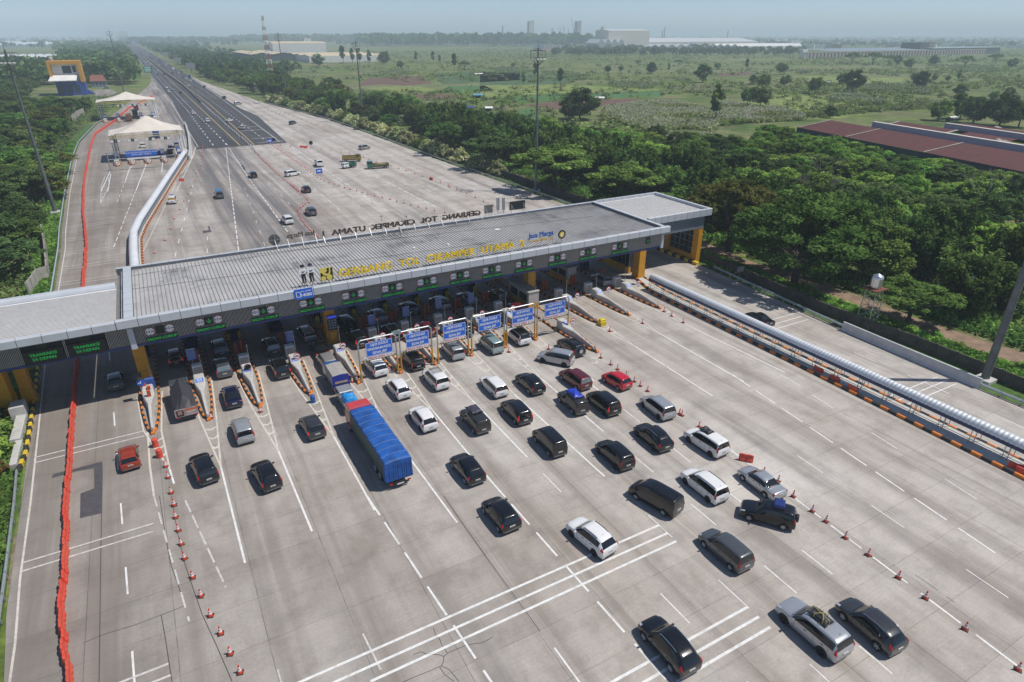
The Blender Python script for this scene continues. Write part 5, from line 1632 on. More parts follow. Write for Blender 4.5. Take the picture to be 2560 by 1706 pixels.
chain = [(-10.75, 33.5), (-11.12, 36.6), (-11.5, 38.4), (-12.0, 42.9), (-12.0, 46.6), (-12.5, 57.7), (-12.65, 65.5), (-13.0, 83.7), (-13.4, 100), (-13.6, 119), (-13.9, 141.4), (-15.5, 170), (-16.5, 196), (-16.95, 215), (-17.5, 282), (-16.9, 317), (-10.66, 360), (-4.0, 424), (1.3, 453), (10.9, 504)]
cv = [Vector((*p, 0)) for p in chain]
tot = sum((b_ - a).length for a, b_ in zip(cv[:-1], cv[1:]))
pts = along(cv, int(tot / 1.0) + 1)
far = MB()
for k, p in enumerate(pts[:-1]):
 d = pts[k + 1] - p
 rz = math.atan2(-d.x, d.y)
 if k < 280:
  where = 'below the canopy' if p.y < 73 else ('in the canopy shade' if p.y < 90 else ('between the canopy and the tents' if p.y < 225 else 'beside the tents'))
  tag(link_mesh('water_barrier', WB1, None, (p.x + rng.uniform(-.07, .07), p.y, 0), rz + rng.uniform(-.1, .1)), 'red plastic barrier block in the long left chain, %s' % where, 'water barrier', 'red barrier blocks in the long left chain ' + where)
 else:
  c = p + d * 0.5
  far.cbox((c.x, c.y, 0.42), (0.42, 0.95, 0.84), 0, rz, ch=0.12)
kind(far.build('far_barrier_chain', M_WBAR), 'stuff', 'far end of the red barrier chain beyond the tents')
for sh, x, y, rz, lab in (('O', 1700, 35, 0.7, 'red plastic barrier alone beyond the white car with roof load'), ('L', 620, 310, 0.02, 'red plastic barrier by the right median, nearest the canopy'), ('L', 755, 385, 0.02, 'red plastic barrier by the right median left of the white strip'), ('L', 905, 470, 0.02, 'red plastic barrier leaning on the white strip'), ('L', 2335, 1175, 0.1, 'red plastic barrier at the right edge of the picture'),
       ('L', 2275, 1130, 0.4, 'faded red barrier behind the one at the right edge'), ('B', 505, 1208, 1.2, 'red plastic barrier, left of a pair on the far plaza'), ('B', 537, 1212, 1.2, 'red plastic barrier, right of a pair on the far plaza'), ('B', 1562, 1472, 0.3, 'red plastic barrier in the far cone row'), ('E', 1528, 45, 1.3, 'red plastic barrier beside the white patrol car'), ('A', 1340, 860, 0.2, 'red plastic barrier at the end of the far concrete wall')):
 p = gp(sh, x, y)
 tag(link_mesh('water_barrier', WB2, None, (p.x, p.y, 0), rz), lab, 'water barrier', 'single red barriers')
a, c = gp('L', 790, 395), gp('L', 985, 490)
b = MB()
b.bar(Vector((a.x, a.y, 0.3)), Vector((c.x, c.y, 0.3)), 0.05, 0.36)
o = tag(b.build('height_strip_board', M_SWHITE), 'white height strip reading MAKS. 2,1 m propped upside down on the right median kerb', 'sign')
me = text_mesh('MAKS. 2,1 m', 0.36, M_SRED, 0.003)
me.transform(Matrix.Rotation(PI, 4, 'Z'))
stand(me)
d = c - a
me.transform(Matrix.Rotation(math.atan2(d.y, d.x) + 0, 4, 'Z'))
q = (a + c) / 2 + Vector((-0.04, 0, 0.3))
link_mesh('lettering', me, o, q)
b = MB()
b.lathe([(0.28, 0), (0.29, 0.1), (0.27, 0.3), (0.29, 0.5), (0.27, 0.7), (0.28, 0.85), (0.2, 0.9), (0.0, 0.91)], 16)
DR = b.mesh('plastic_drum', M_WBAR)
DB = DR.copy()
DB.materials.clear()
DB.materials.append(mat('drum_blue', (0.02, 0.10, 0.30), 0.45))
for sh, x, y, me, lab in (('I', 1412, 965, DR, 'red plastic drum wrapped at the tip of the first island'), ('I', 1450, 1060, DR, 'brown-red drum below the first island'), ('J', 652, 735, DB, 'blue plastic drum at the tip of the fourth island')):
 p = gp(sh, x, y)
 tag(link_mesh('plastic_drum', me, None, p), lab, 'drum')
for sh, x, y, lab in (('B', 650, 1425, 'small blue arrow board on the far plaza between cone rows'), ('B', 248, 1172, 'small blue arrow board where the dark asphalt ends')):
 p = gp(sh, x, y + 8)
 t = thing('arrow_board', lab, 'sign', p)
 b = MB()
 b.box(-0.9, 0.9, -0.03, 0.03, 0.5, 1.9, 0)
 b.add([(-0.6, -0.036, 1.1), (0.1, -0.036, 1.1), (0.1, -0.036, 0.9), (0.6, -0.036, 1.25), (0.1, -0.036, 1.55), (0.1, -0.036, 1.4), (-0.6, -0.036, 1.4)], [tuple(range(7))], 1)
 b.build('panel', [M_SBLUE, M_SWHITE], t)
 b = MB()
 b.tube((-0.7, 0, 0), (-0.7, 0, 0.5), 0.04)
 b.tube((0.7, 0, 0), (0.7, 0, 0.5), 0.04)
 b.build('legs', M_STEEL, t)
for sh, x, y, lab in (('B', 277, 1160, 'black round sign back beside the blue board'), ('B', 582, 1188, 'black round sign back in the far cone row')):
 p = gp(sh, x, y + 8)
 t = thing('round_sign', lab, 'sign', p)
 b = MB()
 disc(b, 0.7, -0.03, 0.03, (0, 1.2))
 b.build('panel', M_SBLACK, t)
 b = MB()
 b.tube((0, 0.05, 0), (0, 0.05, 1.2), 0.05)
 b.build('post', M_STEEL, t)
# ================================================================ TENTED PLAZA ON THE LEFT
M_TENT = mat('tent_fabric', (0.66, 0.60, 0.52), 0.7, var=0.06, scale=0.4, dirt=0.1)
M_TRUSS = mat('truss_yellow', (0.52, 0.44, 0.16), 0.5)
def tent(label, x0, x1, y0, y1, ze, zp, xp, yp):
 t = thing('tent_canopy', label, 'tent canopy', ((x0 + x1) / 2, (y0 + y1) / 2, 0))
 o = Vector(t.location)
 b = MB()
 n = 24
 grid = []
 for j in range(n + 1):
  for i in range(n + 1):
   u, v = i / n, j / n
   x, y = x0 + (x1 - x0) * u, y0 + (y1 - y0) * v
   fx = 1 - abs(x - xp) / (max(xp - x0, x1 - xp))
   fy = 1 - abs(y - yp) / (max(yp - y0, y1 - yp))
   f = max(0, min(fx, fy))
   z = ze + (zp - ze) * (0.38 * f + 0.62 * f ** 2.2) + 0.25 * max(0, fx) * (1 - fy)
   grid.append((x - o.x, y - o.y, z))
 m_ = n + 1
 b.add(grid, [(j * m_ + i, j * m_ + i + 1, (j + 1) * m_ + i + 1, (j + 1) * m_ + i) for j in range(n) for i in range(n)])
 b.build('fabric', M_TENT, t, smooth=True)
 b = MB()
 for y in (y0, y1):
  for zz in (ze - 0.1, ze - 0.75):
   b.tube((x0 - o.x, y - o.y, zz), (x1 - o.x, y - o.y, zz), 0.09, n=5)
  k = 20
  for i in range(k):
   xa, xb = x0 + (x1 - x0) * i / k, x0 + (x1 - x0) * (i + 1) / k
   b.tube((xa - o.x, y - o.y, ze - (0.1 if i % 2 else 0.75)), (xb - o.x, y - o.y, ze - (0.75 if i % 2 else 0.1)), 0.05, n=4)
 for x in (x0, x1):
  b.tube((x - o.x, y0 - o.y, ze - 0.2), (x - o.x, y1 - o.y, ze - 0.2), 0.1, n=5)
 b.build('truss', M_TRUSS, t)
 for x in (x0 + 0.5, x1 - 0.4):
  for y in (y0 + 0.4, y1 - 0.4):
   for dx in (0, 0.9):
    b = MB()
    xx = x + (dx if x < xp else -dx)
    b.tube((xx - o.x, y - o.y, 0), (xx - o.x, y - o.y, ze - 0.1), 0.16, n=8)
    b.build('post', M_SWHITE if x > xp else M_STEEL, t)
 b = MB()
 b.tube((x0 + 0.5 - o.x, y0 - 0.2 - o.y, ze - 1.7), (x1 - 0.4 - o.x, y0 - 0.2 - o.y, ze - 1.7), 0.08, n=5)
 b.build('sign_beam', M_STEEL, t)
 return t
tent('nearer cream tent canopy over the left-hand toll plaza', -9.6, 11.6, 240, 256, 8.2, 13.3, 1.9, 247)
tent('farther cream tent canopy over the left-hand toll plaza', -16.2, 8.6, 366, 382, 8.3, 12.3, -3.1, 373)
for ty_, xs_, nm in ((239.6, (-8.0, -3.3, 1.6, 6.0), 'nearer'), (365.6, (-6.5, -1.5, 4.0), 'farther')):
 for k, x in enumerate(xs_):
  for dx, me, lab in ((-0.95, HL, 'round limit sign left of the %s green arrow on the %s tent'), (0.95, HL, 'round limit sign right of the %s green arrow on the %s tent')):
   tag(link_mesh('height_limit_sign', me, None, (x + dx, ty_ - 0.1, 6.6)), lab % (ordinal(k + 1), nm), 'traffic sign', 'limit signs on the tents')
  o = tag(link_mesh('arrow_display', ARP, None, (x, ty_ - 0.1, 6.6)), '%s green arrow display from the left on the %s tent' % (ordinal(k + 1), nm), 'display', 'arrow displays on the tents')
  link_mesh('arrow', ARW, o)
b = MB()
kerb_poly(b, [(0.0, 0.15), (0.8, 2.5), (1.0, 5), (1.0, 22)], 0.3, 0.3, 0.8)
kerb_poly(b, [(0.0, 0.15), (-0.8, 2.5), (-1.0, 5), (-1.0, 22)], 0.3, 0.3, 0.8, 1, 0)
FIK = b.mesh('kerb', [M_OR, M_BK])
b = MB()
b.prism([(0, 0.3), (0.7, 2.6), (0.9, 5), (0.9, 22), (-0.9, 22), (-0.9, 5), (-0.7, 2.6)], 0, 0.2)
b.cbox((0, 5.2, 0.8), (1.3, 3.4, 1.2), 0, ch=0.1)
b.cbox((0, 2.6, 0.55), (0.5, 2.4, 0.7), 0, ch=0.1)
FID = b.mesh('deck', M_CON2)
b = MB()
b.cbox((0, 0, 1.25), (1.3, 2.2, 2.4), 0, ch=0.08)
b.box(-0.5, 0.5, -1.12, -1.105, 1.3, 2.2, 1)
FB = b.mesh('far_toll_booth', [M_NBLUE, M_SWHITE])
for ty_, xs_, nm in ((232.5, (-9.0, -4.9, -0.45, 4.25, 9.2), 'nearer'), (358, (-14.0, -8.5, -4.0, 1.0, 6.5), 'farther')):
 for k, x in enumerate(xs_):
  t = thing('toll_island', '%s small toll island from the left under the %s tent' % (ordinal(k + 1), nm), 'toll island', (x, ty_, 0), 0, 'toll islands under the tents')
  link_mesh('kerb', FIK, t)
  link_mesh('deck', FID, t)
  tag(link_mesh('far_toll_booth', FB, None, (x, ty_ + 12.5, 0.2)), '%s small blue booth from the left under the %s tent' % (ordinal(k + 1), nm), 'toll booth', 'blue booths under the tents')
t = thing('far_gantry', 'grey gantry with a long blue LAJUR KHUSUS board before the nearer tent', 'gantry', (-1.4, 225.4, 0))
b = MB()
for x in (-9.2, 8.6):
 b.tube((x, 0, 0), (x, 0, 5.3), 0.14, n=8)
b.tube((-9.2, 0, 5.25), (8.6, 0, 5.25), 0.14, n=8)
b.tube((-9.2, 0, 3.3), (8.6, 0, 3.3), 0.12, n=8)
b.build('frame', M_STEEL, t)
b = MB()
b.box(-4.5, 3.9, -0.2, -0.12, 3.75, 5.3)
pn = b.build('sign_panel', M_SBLUE, t)
link_mesh('lettering', stand(text_mesh('LAJUR KHUSUS KENDARAAN KECIL\nSEDAN, JEEP, MINIBUS', 0.56, M_SWHITE, 0.003)), pn, (-0.3, -0.21, 4.52))
b = MB()
b.box(-4.3, 4.5, -0.2, -0.12, 2.95, 3.4)
b.build('height_strip', M_SWHITE, t)
b = MB()
prof = [(-0.5, 0), (0.5, 0), (0.25, 0.5), (0.2, 1.4), (-0.2, 1.4), (-0.25, 0.5)]
wp = [gp('A', *p) for p in ((1265, 975), (1300, 920), (1335, 860))]
for p, q in zip(wp[:-1], wp[1:]):
 b.extr(prof, q, p)
tag(b.build('concrete_wall', M_PALEW), 'pale concrete wall running from the farther tent to a red barrier', 'wall')
b = MB()
wp = [gp('A', *p) for p in ((1550, 1310), (1555, 1240), (1545, 1130), (1515, 1020))]
for p, q in zip(wp[:-1], wp[1:]):
 b.extr(prof, q, p)
tag(b.build('concrete_wall', M_CON2), 'pale concrete wall beside the right posts of the nearer tent', 'wall')
t = thing('direction_sign', 'green motorway direction sign beside the far carriageway', 'sign', (16.5, 728, 0))
b = MB()
for x in (-2.8, 2.8):
 b.tube((x, 0.2, 0), (x, 0.2, 9.8), 0.18, n=6)
b.build('post', M_STEEL, t)
b = MB()
b.box(-3.6, 3.8, -0.1, 0.1, 4.8, 10.0)
pn = b.build('panel', mat('sign_green', (0.01, 0.22, 0.13), 0.5), t)
b = MB()
for z, w in ((9.0, 2.2), (7.6, 2.8), (6.2, 2.4)):
 b.box(-w, w, -0.13, -0.105, z - 0.3, z + 0.3)
b.build('lettering', M_SWHITE, pn)
t = thing('median_barrier', 'dark concrete median barrier dividing the far motorway', 'barrier', (34, 440, 0))
b = MB()
mp_ = [(34.0, 440), (36.0, 600), (34.2, 815), (33.5, 1245), (32, 1700), (30, 3200), (22, 5200)]
pr = [(-0.55, 0), (0.55, 0), (0.35, 0.4), (0.25, 1.1), (-0.25, 1.1), (-0.35, 0.4)]
for p, q in zip(mp_[:-1], mp_[1:]):
 b.extr(pr, (p[0] - 34, p[1] - 440, 0), (q[0] - 34, q[1] - 440, 0))
 b.box(p[0] - 34 - 0.2, p[0] - 34 + 0.2, p[1] - 440 - 0.1, p[1] - 440 + 0.1, 1.1, 1.2)
b.build('wall', mat('median_dark', (0.13, 0.14, 0.14), 0.8, var=0.2), t)
M_POSTW = mat('post_pale', (0.45, 0.43, 0.42), 0.6)
b = MB()
b.cbox((0, 0, 0.35), (0.35, 1.1, 0.7), ch=0.12)
MPM = b.mesh('median_block', M_POSTW)
q = along([Vector((32.4, 232, 0)), Vector((33.2, 257, 0)), Vector((33.3, 320, 0)), Vector((34.0, 438, 0))], 70)
for k, p in enumerate(q):
 o = tag(link_mesh('median_block', MPM, None, (p.x + rng.uniform(-.25, .25), p.y, 0), rng.uniform(-.3, .3)), 'pale block in the loose row between the two carriageways', 'barrier block', 'pale blocks between the carriageways')
for k in range(22):
 y = 470 + k * 62
 x = float(np.interp(y, [m_[1] for m_ in mp_], [m_[0] for m_ in mp_]))
 b = MB()
 b.tube((0, 0, 1.1), (0, 0, 11), 0.13, 0.08, 6)
 b.path([(0, 0, 11), (1.8, 0, 11.6)], 0.06, 5)
 b.path([(0, 0, 11), (-1.8, 0, 11.6)], 0.06, 5)
 tag(b.build('street_lamp', M_MAST, None, loc=(x, y, 0)), 'thin twin-arm lamp, %s from the near end of the motorway median' % ordinal(k + 1), 'street lamp', 'lamps along the motorway median')
for sh, x, y, lab in (('A', 1568, 600, 'roadside billboard seen edge on, nearest of four by the far motorway'), ('A', 1462, 540, 'roadside billboard, second of four by the far motorway'), ('A', 1355, 480, 'roadside billboard, third of four by the far motorway'), ('A', 1295, 440, 'roadside billboard, farthest of four by the far motorway')):
 p = gp(sh, x, y)
 t = thing('billboard', lab, 'billboard', p, 0.1, 'billboards by the far motorway')
 b = MB()
 b.tube((0, 0, 0), (0, 0, 5), 0.4)
 b.build('post', M_MAST, t)
 b = MB()
 b.box(-4.5, 4.5, -0.2, 0.2, 4.5, 10)
 b.build('panel', mat('billboard_grey', (0.22, 0.24, 0.25), 0.6), t)
# ================================================================ VEHICLES
M_TINT = mat('car_glass', (0.010, 0.013, 0.015), 0.04, var=0.0, spec=0.7)
M_TYRE = mat('tyre', (0.018, 0.018, 0.018), 0.85, var=0.1)
M_RIM = mat('alloy_rim', (0.50, 0.51, 0.52), 0.3, 0.3, var=0.05)
M_RIMD = mat('dark_rim', (0.035, 0.035, 0.037), 0.4, 0.5)
M_TAIL = mat('tail_light', (0.36, 0.012, 0.015), 0.18, var=0.05)
M_TAILO = mat('tail_light_lit', (0.6, 0.02, 0.02), 0.2, emit=((0.9, 0.03, 0.02), 0.22))
M_HEAD = mat('head_light', (0.62, 0.64, 0.66), 0.12, 0.3, var=0.03)
M_PLATE = mat('number_plate', (0.62, 0.62, 0.60), 0.5)
M_PLATEK = mat('number_plate_text', (0.03, 0.03, 0.03), 0.6)
M_TRIM = mat('black_trim', (0.02, 0.02, 0.021), 0.55, var=0.1)
M_CHROME = mat('chrome', (0.62, 0.63, 0.64), 0.2, 0.9, var=0.03)
def paint(name, rgb, metal=0.0, rough=0.28):
 return mat('paint_' + name, rgb, rough, metal, var=0.03, scale=0.8, coat=1.0, spec=0.25)
P_BLACK = paint('black', (0.006, 0.006, 0.0075))
P_BLACK2 = paint('black_dusty', (0.022, 0.022, 0.024), rough=0.5)
P_WHITE = paint('white', (0.74, 0.74, 0.73))
P_SILVER = paint('silver', (0.42, 0.44, 0.46), 0.45)
P_SILVERB = paint('silver_warm', (0.36, 0.345, 0.33), 0.4)
P_GREY = paint('grey', (0.10, 0.108, 0.115), 0.4)
P_GREYD = paint('dark_grey', (0.045, 0.048, 0.052), 0.3)
P_MAROON = paint('maroon', (0.11, 0.012, 0.018), 0.15)
P_RED = paint('red', (0.50, 0.012, 0.025))
P_ORANGE = paint('red_orange', (0.34, 0.042, 0.016), 0.2)
P_NAVY = paint('navy', (0.010, 0.014, 0.045), 0.2)
P_TEAL = paint('pale_teal', (0.30, 0.40, 0.41), 0.35)
P_BLUE = paint('blue', (0.02, 0.10, 0.30), 0.1)
P_GREEN = paint('green', (0.02, 0.14, 0.09), 0.1)
P_YEL = paint('truck_yellow', (0.34, 0.24, 0.06))
def pchip(y):
 h = np.diff(y, axis=0)
 d = np.zeros_like(y)
 a, b = h[:-1], h[1:]
 with np.errstate(divide='ignore', invalid='ignore'):
  hm = np.where(a * b > 0, 2 * a * b / (a + b), 0.0)
 d[1:-1] = hm
 d[0], d[-1] = h[0], h[-1]
 return d
def hermite(y, d, t):
 n = len(y)
 i = int(min(max(math.floor(t), 0), n - 2))
 s = t - i
 return ((2 * s ** 3 - 3 * s ** 2 + 1) * y[i] + (s ** 3 - 2 * s ** 2 + s) * d[i] + (-2 * s ** 3 + 3 * s ** 2) * y[i + 1] + (s ** 3 - s ** 2) * d[i + 1])
class Shell:
 def __init__(s, st):
  g_ = []
  for y, zb, zbelt, zt, wl, wb, wt in st:
   zm = zb + (zbelt - zb) * 0.5
   g_.append([(0, y, zb), (wl * 0.86, y, zb), (wl * 0.985, y, zb + 0.09), (wl * 1.0, y, zm), (wb, y, zbelt), (wt, y, zt - min(0.09, (zt - zbelt) * 0.5)), (wt * 0.86, y, zt - min(0.02, (zt - zbelt) * 0.2)), (0, y, zt)])
  s.G = np.array(g_)
  s.D = pchip(s.G)
 def __call__(s, u, v):
  row = hermite(s.G, s.D, u)
  return hermite(row, pchip(row), v)
 def normal(s, u, v):
  e = 0.02
  a = s(min(u + e, len(s.G) - 1.0001), v) - s(max(u - e, 0), v)
  b = s(u, min(v + e, 6.9999)) - s(u, max(v - e, 0))
  n = np.cross(a, b)
  l = np.linalg.norm(n)
  n = n / l if l > 1e-9 else np.array([0, 0, 1.0])
  return n
def shell_mesh(S, name, mats, nu=44):
 us = np.linspace(0, len(S.G) - 1.0001, nu)
 us = sorted(set(list(us) + [float(i) for i in range(len(S.G) - 1)]))
 vs_ = [0, 1, 1.5, 2, 2.5, 3, 3.5, 4, 4.33, 4.66, 5, 5.5, 6, 6.5, 7 - 1e-6]
 ring = []
 b = MB()
 m = 2 * (len(vs_) - 1)
 V = []
 for u in us:
  half = [S(u, v) for v in vs_]
  V += [tuple(p) for p in half] + [(-p[0], p[1], p[2]) for p in reversed(half[1:-1])]
 nu_ = len(us)
 F = [(i * m + k, i * m + (k + 1) % m, (i + 1) * m + (k + 1) % m, (i + 1) * m + k) for i in range(nu_ - 1) for k in range(m)]
 F += [tuple(range(m - 1, -1, -1)), tuple((nu_ - 1) * m + k for k in range(m))]
 b.add(V, F)
 return b
def patch(b, S, u0, u1, v0, v1, off=0.006, nu=8, nv=4, mi=0, mirror=1, slant=0.0):
 def P(u, v, sgn):
  p = S(u, v) + S.normal(u, v) * off * (1 if True else 1)
  return (p[0] * sgn, p[1], p[2])
 us = np.linspace(u0, u1, nu + 1)
 if mirror == 0:
  vv = list(np.linspace(v0, v1, nv + 1))
  cols = [(v, 1) for v in vv] + [(v, -1) for v in reversed(vv[:-1])]
 else:
  cols = [(v, mirror) for v in np.linspace(v0, v1, nv + 1)]
 m = len(cols)
 V = [P(u + slant * (c[0] - v0) / (v1 - v0), c[0], c[1]) for u in us for c in cols]
 b.add(V, [(i * m + k, i * m + k + 1, (i + 1) * m + k + 1, (i + 1) * m + k) for i in range(nu) for k in range(m - 1)], mi)
SPEC = {
 'mpv': dict(st=[(-2.22, .40, .62, .66, .70, .72, .66), (-2.20, .28, .82, .92, .80, .80, .72), (-2.15, .26, .94, 1.06, .84, .84, .72), (-2.02, .24, .98, 1.60, .86, .85, .66), (-1.80, .22, 1.0, 1.69, .865, .855, .66), (-0.9, .20, .99, 1.73, .87, .86, .675), (0.0, .20, .97, 1.71, .87, .86, .68), (0.55, .20, .96, 1.60, .87, .86, .67), (1.28, .20, .95, 1.03, .87, .84, .74), (1.75, .22, .86, .94, .86, .80, .68), (2.12, .26, .74, .80, .80, .72, .58), (2.24, .36, .56, .60, .66, .60, .48)],
    rear=(2.12, 2.95), ws=(7.1, 7.95), side=(3.05, 7.75), wy=(1.37, -1.38), wr=.315, tail=(1.25, 2.75, 3.7, 5.0)),
 'suv': dict(st=[(-2.28, .46, .66, .70, .72, .74, .66), (-2.26, .34, .86, .98, .83, .83, .74), (-2.20, .32, 1.0, 1.10, .88, .88, .76), (-1.98, .30, 1.05, 1.62, .91, .895, .68), (-1.70, .27, 1.05, 1.71, .915, .90, .68), (-0.9, .26, 1.03, 1.745, .915, .90, .69), (0.0, .26, 1.01, 1.73, .915, .90, .69), (0.45, .26, 1.0, 1.63, .915, .90, .68), (1.10, .26, .99, 1.10, .915, .88, .78), (1.70, .28, .94, 1.02, .91, .85, .74), (2.15, .34, .82, .90, .85, .77, .64), (2.28, .42, .62, .68, .72, .66, .52)],
    rear=(2.15, 2.95), ws=(7.1, 7.93), side=(3.1, 7.75), wy=(1.42, -1.35), wr=.36, tail=(1.3, 2.6, 3.75, 4.9)),
 'hatch': dict(st=[(-1.86, .40, .60, .64, .66, .68, .60), (-1.84, .27, .80, .90, .78, .78, .68), (-1.78, .25, .90, 1.0, .815, .81, .70), (-1.52, .22, .94, 1.42, .83, .815, .60), (-1.25, .20, .95, 1.49, .835, .82, .60), (-0.5, .19, .93, 1.53, .84, .82, .62), (0.15, .19, .91, 1.50, .84, .82, .62), (0.5, .19, .90, 1.41, .84, .82, .61), (1.12, .19, .88, .97, .84, .80, .70), (1.5, .21, .80, .88, .83, .77, .64), (1.78, .26, .68, .74, .76, .69, .54), (1.86, .34, .52, .56, .62, .58, .44)],
    rear=(2.1, 2.95), ws=(7.1, 7.93), side=(3.1, 7.75), wy=(1.17, -1.16), wr=.30, tail=(1.3, 2.5, 3.8, 4.9)),
 'van': dict(st=[(-2.16, .42, .66, .72, .68, .70, .66), (-2.15, .28, .86, .98, .78, .79, .74), (-2.13, .26, 1.02, 1.14, .81, .81, .73), (-2.04, .24, 1.06, 1.76, .82, .815, .68), (-1.85, .22, 1.06, 1.83, .825, .82, .68), (-0.9, .20, 1.05, 1.86, .83, .82, .69), (0.2, .20, 1.03, 1.85, .83, .82, .69), (0.95, .20, 1.02, 1.72, .83, .82, .68), (1.66, .20, 1.0, 1.12, .83, .81, .72), (1.92, .22, .92, 1.02, .82, .78, .68), (2.12, .28, .78, .84, .77, .71, .58), (2.2, .36, .58, .62, .64, .60, .48)],
    rear=(2.1, 2.95), ws=(7.1, 7.95), side=(3.05, 7.8), wy=(1.32, -1.28), wr=.31, tail=(0.9, 1.9, 3.7, 4.6)),
 'boxy': dict(st=[(-2.12, .42, .66, .72, .70, .72, .66), (-2.11, .34, .90, 1.0, .80, .81, .76), (-2.09, .32, 1.02, 1.12, .82, .83, .75), (-2.03, .30, 1.06, 1.72, .83, .83, .70), (-1.86, .28, 1.06, 1.78, .835, .835, .70), (-0.9, .27, 1.05, 1.81, .84, .84, .71), (0.05, .27, 1.03, 1.79, .84, .84, .71), (0.42, .27, 1.02, 1.68, .84, .84, .70), (0.92, .27, 1.02, 1.13, .84, .83, .76), (1.6, .29, .96, 1.06, .83, .80, .72), (2.05, .34, .86, .94, .79, .74, .64), (2.14, .42, .64, .70, .68, .66, .56)],
    rear=(2.08, 2.92), ws=(7.1, 7.93), side=(3.08, 7.8), wy=(1.37, -1.29), wr=.345, tail=(0.85, 1.9, 3.6, 4.5)),
 'cuv': dict(st=[(-2.24, .44, .64, .68, .70, .72, .64), (-2.22, .32, .84, .96, .82, .82, .72), (-2.14, .30, .98, 1.09, .87, .865, .74), (-1.72, .27, 1.04, 1.50, .90, .88, .62), (-1.30, .24, 1.04, 1.625, .91, .885, .635), (-0.6, .22, 1.01, 1.68, .91, .885, .65), (0.05, .22, .98, 1.665, .91, .885, .655), (0.42, .22, .97, 1.57, .91, .885, .65), (1.12, .22, .95, 1.06, .91, .87, .76), (1.70, .25, .88, .97, .90, .83, .70), (2.10, .32, .76, .83, .83, .75, .60), (2.25, .40, .58, .63, .70, .64, .50)],
    rear=(2.12, 2.95), ws=(7.1, 7.93), side=(3.15, 7.72), wy=(1.36, -1.30), wr=.345, tail=(1.4, 2.5, 3.85, 4.85)),
 'sedan': dict(st=[(-2.22, .40, .60, .64, .68, .70, .62), (-2.19, .26, .78, .90, .80, .80, .70), (-2.08, .24, .88, .99, .84, .83, .70), (-1.50, .21, .93, 1.02, .855, .83, .70), (-0.78, .19, .93, 1.38, .86, .83, .59), (-0.40, .19, .92, 1.44, .86, .83, .60), (0.15, .19, .91, 1.45, .86, .83, .61), (0.42, .19, .90, 1.38, .86, .83, .60), (1.12, .19, .89, .98, .86, .82, .70), (1.72, .22, .80, .88, .85, .78, .66), (2.10, .27, .67, .73, .78, .70, .56), (2.22, .36, .52, .56, .62, .58, .46)],
    rear=(3.12, 3.92), ws=(7.1, 7.93), side=(3.55, 7.7), wy=(1.34, -1.26), wr=.31, tail=(1.05, 2.2, 3.7, 4.9)),
}
CARMESH = {}
def wheel_meshes(r):
 b = MB()
 w = 0.105
 b.lathe([(r * 0.62, -w), (r * 0.9, -w), (r, -w * 0.7), (r, w * 0.7), (r * 0.9, w), (r * 0.62, w)], 20, axis='x', cap=False)
 tyre = b.mesh('wheel', M_TYRE)
 b = MB()
 b.lathe([(0.0, w * 0.55), (r * 0.16, w * 0.6), (r * 0.2, w * 0.35)], 14, axis='x')
 b.lathe([(r * 0.56, w * 0.4), (r * 0.635, w * 0.98), (r * 0.64, w * 0.6)], 20, axis='x', cap=False)
 for k in range(5):
  a = 2 * PI * k / 5
  for da in (-0.16, 0.16):
   p0, p1 = (w * 0.5, r * 0.16 * math.cos(a + da), r * 0.16 * math.sin(a + da)), (w * 0.7, r * 0.6 * math.cos(a + da * 0.6), r * 0.6 * math.sin(a + da * 0.6))
   b.tube(p0, p1, 0.034, 0.03, 4)
 b.lathe([(r * 0.63, w * 0.2), (0.0, w * 0.21)], 16, axis='x', mi=1, cap=False)
 return tyre, b.mesh('rim', [M_RIM, M_TRIM])
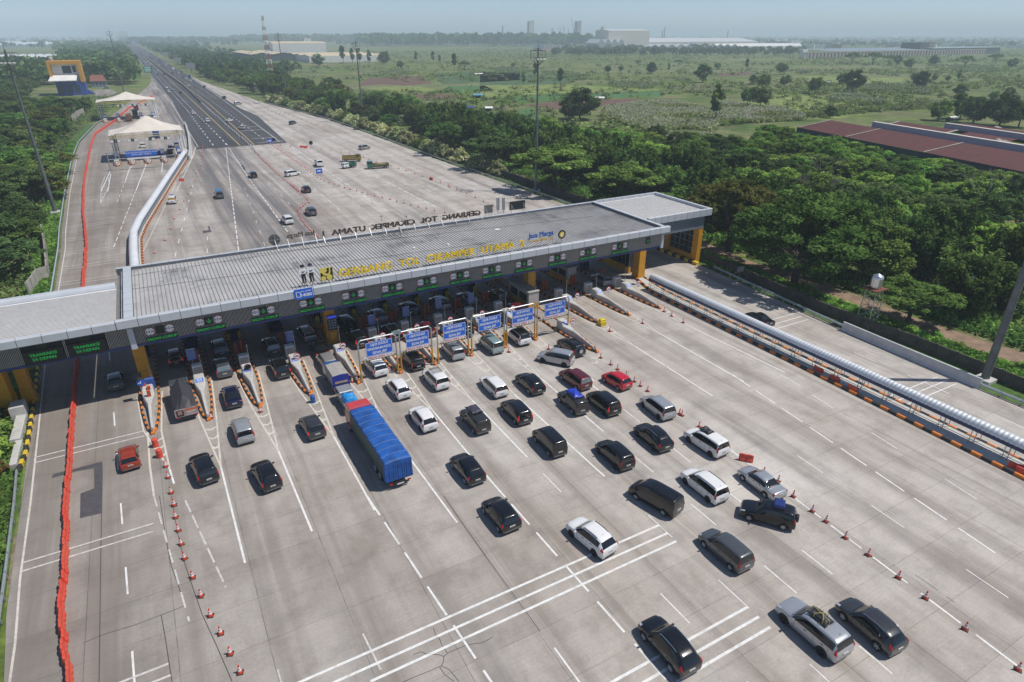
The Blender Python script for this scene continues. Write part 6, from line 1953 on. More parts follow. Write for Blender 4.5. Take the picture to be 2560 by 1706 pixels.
def car_meshes(kind_):
 if kind_ in CARMESH:
  return CARMESH[kind_]
 sp = SPEC[kind_]
 S = Shell(sp['st'])
 out = {'S': S, 'sp': sp}
 b = shell_mesh(S, 'body', None)
 me = b.mesh('body', [P_BLACK, M_TRIM], smooth=True)
 tmp = bpy.data.objects.new('tmp_body', me)
 C.objects.link(tmp)
 cutters = []
 hw = max(q[4] for q in sp['st'])
 for wy in sp['wy']:
  for s in (-1, 1):
   cb = MB()
   cb.lathe([(sp['wr'] + 0.055, -0.2), (sp['wr'] + 0.055, 0.2)], 24, c=(s * (hw - 0.05), wy, sp['wr']), axis='x')
   co = cb.build('tmp_cut', M_TRIM)
   cutters.append(co)
   md = tmp.modifiers.new('c', 'BOOLEAN')
   md.operation = 'DIFFERENCE'
   md.solver = 'EXACT'
   md.object = co
 bpy.context.view_layer.update()
 dg = bpy.context.evaluated_depsgraph_get()
 me2 = bpy.data.meshes.new_from_object(tmp.evaluated_get(dg))
 me2.name = 'body'
 for o in cutters + [tmp]:
  bpy.data.objects.remove(o)
 me2.materials.clear()
 me2.materials.append(P_BLACK)
 me2.materials.append(M_TRIM)
 mi = []
 for p in me2.polygons:
  c = p.center
  inside = any(math.hypot(c.y - wy, c.z - sp['wr']) < sp['wr'] + 0.03 and abs(c.x) < hw + 0.1 for wy in sp['wy']) or c.z < 0.36 and abs(p.normal.z) > 0.3
  mi.append(1 if inside or c.z < 0.335 else 0)
 me2.polygons.foreach_set('material_index', mi)
 me2.polygons.foreach_set('use_smooth', [True] * len(me2.polygons))
 out['body'] = me2
 b = MB()
 patch(b, S, sp['rear'][0], sp['rear'][1], 5.08, 7 - 1e-6, mirror=0)
 out['rear_window'] = b.mesh('rear_window', M_TINT, True)
 b = MB()
 patch(b, S, sp['ws'][0], sp['ws'][1], 5.06, 7 - 1e-6, mirror=0)
 out['windscreen'] = b.mesh('windscreen', M_TINT, True)
 for nm, s in (('side_window_r', 1), ('side_window_l', -1)):
  b = MB()
  u0, u1 = sp['side']
  patch(b, S, u0, u1, 4.14, 4.86, nu=20, nv=4, mirror=s, slant=0.0)
  out[nm] = b.mesh('side_window', M_TINT, True)
 for nm, s in (('tail_r', 1), ('tail_l', -1)):
  b = MB()
  u0, u1, v0, v1 = sp['tail']
  patch(b, S, u0, u1, v0, v1, off=0.014, nu=6, nv=4, mirror=s)
  out[nm] = b.mesh('tail_light', M_TAIL, True)
  b = MB()
  patch(b, S, 9.25, 10.3, 3.9, 4.95, off=0.012, nu=5, nv=3, mirror=s)
  out['head_r' if s > 0 else 'head_l'] = b.mesh('head_light', M_HEAD, True)
 y0 = sp['st'][1][0]
 b = MB()
 b.box(-0.22, 0.22, y0 - 0.055, y0 - 0.02, 0.70, 0.82, 0)
 b.box(-0.17, 0.17, y0 - 0.058, y0 - 0.0551, 0.74, 0.785, 1)
 out['plate'] = b.mesh('number_plate', [M_PLATE, M_PLATEK])
 b = MB()
 patch(b, S, 0.12, 0.9, 2.3, 2.9, off=0.012, mirror=0)
 b.box(-0.62, 0.62, y0 - 0.03, y0 + 0.08, 0.36, 0.44)
 out['bumper'] = b.mesh('bumper_trim', mat('bumper_grey', (0.16, 0.16, 0.165), 0.5))
 for nm, s in (('mirror_r', 1), ('mirror_l', -1)):
  b = MB()
  ym = sp['st'][8][0] - 0.32
  zz = sp['st'][8][2] + 0.09
  x = sp['st'][8][5]
  b.cbox((s * (x + 0.12), ym, zz), (0.2, 0.12, 0.15), ch=0.05)
  out[nm] = b.mesh('mirror', P_BLACK)
 for nm, s in (('rail_r', 1), ('rail_l', -1)):
  b = MB()
  pts = []
  for u in np.linspace(4.0, 6.6, 7):
   p = S(u, 5.65)
   pts.append((s * p[0], p[1], p[2] + (0.05 if 4.1 < u < 6.5 else 0.01)))
  b.path(pts, 0.024, 6)
  out[nm] = b.mesh('roof_rail', M_CHROME)
 b = MB()
 for s in (-1, 1):
  for u in (4.6, 5.9):
   p = S(u, 3.85)
   b.cbox((s * (p[0] + 0.012), p[1], p[2]), (0.03, 0.18, 0.035))
  for u in (4.05, 5.25, 7.45):
   q = [S(u, v) + S.normal(u, v) * 0.003 for v in (2.3, 3.0, 3.6, 4.0)]
   for a, c in zip(q[:-1], q[1:]):
    b.add([(s * a[0], a[1] - 0.008, a[2]), (s * a[0], a[1] + 0.008, a[2]), (s * c[0], c[1] + 0.008, c[2]), (s * c[0], c[1] - 0.008, c[2])], [(0, 1, 2, 3)])
 out['trim'] = b.mesh('door_trim', M_TRIM)
 b = MB()
 p = S(3.95, 6.9)
 b.tube((0, p[1] + 0.12, p[2] - 0.01), (0, p[1] - 0.02, p[2] + 0.12), 0.02, 0.006, 6)
 out['aerial'] = b.mesh('aerial', M_TRIM)
 out['wheel'], out['rim'] = wheel_meshes(sp['wr'])
 CARMESH[kind_] = out
 return out
def own(o, m, slot=0):
 o.material_slots[slot].link = 'OBJECT'
 o.material_slots[slot].material = m
 return o
crng = random.Random(15)
def car(kind_, pnt, x, y, hd, label, group=None, rails=None, lit=False, rim=None, spare=False, roof=None, scale=1.0, cat=None, glass=None, z=0.0, dark_roof=False):
 M_ = car_meshes(kind_)
 sp, S = M_['sp'], M_['S']
 nm = {'mpv': 'minivan', 'suv': 'suv', 'hatch': 'hatchback', 'van': 'van', 'boxy': 'off_road_wagon', 'sedan': 'sedan', 'cuv': 'crossover'}[kind_]
 t = thing(nm, label, cat or {'mpv': 'minivan', 'suv': 'suv', 'hatch': 'hatchback', 'van': 'van', 'boxy': 'suv', 'sedan': 'sedan', 'cuv': 'suv'}[kind_], (x, y, z), math.radians(hd), group)
 t.scale = (scale * crng.uniform(.98, 1.02), scale * crng.uniform(.975, 1.03), scale * crng.uniform(.96, 1.04))
 own(link_mesh('body', M_['body'], t), pnt)
 for k, n in (('rear_window', 'rear_window'), ('windscreen', 'windscreen'), ('side_window_r', 'side_window'), ('side_window_l', 'side_window'), ('plate', 'number_plate'), ('bumper', 'bumper_trim'), ('trim', 'door_trim'), ('head_r', 'head_light'), ('head_l', 'head_light')):
  o = link_mesh(n, M_[k], t)
  if glass and k == 'rear_window':
   own(o, glass)
 for k in ('tail_r', 'tail_l'):
  o = link_mesh('tail_light', M_[k], t)
  if lit:
   own(o, M_TAILO)
 for k in ('mirror_r', 'mirror_l'):
  own(link_mesh('mirror', M_[k], t), pnt if pnt not in (P_WHITE,) else P_WHITE)
 link_mesh('aerial', M_['aerial'], t)
 hw = max(q[4] for q in sp['st'])
 for wy in sp['wy']:
  for s in (1, -1):
   w = link_mesh('wheel', M_['wheel'], t, (s * (hw - 0.095), wy, sp['wr']), 0 if s > 0 else PI)
   r = link_mesh('rim', M_['rim'], w)
   if rim:
    own(r, rim)
 if rails:
  for k in ('rail_r', 'rail_l'):
   own(link_mesh('roof_rail', M_[k], t), rails)
 if dark_roof:
  b = MB()
  patch(b, S, 2.97, 7.08, 5.12, 7 - 1e-6, off=0.004, nu=14, mirror=0)
  b.build('roof_skin', P_BLACK, t, smooth=True)
 if spare:
  b = MB()
  b.lathe([(0.0, -0.12), (0.34, -0.11), (0.37, -0.04), (0.37, 0.08), (0.3, 0.12)], 20, axis='x')
  o = b.build('spare_wheel', P_BLACK2, t)
  o.rotation_euler = (0, 0, PI / 2)
  o.location = (0, sp['st'][1][0] - 0.06, 0.98)
  b = MB()
  b.lathe([(0.2, -0.125), (0.26, -0.122), (0.27, -0.115)], 20, axis='x')
  b.build('rim', M_RIM, o)
 return t
def lumpy(b, cx, cy, cz, lx, ly, lz, seed, mi=0, n=22):
 r = np.random.RandomState(seed)
 ph = r.rand(8) * 6.28
 V = []
 for j in range(n + 1):
  for i in range(n + 1):
   u, v = i / n * 2 - 1, j / n * 2 - 1
   e = max(0.0, 1 - max(abs(u) ** 6, abs(v) ** 6))
   h = lz * e * (0.72 + 0.16 * math.sin(3.1 * u + ph[0] + 1.3 * math.sin(2 * v + ph[1])) + 0.12 * math.sin(5.2 * v + ph[2] + math.sin(4 * u + ph[3])) + 0.05 * math.sin(13 * u + 9 * v + ph[4]))
   V.append((cx + u * lx * (0.92 + 0.08 * math.sin(3 * v + ph[5])), cy + v * ly * (0.94 + 0.06 * math.sin(4 * u + ph[6])), cz + h))
 m = n + 1
 b.add(V, [(j * m + i, j * m + i + 1, (j + 1) * m + i + 1, (j + 1) * m + i) for j in range(n) for i in range(n)] + [tuple(i for i in range(n, -1, -1)) + tuple(j * m for j in range(1, m)) + tuple(n * m + i for i in range(1, m)) + tuple(j * m + n for j in range(n - 1, 0, -1))], mi)
def roof_load(kind_, t, cy, dims, m, label, cat, seed, name, hard=False, strap=None, z=None):
 S = CARMESH[kind_]['S']
 zt = (z or float(max(q[3] for q in SPEC[kind_]['st'])) + 0.03) * t.scale[0] + t.location.z
 rz = t.rotation_euler.z
 p = Matrix.Rotation(rz, 4, 'Z') @ Vector((0, cy, 0))
 o = thing(name, label, cat, (t.location.x + p.x, t.location.y + p.y, zt), rz)
 b = MB()
 if hard:
  b.cbox((0, 0, dims[2] / 2 + 0.05), (dims[0] * 2, dims[1] * 2, dims[2]), ch=0.08)
  b.build('case', m, o)
 else:
  lumpy(b, 0, 0, 0.02, dims[0], dims[1], dims[2], seed)
  b.build('sheet', m, o, smooth=True)
 b = MB()
 for x in (-dims[0] * 0.95, dims[0] * 0.95):
  b.box(x - 0.02, x + 0.02, -dims[1] * 1.05, dims[1] * 1.05, 0.0, 0.05)
 for y in (-dims[1] * 0.9, 0, dims[1] * 0.9):
  b.box(-dims[0], dims[0], y - 0.02, y + 0.02, 0.0, 0.045)
 b.build('rack', M_TRIM, o)
 if strap:
  b = MB()
  h = dims[2] + 0.06
  for a, c in (((-1, -.6), (1, .2)), ((-1, .3), (1, -.3)), ((-.3, -1), (.2, 1))):
   b.path([(a[0] * dims[0], a[1] * dims[1], 0.05), (a[0] * dims[0] * 0.97, a[1] * dims[1] * 0.97, h), (c[0] * dims[0] * 0.97, c[1] * dims[1] * 0.97, h), (c[0] * dims[0], c[1] * dims[1], 0.05)], 0.018, 4)
  b.build('strap', strap, o)
 return o
M_TARPB = mat('tarp_blue', (0.008, 0.085, 0.33), 0.65, var=0.35, scale=1.1, bump=0.6)
M_TARPR = mat('tarp_royal', (0.02, 0.05, 0.42), 0.4, var=0.25, scale=3, bump=0.4)
M_TARPK = mat('tarp_black', (0.03, 0.03, 0.034), 0.55, var=0.35, scale=3, bump=0.5)
M_TARPV = mat('tarp_violet_grey', (0.042, 0.042, 0.062), 0.55, var=0.3, scale=2.5, bump=0.4)
M_STRAPY = mat('strap_yellow', (0.5, 0.42, 0.1), 0.6)
G1 = 'cars queueing before the toll gate'
G2 = 'cars under the toll canopy'
G3 = 'cars on the plaza beyond the canopy'
painted_sky_glass = mat('glass_painted_reflection', (0.16, 0.20, 0.21), 0.08, 0.0, var=0.1, spec=0.8)  # pale blue-grey base colour stands in for sky reflected in rear windows
car('hatch', P_GREYD, -8.72, 77.9, 2, 'dark grey hatchback in the canopy shadow on the left ramp', G2, scale=1.02, glass=None)
car('hatch', P_ORANGE, -7.57, 60.7, 4, 'red-orange hatchback alone on the left ramp beside the red barriers', G1, scale=1.0)
car('mpv', P_MAROON, -2.35, 81.3, 1, 'dark maroon car under the canopy in the leftmost booth lane', G2, lit=True, scale=0.92)
car('suv', P_GREY, 2.87, 81.4, 0, 'grey suv under the canopy directly ahead of the grey-silver suv', G2)
car('suv', P_GREY, 2.45, 75.6, 0, 'silver-grey suv half in canopy shade behind another grey suv', G2, rails=M_CHROME, glass=painted_sky_glass)
car('sedan', P_NAVY, 2.45, 67.9, 1, 'navy blue sedan just out of the canopy shade near the second island', G1)
car('mpv', P_SILVER, 2.45, 60.2, 2, 'boxy silver estate behind the navy sedan', G1, scale=0.99)
car('suv', P_BLACK, -1.6, 55.3, 7, 'black suv, leftmost black car in the queue', G1, rails=M_TRIM)
car('cuv', P_BLACK, 3.2, 51.5, 7, 'black suv below the boxy silver estate', G1, rails=M_TRIM)
car('suv', P_GREYD, 8.6, 78.6, 1, 'dark suv with a pale rear window under the canopy in the third lane', G2, glass=painted_sky_glass, rails=M_TRIM)
car('suv', P_BLACK, 8.36, 72.1, 1, 'black suv with red lamps at the canopy shade edge in the third lane', G1, lit=True, rails=M_TRIM)
car('hatch', P_GREYD, 8.73, 57.4, 3, 'dark grey hatchback left of the big blue truck', G1, scale=1.08, lit=True)
car('mpv', P_SILVERB, 13.4, 80.4, 3, 'brown-silver car deep under the canopy in the fourth lane', G2)
car('sedan', P_BLACK, 13.75, 75.0, 1, 'black sedan with lit red lamps under the canopy in the fourth lane', G2, lit=True)
car('mpv', P_SILVERB, 13.7, 70.8, 1, 'warm silver minivan just ahead of the small grey-topped truck', G1)
car('van', P_BLACK, 18.9, 80.8, 3, 'black van deep under the canopy in the fifth lane', G2)
car('mpv', P_BLACK, 18.8, 75.6, 2, 'black minivan behind the black van in the fifth lane', G2, rails=M_TRIM, lit=True)
car('suv', P_WHITE, 18.5, 67.0, 2, 'white suv passing under the first gantry', G1)
car('mpv', P_BLACK, 22.95, 66.3, 0, 'black car hidden below the second gantry sign', G1)
car('suv', P_BLACK, 23.4, 75.4, 2, 'black suv with lit red lamps and roof rack under the canopy in the sixth lane', G2, rails=M_CHROME, lit=True, glass=painted_sky_glass)
car('hatch', P_SILVERB, 23.5, 81.4, 2, 'brownish silver hatchback under the canopy in the sixth lane', G2, scale=1.1, lit=True)
car('sedan', P_MAROON, 27.9, 74.2, 2, 'dark red sedan under the canopy in the seventh lane', G2)
car('suv', P_BLACK, 28.35, 81.6, 2, 'black suv deep under the canopy in the seventh lane', G2)
car('mpv', P_BLACK, 32.1, 71.8, 2, 'black minivan hidden behind the third gantry sign', G2)
car('mpv', P_SILVERB, 33.1, 81.7, 4, 'silver minivan under the canopy in the eighth lane', G2)
car('suv', P_BLACK, 37.3, 72.8, 2, 'black suv behind the fourth and fifth gantry signs', G2)
car('sedan', P_SILVER, 37.5, 81.5, 4, 'silver sedan under the canopy in the ninth lane', G2)
car('mpv', P_GREY, 41.8, 79.9, 2, 'grey minivan under the canopy left of the grey booth', G2, glass=painted_sky_glass)
car('sedan', P_MAROON, 42.0, 74.2, 3, 'dark red car with bright rear behind the fifth gantry sign', G2)
car('mpv', P_SILVER, 28.4, 66.4, -3, 'silver minivan under the third gantry sign', G1)
car('van', P_TEAL, 33.3, 65.4, 1, 'pale teal van between the third and fifth gantries', G1)
car('suv', P_WHITE, 37.6, 66.0, -1, 'white suv with a black roof under the fifth gantry', G1, dark_roof=True, rails=M_TRIM)
car('suv', P_BLACK, 41.9, 59.9, -1, 'black suv with a spare wheel on its tailgate beside the longest island', G1, spare=True, scale=0.97, rails=M_TRIM)
car('mpv', P_SILVER, 38.57, 58.25, 36, 'silver minivan turned across the lane beside the black suv', G1, rim=M_RIMD)
car('mpv', P_WHITE, 28.7, 55.9, -1, 'white minivan left of a black car, below the teal van', G1, scale=0.98)
car('cuv', P_BLACK, 32.6, 54.4, -1, 'black car right of the white minivan, left of the maroon one', G1)
car('mpv', P_MAROON, 37.65, 52.7, 3, 'maroon minivan beside the bright red hatchback', G1, glass=painted_sky_glass, scale=1.02)
car('hatch', P_RED, 41.65, 50.1, 5, 'bright red hatchback by the orange cones', G1)
car('mpv', P_BLACK, 28.25, 49.9, -2, 'black minivan below and right of the white minivan, bright red lamps', G1, lit=True, scale=1.02)
t = car('boxy', P_BLACK2, 34.5, 48.5, -4, 'black off-road wagon carrying a royal blue tarp bundle', G1)
roof_load('boxy', t, -0.35, (0.62, 1.05, 0.34), M_TARPR, 'royal blue tarp bundle tied on the black wagon roof', 'roof load', 3, 'tarp_bundle')
car('mpv', P_BLACK, 37.3, 46.8, -2, 'black minivan touching the wagon with the blue bundle', G1, scale=1.04, rim=M_RIMD, lit=True)
car('mpv', P_SILVER, 41.85, 43.3, -4, 'silver minivan beside the right-hand cone row', G1, rim=M_RIMD)
car('van', P_BLACK, 28.3, 43.4, -2, 'plain black van in the middle of the queue', G1, scale=1.0)
car('mpv', P_BLACK, 32.65, 38.7, -2, 'black minivan with chrome strip left of the black suv with silver rails', G1, rim=M_RIMD, scale=1.02)
car('cuv', P_BLACK, 37.75, 39.2, -3, 'black suv with silver roof rails below the silver minivan', G1, rails=M_CHROME, rim=M_RIMD)
t = car('mpv', P_WHITE, 41.7, 36.0, 2, 'white minivan carrying a black roof bundle', G1, scale=1.03, rim=M_RIMD)
roof_load('mpv', t, 0.1, (0.45, 0.62, 0.24), M_TARPK, 'black plastic bundle tied on the white minivan roof', 'roof load', 8, 'tarp_bundle')
car('van', P_BLACK, 31.85, 31.9, 14, 'long black van angled left above the stop lines', G1, scale=1.06)
car('mpv', P_WHITE, 36.75, 31.2, -1, 'white minivan with black roof rails left of the silver sedan', G1, rails=M_TRIM, rim=M_RIMD)
car('sedan', P_SILVER, 41.55, 29.05, -3, 'silver-blue sedan beside the right-hand cone row', G1)
t = car('suv', P_BLACK, 38.65, 25.8, 36, 'black suv turned across the lane with a blue suitcase on top', G1, spare=True, scale=0.97)
roof_load('suv', t, -0.7, (0.5, 0.42, 0.34), mat('case_blue', (0.015, 0.03, 0.16), 0.4), 'blue suitcase strapped on the turned black suv', 'roof load', 2, 'suitcase', hard=True)
car('mpv', P_GREY, 32.55, 24.6, 0, 'grey minivan below the long black van', G1)
car('cuv', P_WHITE, 24.3, 30.8, 8, 'white suv with black roof rails crossing the upper stop lines', G1, rails=M_TRIM, rim=M_RIMD)
car('cuv', P_BLACK, 22.9, 20.2, -1, 'black suv with silver roof rails on the lower stop lines', G1, rails=M_CHROME, rim=M_RIM)
t = car('suv', P_SILVER, 32.25, 16.5, 0, 'silver suv carrying a strapped black roof bag', G1, scale=1.05, rim=M_RIMD)
roof_load('suv', t, -0.3, (0.42, 0.72, 0.30), M_TARPK, 'black roof bag with yellow straps on the silver suv', 'roof load', 12, 'roof_bag', strap=M_STRAPY)
car('cuv', P_GREYD, 35.85, 14.8, -4, 'dark grey suv right of the silver suv with the roof bag', G1, rails=M_CHROME, rim=M_RIM)
car('cuv', P_BLACK, 19.5, 43.5, 1, 'black suv right of the big blue truck tail', G1, glass=None)
t = car('boxy', P_BLACK2, 23.65, 50.4, 0, 'black off-road wagon with a dark violet tarp on its roof', G1)
roof_load('boxy', t, 0.1, (0.64, 0.85, 0.24), M_TARPV, 'dark violet tarp tied over the black wagon roof', 'roof load', 21, 'tarp_bundle')
car('cuv', P_WHITE, 19.15, 53.4, 1, 'white suv right of the blue truck cab, black bumper', G1, rim=M_RIMD)
car('cuv', P_WHITE, 19.1, 60.7, 1, 'white suv straight behind the first gantry', G1, scale=0.96)
t = car('mpv', P_WHITE, 23.6, 60.6, 1, 'white car with a black roof basket behind the second gantry', G1, scale=1.03)
b = MB()
for x in (-0.5, 0.5):
 b.tube((x, -0.5, 0.12), (x, 0.75, 0.12), 0.025, n=5)
for k in range(7):
 b.tube((-0.5, -0.5 + k * 0.208, 0.12), (0.5, -0.5 + k * 0.208, 0.12), 0.025, n=5)
for x, y in ((-0.5, -0.4), (0.5, -0.4), (0.5, 0.7), (-0.5, 0.7)):
 b.tube((x, y, -0.04), (x, y, 0.12), 0.02, n=5)
b.build('roof_basket', M_TRIM, t, loc=(0, -0.35, 1.72))
car('hatch', P_BLACK, 19.28, 36.6, 1, 'small black car with pale rear lamps in the lower middle', G1, scale=1.1, glass=None)
car('mpv', P_SILVER, 60.1, 78.2, -6, 'silver minivan alone under the right end of the canopy', G2, scale=0.98)
car('sedan', P_BLACK, 69.9, 54.5, -3, 'black car half hidden behind the silver arch barrier', G1)
car('hatch', P_BLACK, 33.6, 169.2, 0, 'black hatchback beyond the canopy between the cone rows', G3, scale=1.1)
car('suv', P_GREY, 29.3, 145.7, 0, 'grey suv beyond the canopy beside the bend of red cones', G3)
car('suv', P_WHITE, 23.1, 140.8, 3, 'white suv beyond the canopy left of the bend of red cones', G3, dark_roof=False)
t = car('suv', P_GREY, 13.3, 173.4, 0, 'grey car beyond the canopy carrying a light blue load', G3)
roof_load('suv', t, -0.1, (0.6, 0.9, 0.4), mat('tarp_light_blue', (0.05, 0.22, 0.5), 0.5, var=0.3), 'light blue bundle on the grey car beyond the canopy', 'roof load', 31, 'tarp_bundle')
t = car('mpv', P_WHITE, 2.9, 173.1, -8, 'white patrol car parked against the white rounded barrier', G3, glass=mat('patrol_yellow', (0.4, 0.25, 0.03), 0.5), cat='patrol car')
b = MB()
b.cbox((0, 0.1, 1.79), (0.95, 0.25, 0.12), ch=0.03)
b.build('light_bar', P_BLUE, t)
car('suv', P_BLACK, 24.8, 195.8, 0, 'black suv beyond the canopy near the dark asphalt patch', G3)
car('mpv', P_WHITE, 35.0, 192.2, -70, 'white minivan seen side on between the red cone rows', G3)
car('mpv', P_SILVERB, 67.3, 228, -60, 'silver minivan side on beside the far right guard rail', G3)
car('mpv', P_GREY, 60.2, 312, -40, 'dark grey minivan alone on the far right concrete', G3)
P = gp('A', 1945, 855)
car('mpv', P_SILVER, P.x, P.y, -70, 'pale car on the concrete shoulder right of the asphalt', G3)
P = gp('A', 2105, 845)
car('sedan', P_WHITE, P.x, P.y, -70, 'white car parked by the guard rail at the far bushes', G3)
P = gp('A', 1830, 808)
car('suv', P_BLACK, P.x, P.y, 10, 'black car straddling the asphalt edge on the far right', G3)
P = gp('A', 1980, 1055)
t = car('mpv', P_WHITE, P.x, P.y, 0, 'white car on the dark asphalt nearest the concrete, spare wheel at back', G3, spare=True)
P = gp('A', 1875, 995)
car('sedan', P_WHITE, P.x, P.y, -40, 'white car on the dark asphalt right of the yellow line', G3)
P = gp('A', 1698, 998)
car('suv', P_WHITE, P.x, P.y, 0, 'white suv on the left carriageway nearest the concrete', G3)
P = gp('A', 1582, 936)
car('mpv', P_WHITE, P.x, P.y, 0, 'white minivan on the left carriageway ahead of the white suv', G3)
P = gp('A', 868, 728)
car('mpv', P_SILVER, P.x, P.y, 75, 'silver car parked in the yard by the blue and orange building', G3)
FARM = {}
def far_car(kind_, pnt, sh, px_, py_, hd, label, group='distant motorway traffic'):
 if kind_ not in FARM:
  M_ = car_meshes(kind_)
  S = M_['S']
  b = shell_mesh(S, 'b', None, nu=14)
  n0 = len(b.f)
  sp = M_['sp']
  patch(b, S, sp['rear'][0], sp['rear'][1], 5.08, 7 - 1e-6, nu=2, nv=2, mi=1, mirror=0, off=0.01)
  patch(b, S, sp['ws'][0], sp['ws'][1], 5.08, 7 - 1e-6, nu=2, nv=2, mi=1, mirror=0, off=0.01)
  for s in (1, -1):
   patch(b, S, sp['side'][0], sp['side'][1], 4.14, 4.86, nu=5, nv=2, mi=1, mirror=s, off=0.01)
   patch(b, S, *sp['tail'], nu=2, nv=2, mi=2, mirror=s, off=0.015)
   for wy in sp['wy']:
    b.lathe([(sp['wr'] * .4, -0.1), (sp['wr'], -0.09), (sp['wr'], 0.09), (sp['wr'] * .4, 0.1)], 10, c=(s * 0.8, wy, sp['wr']), axis='x', mi=3)
  FARM[kind_] = b.mesh('distant_car', [P_WHITE, M_TINT, M_TAIL, M_TYRE], True)
 p = gp(sh, px_, py_)
 o = link_mesh('distant_car', FARM[kind_], None, (p.x, p.y, 0.012), math.radians(hd))
 own(o, pnt)
 return tag(o, label, 'car', group)
FARCARS = [('mpv', P_WHITE, 1380, 755, 'white car on the left carriageway, in the near pair right of the tents'), ('sedan', P_WHITE, 1362, 723, 'white car ahead in the pair right of the tents'), ('sedan', P_SILVER, 1418, 742, 'pale car right of the white pair near the tents'), ('sedan', P_BLACK, 1477, 762, 'dark car right of the white pair on the left carriageway'),
   ('sedan', P_GREY, 1287, 617, 'grey car at the road edge by the green sign'), ('sedan', P_BLACK, 1340, 612, 'black car in the middle of the left carriageway by the green sign'), ('mpv', P_WHITE, 1294, 585, 'white car just past the green sign'), ('sedan', P_BLACK, 1332, 548, 'black car beyond the green sign'),
   ('mpv', P_WHITE, 1540, 707, 'white car hard against the right of the median'), ('sedan', P_BLACK, 1670, 715, 'black car at the right asphalt edge'), ('mpv', P_WHITE, 1555, 665, 'white car behind the blue truck on the right carriageway'), ('mpv', P_WHITE, 1527, 650, 'white car left of the one behind the blue truck'), ('sedan', P_GREY, 1500, 632, 'grey car right of the median before the blue truck'),
   ('mpv', P_WHITE, 1461, 602, 'white car by the median beyond the blue truck'), ('sedan', P_BLACK, 1410, 603, 'black car against the median'), ('sedan', P_BLACK, 1480, 590, 'dark car left of the blue truck'), ('mpv', P_SILVER, 1322, 513, 'silver car in the far right carriageway')]
for k_, p_, x_, y_, l_ in FARCARS:
 far_car(k_, p_, 'A', x_, y_, 0 if x_ < 1500 and k_ else 0, l_)
frng = random.Random(9)
lanes_r, lanes_l = (38.5, 42.0, 45.5, 49.0), (21.5, 25.0, 28.5)
cols = [P_WHITE, P_WHITE, P_SILVER, P_BLACK, P_GREY, P_RED, P_BLUE, P_WHITE, P_YEL]
n = 0
for y in list(range(1000, 3600, 36)):
 for lanes, side, den in ((lanes_r, 'right', 0.8), (lanes_l, 'left', 0.3)):
  if frng.random() < den:
   x = frng.choice(lanes)
   k_ = frng.choice(['mpv', 'suv', 'sedan', 'van'])
   k_ = k_ if k_ in FARM else 'mpv'
   o = link_mesh('distant_car', FARM[k_], None, (x + frng.uniform(-.4, .4), y + frng.uniform(-15, 15), 0.012), 0)
   own(o, frng.choice(cols))
   tag(o, 'tiny car in the far stream of traffic on the %s carriageway' % side, 'car', 'tiny far cars on the %s carriageway' % side)
   n += 1
def truck_wheels(t, hw, r, ys_, dual=False):
 me, rim = TRW.get(r) or TRW.setdefault(r, wheel_meshes(r))
 for y in ys_:
  for s in (1, -1):
   w = link_mesh('wheel', me, t, (s * (hw - 0.12), y, r), 0 if s > 0 else PI)
   w.scale = (1.25 if not dual else 2.2, 1, 1)
   link_mesh('rim', rim, w)
TRW = {}
def truck_cab(t, y0, y1, w, h, pnt, z0=0.55, name='cab'):
 b = MB()
 L = y1 - y0
 for s in (1,):
  prof = [(y0, z0), (y1 - 0.05, z0), (y1, z0 + 0.25), (y1 - 0.02, z0 + 0.45 * h), (y1 - 0.28, h), (y1 - 0.5, h + 0.07), (y0 + 0.1, h + 0.07), (y0, h)]
  n = len(prof)
  vs = []
  for xs, ins in ((-w, 0), (-w + 0.07, 0.06), (w - 0.07, 0.06), (w, 0)):
   for y, z in prof:
    zz = z if ins == 0 else z
    vs.append((xs * (1 if z < z0 + 0.5 * h else 0.93), y, zz if ins else zz - (0.05 if z > h - 0.01 else 0)))
  fs = [tuple(range(n - 1, -1, -1)), tuple(3 * n + i for i in range(n))]
  for k in range(3):
   fs += [(k * n + i, k * n + (i + 1) % n, (k + 1) * n + (i + 1) % n, (k + 1) * n + i) for i in range(n)]
  b.add(vs, fs)
 o = b.build(name, pnt, t)
 b = MB()
 za, zb = z0 + 0.48 * h, h - 0.08
 b.add([(-w * .86, y1 - 0.03 + 0.012, za), (w * .86, y1 - 0.03 + 0.012, za), (w * .8, y1 - 0.26 + 0.012, zb), (-w * .8, y1 - 0.26 + 0.012, zb)], [(0, 1, 2, 3)])
 b.build('windscreen', M_TINT, t)
 for s in (1, -1):
  b = MB()
  b.add([(s * (w * 0.965 + 0.02), y0 + 0.25, za), (s * (w * 0.965 + 0.02), y1 - 0.18, za), (s * (w * 0.93 + 0.015), y1 - 0.35, zb), (s * (w * 0.93 + 0.015), y0 + 0.25, zb)], [(0, 1, 2, 3)])
  b.build('side_window', M_TINT, t)
 return o
def chassis(t, y0, y1, w=0.45, z=0.62):
 b = MB()
 b.box(-w, w, y0, y1, z - 0.14, z + 0.12)
 b.box(-w * 1.9, w * 1.9, y0 - 0.03, y0 + 0.08, z - 0.2, z - 0.05)
 b.build('chassis', M_TRIM, t)
 for s in (1, -1):
  b = MB()
  b.box(s * 0.85 - 0.14, s * 0.85 + 0.14, y0 - 0.07, y0 - 0.03, z - 0.02, z + 0.12)
  b.build('tail_light', M_TAIL, t)
t = thing('tarped_truck', 'big truck with a blue tarpaulin over its long load and a red cab', 'truck', (13.45, 44.6, 0), math.radians(1.0))
TL, TW, TH = 10.2, 1.24, 3.15
M_TARPG = mat('tarp_dark_green', (0.014, 0.055, 0.05), 0.5, var=0.3, scale=1.2, bump=0.3)
b = MB()
n = 30
V = []
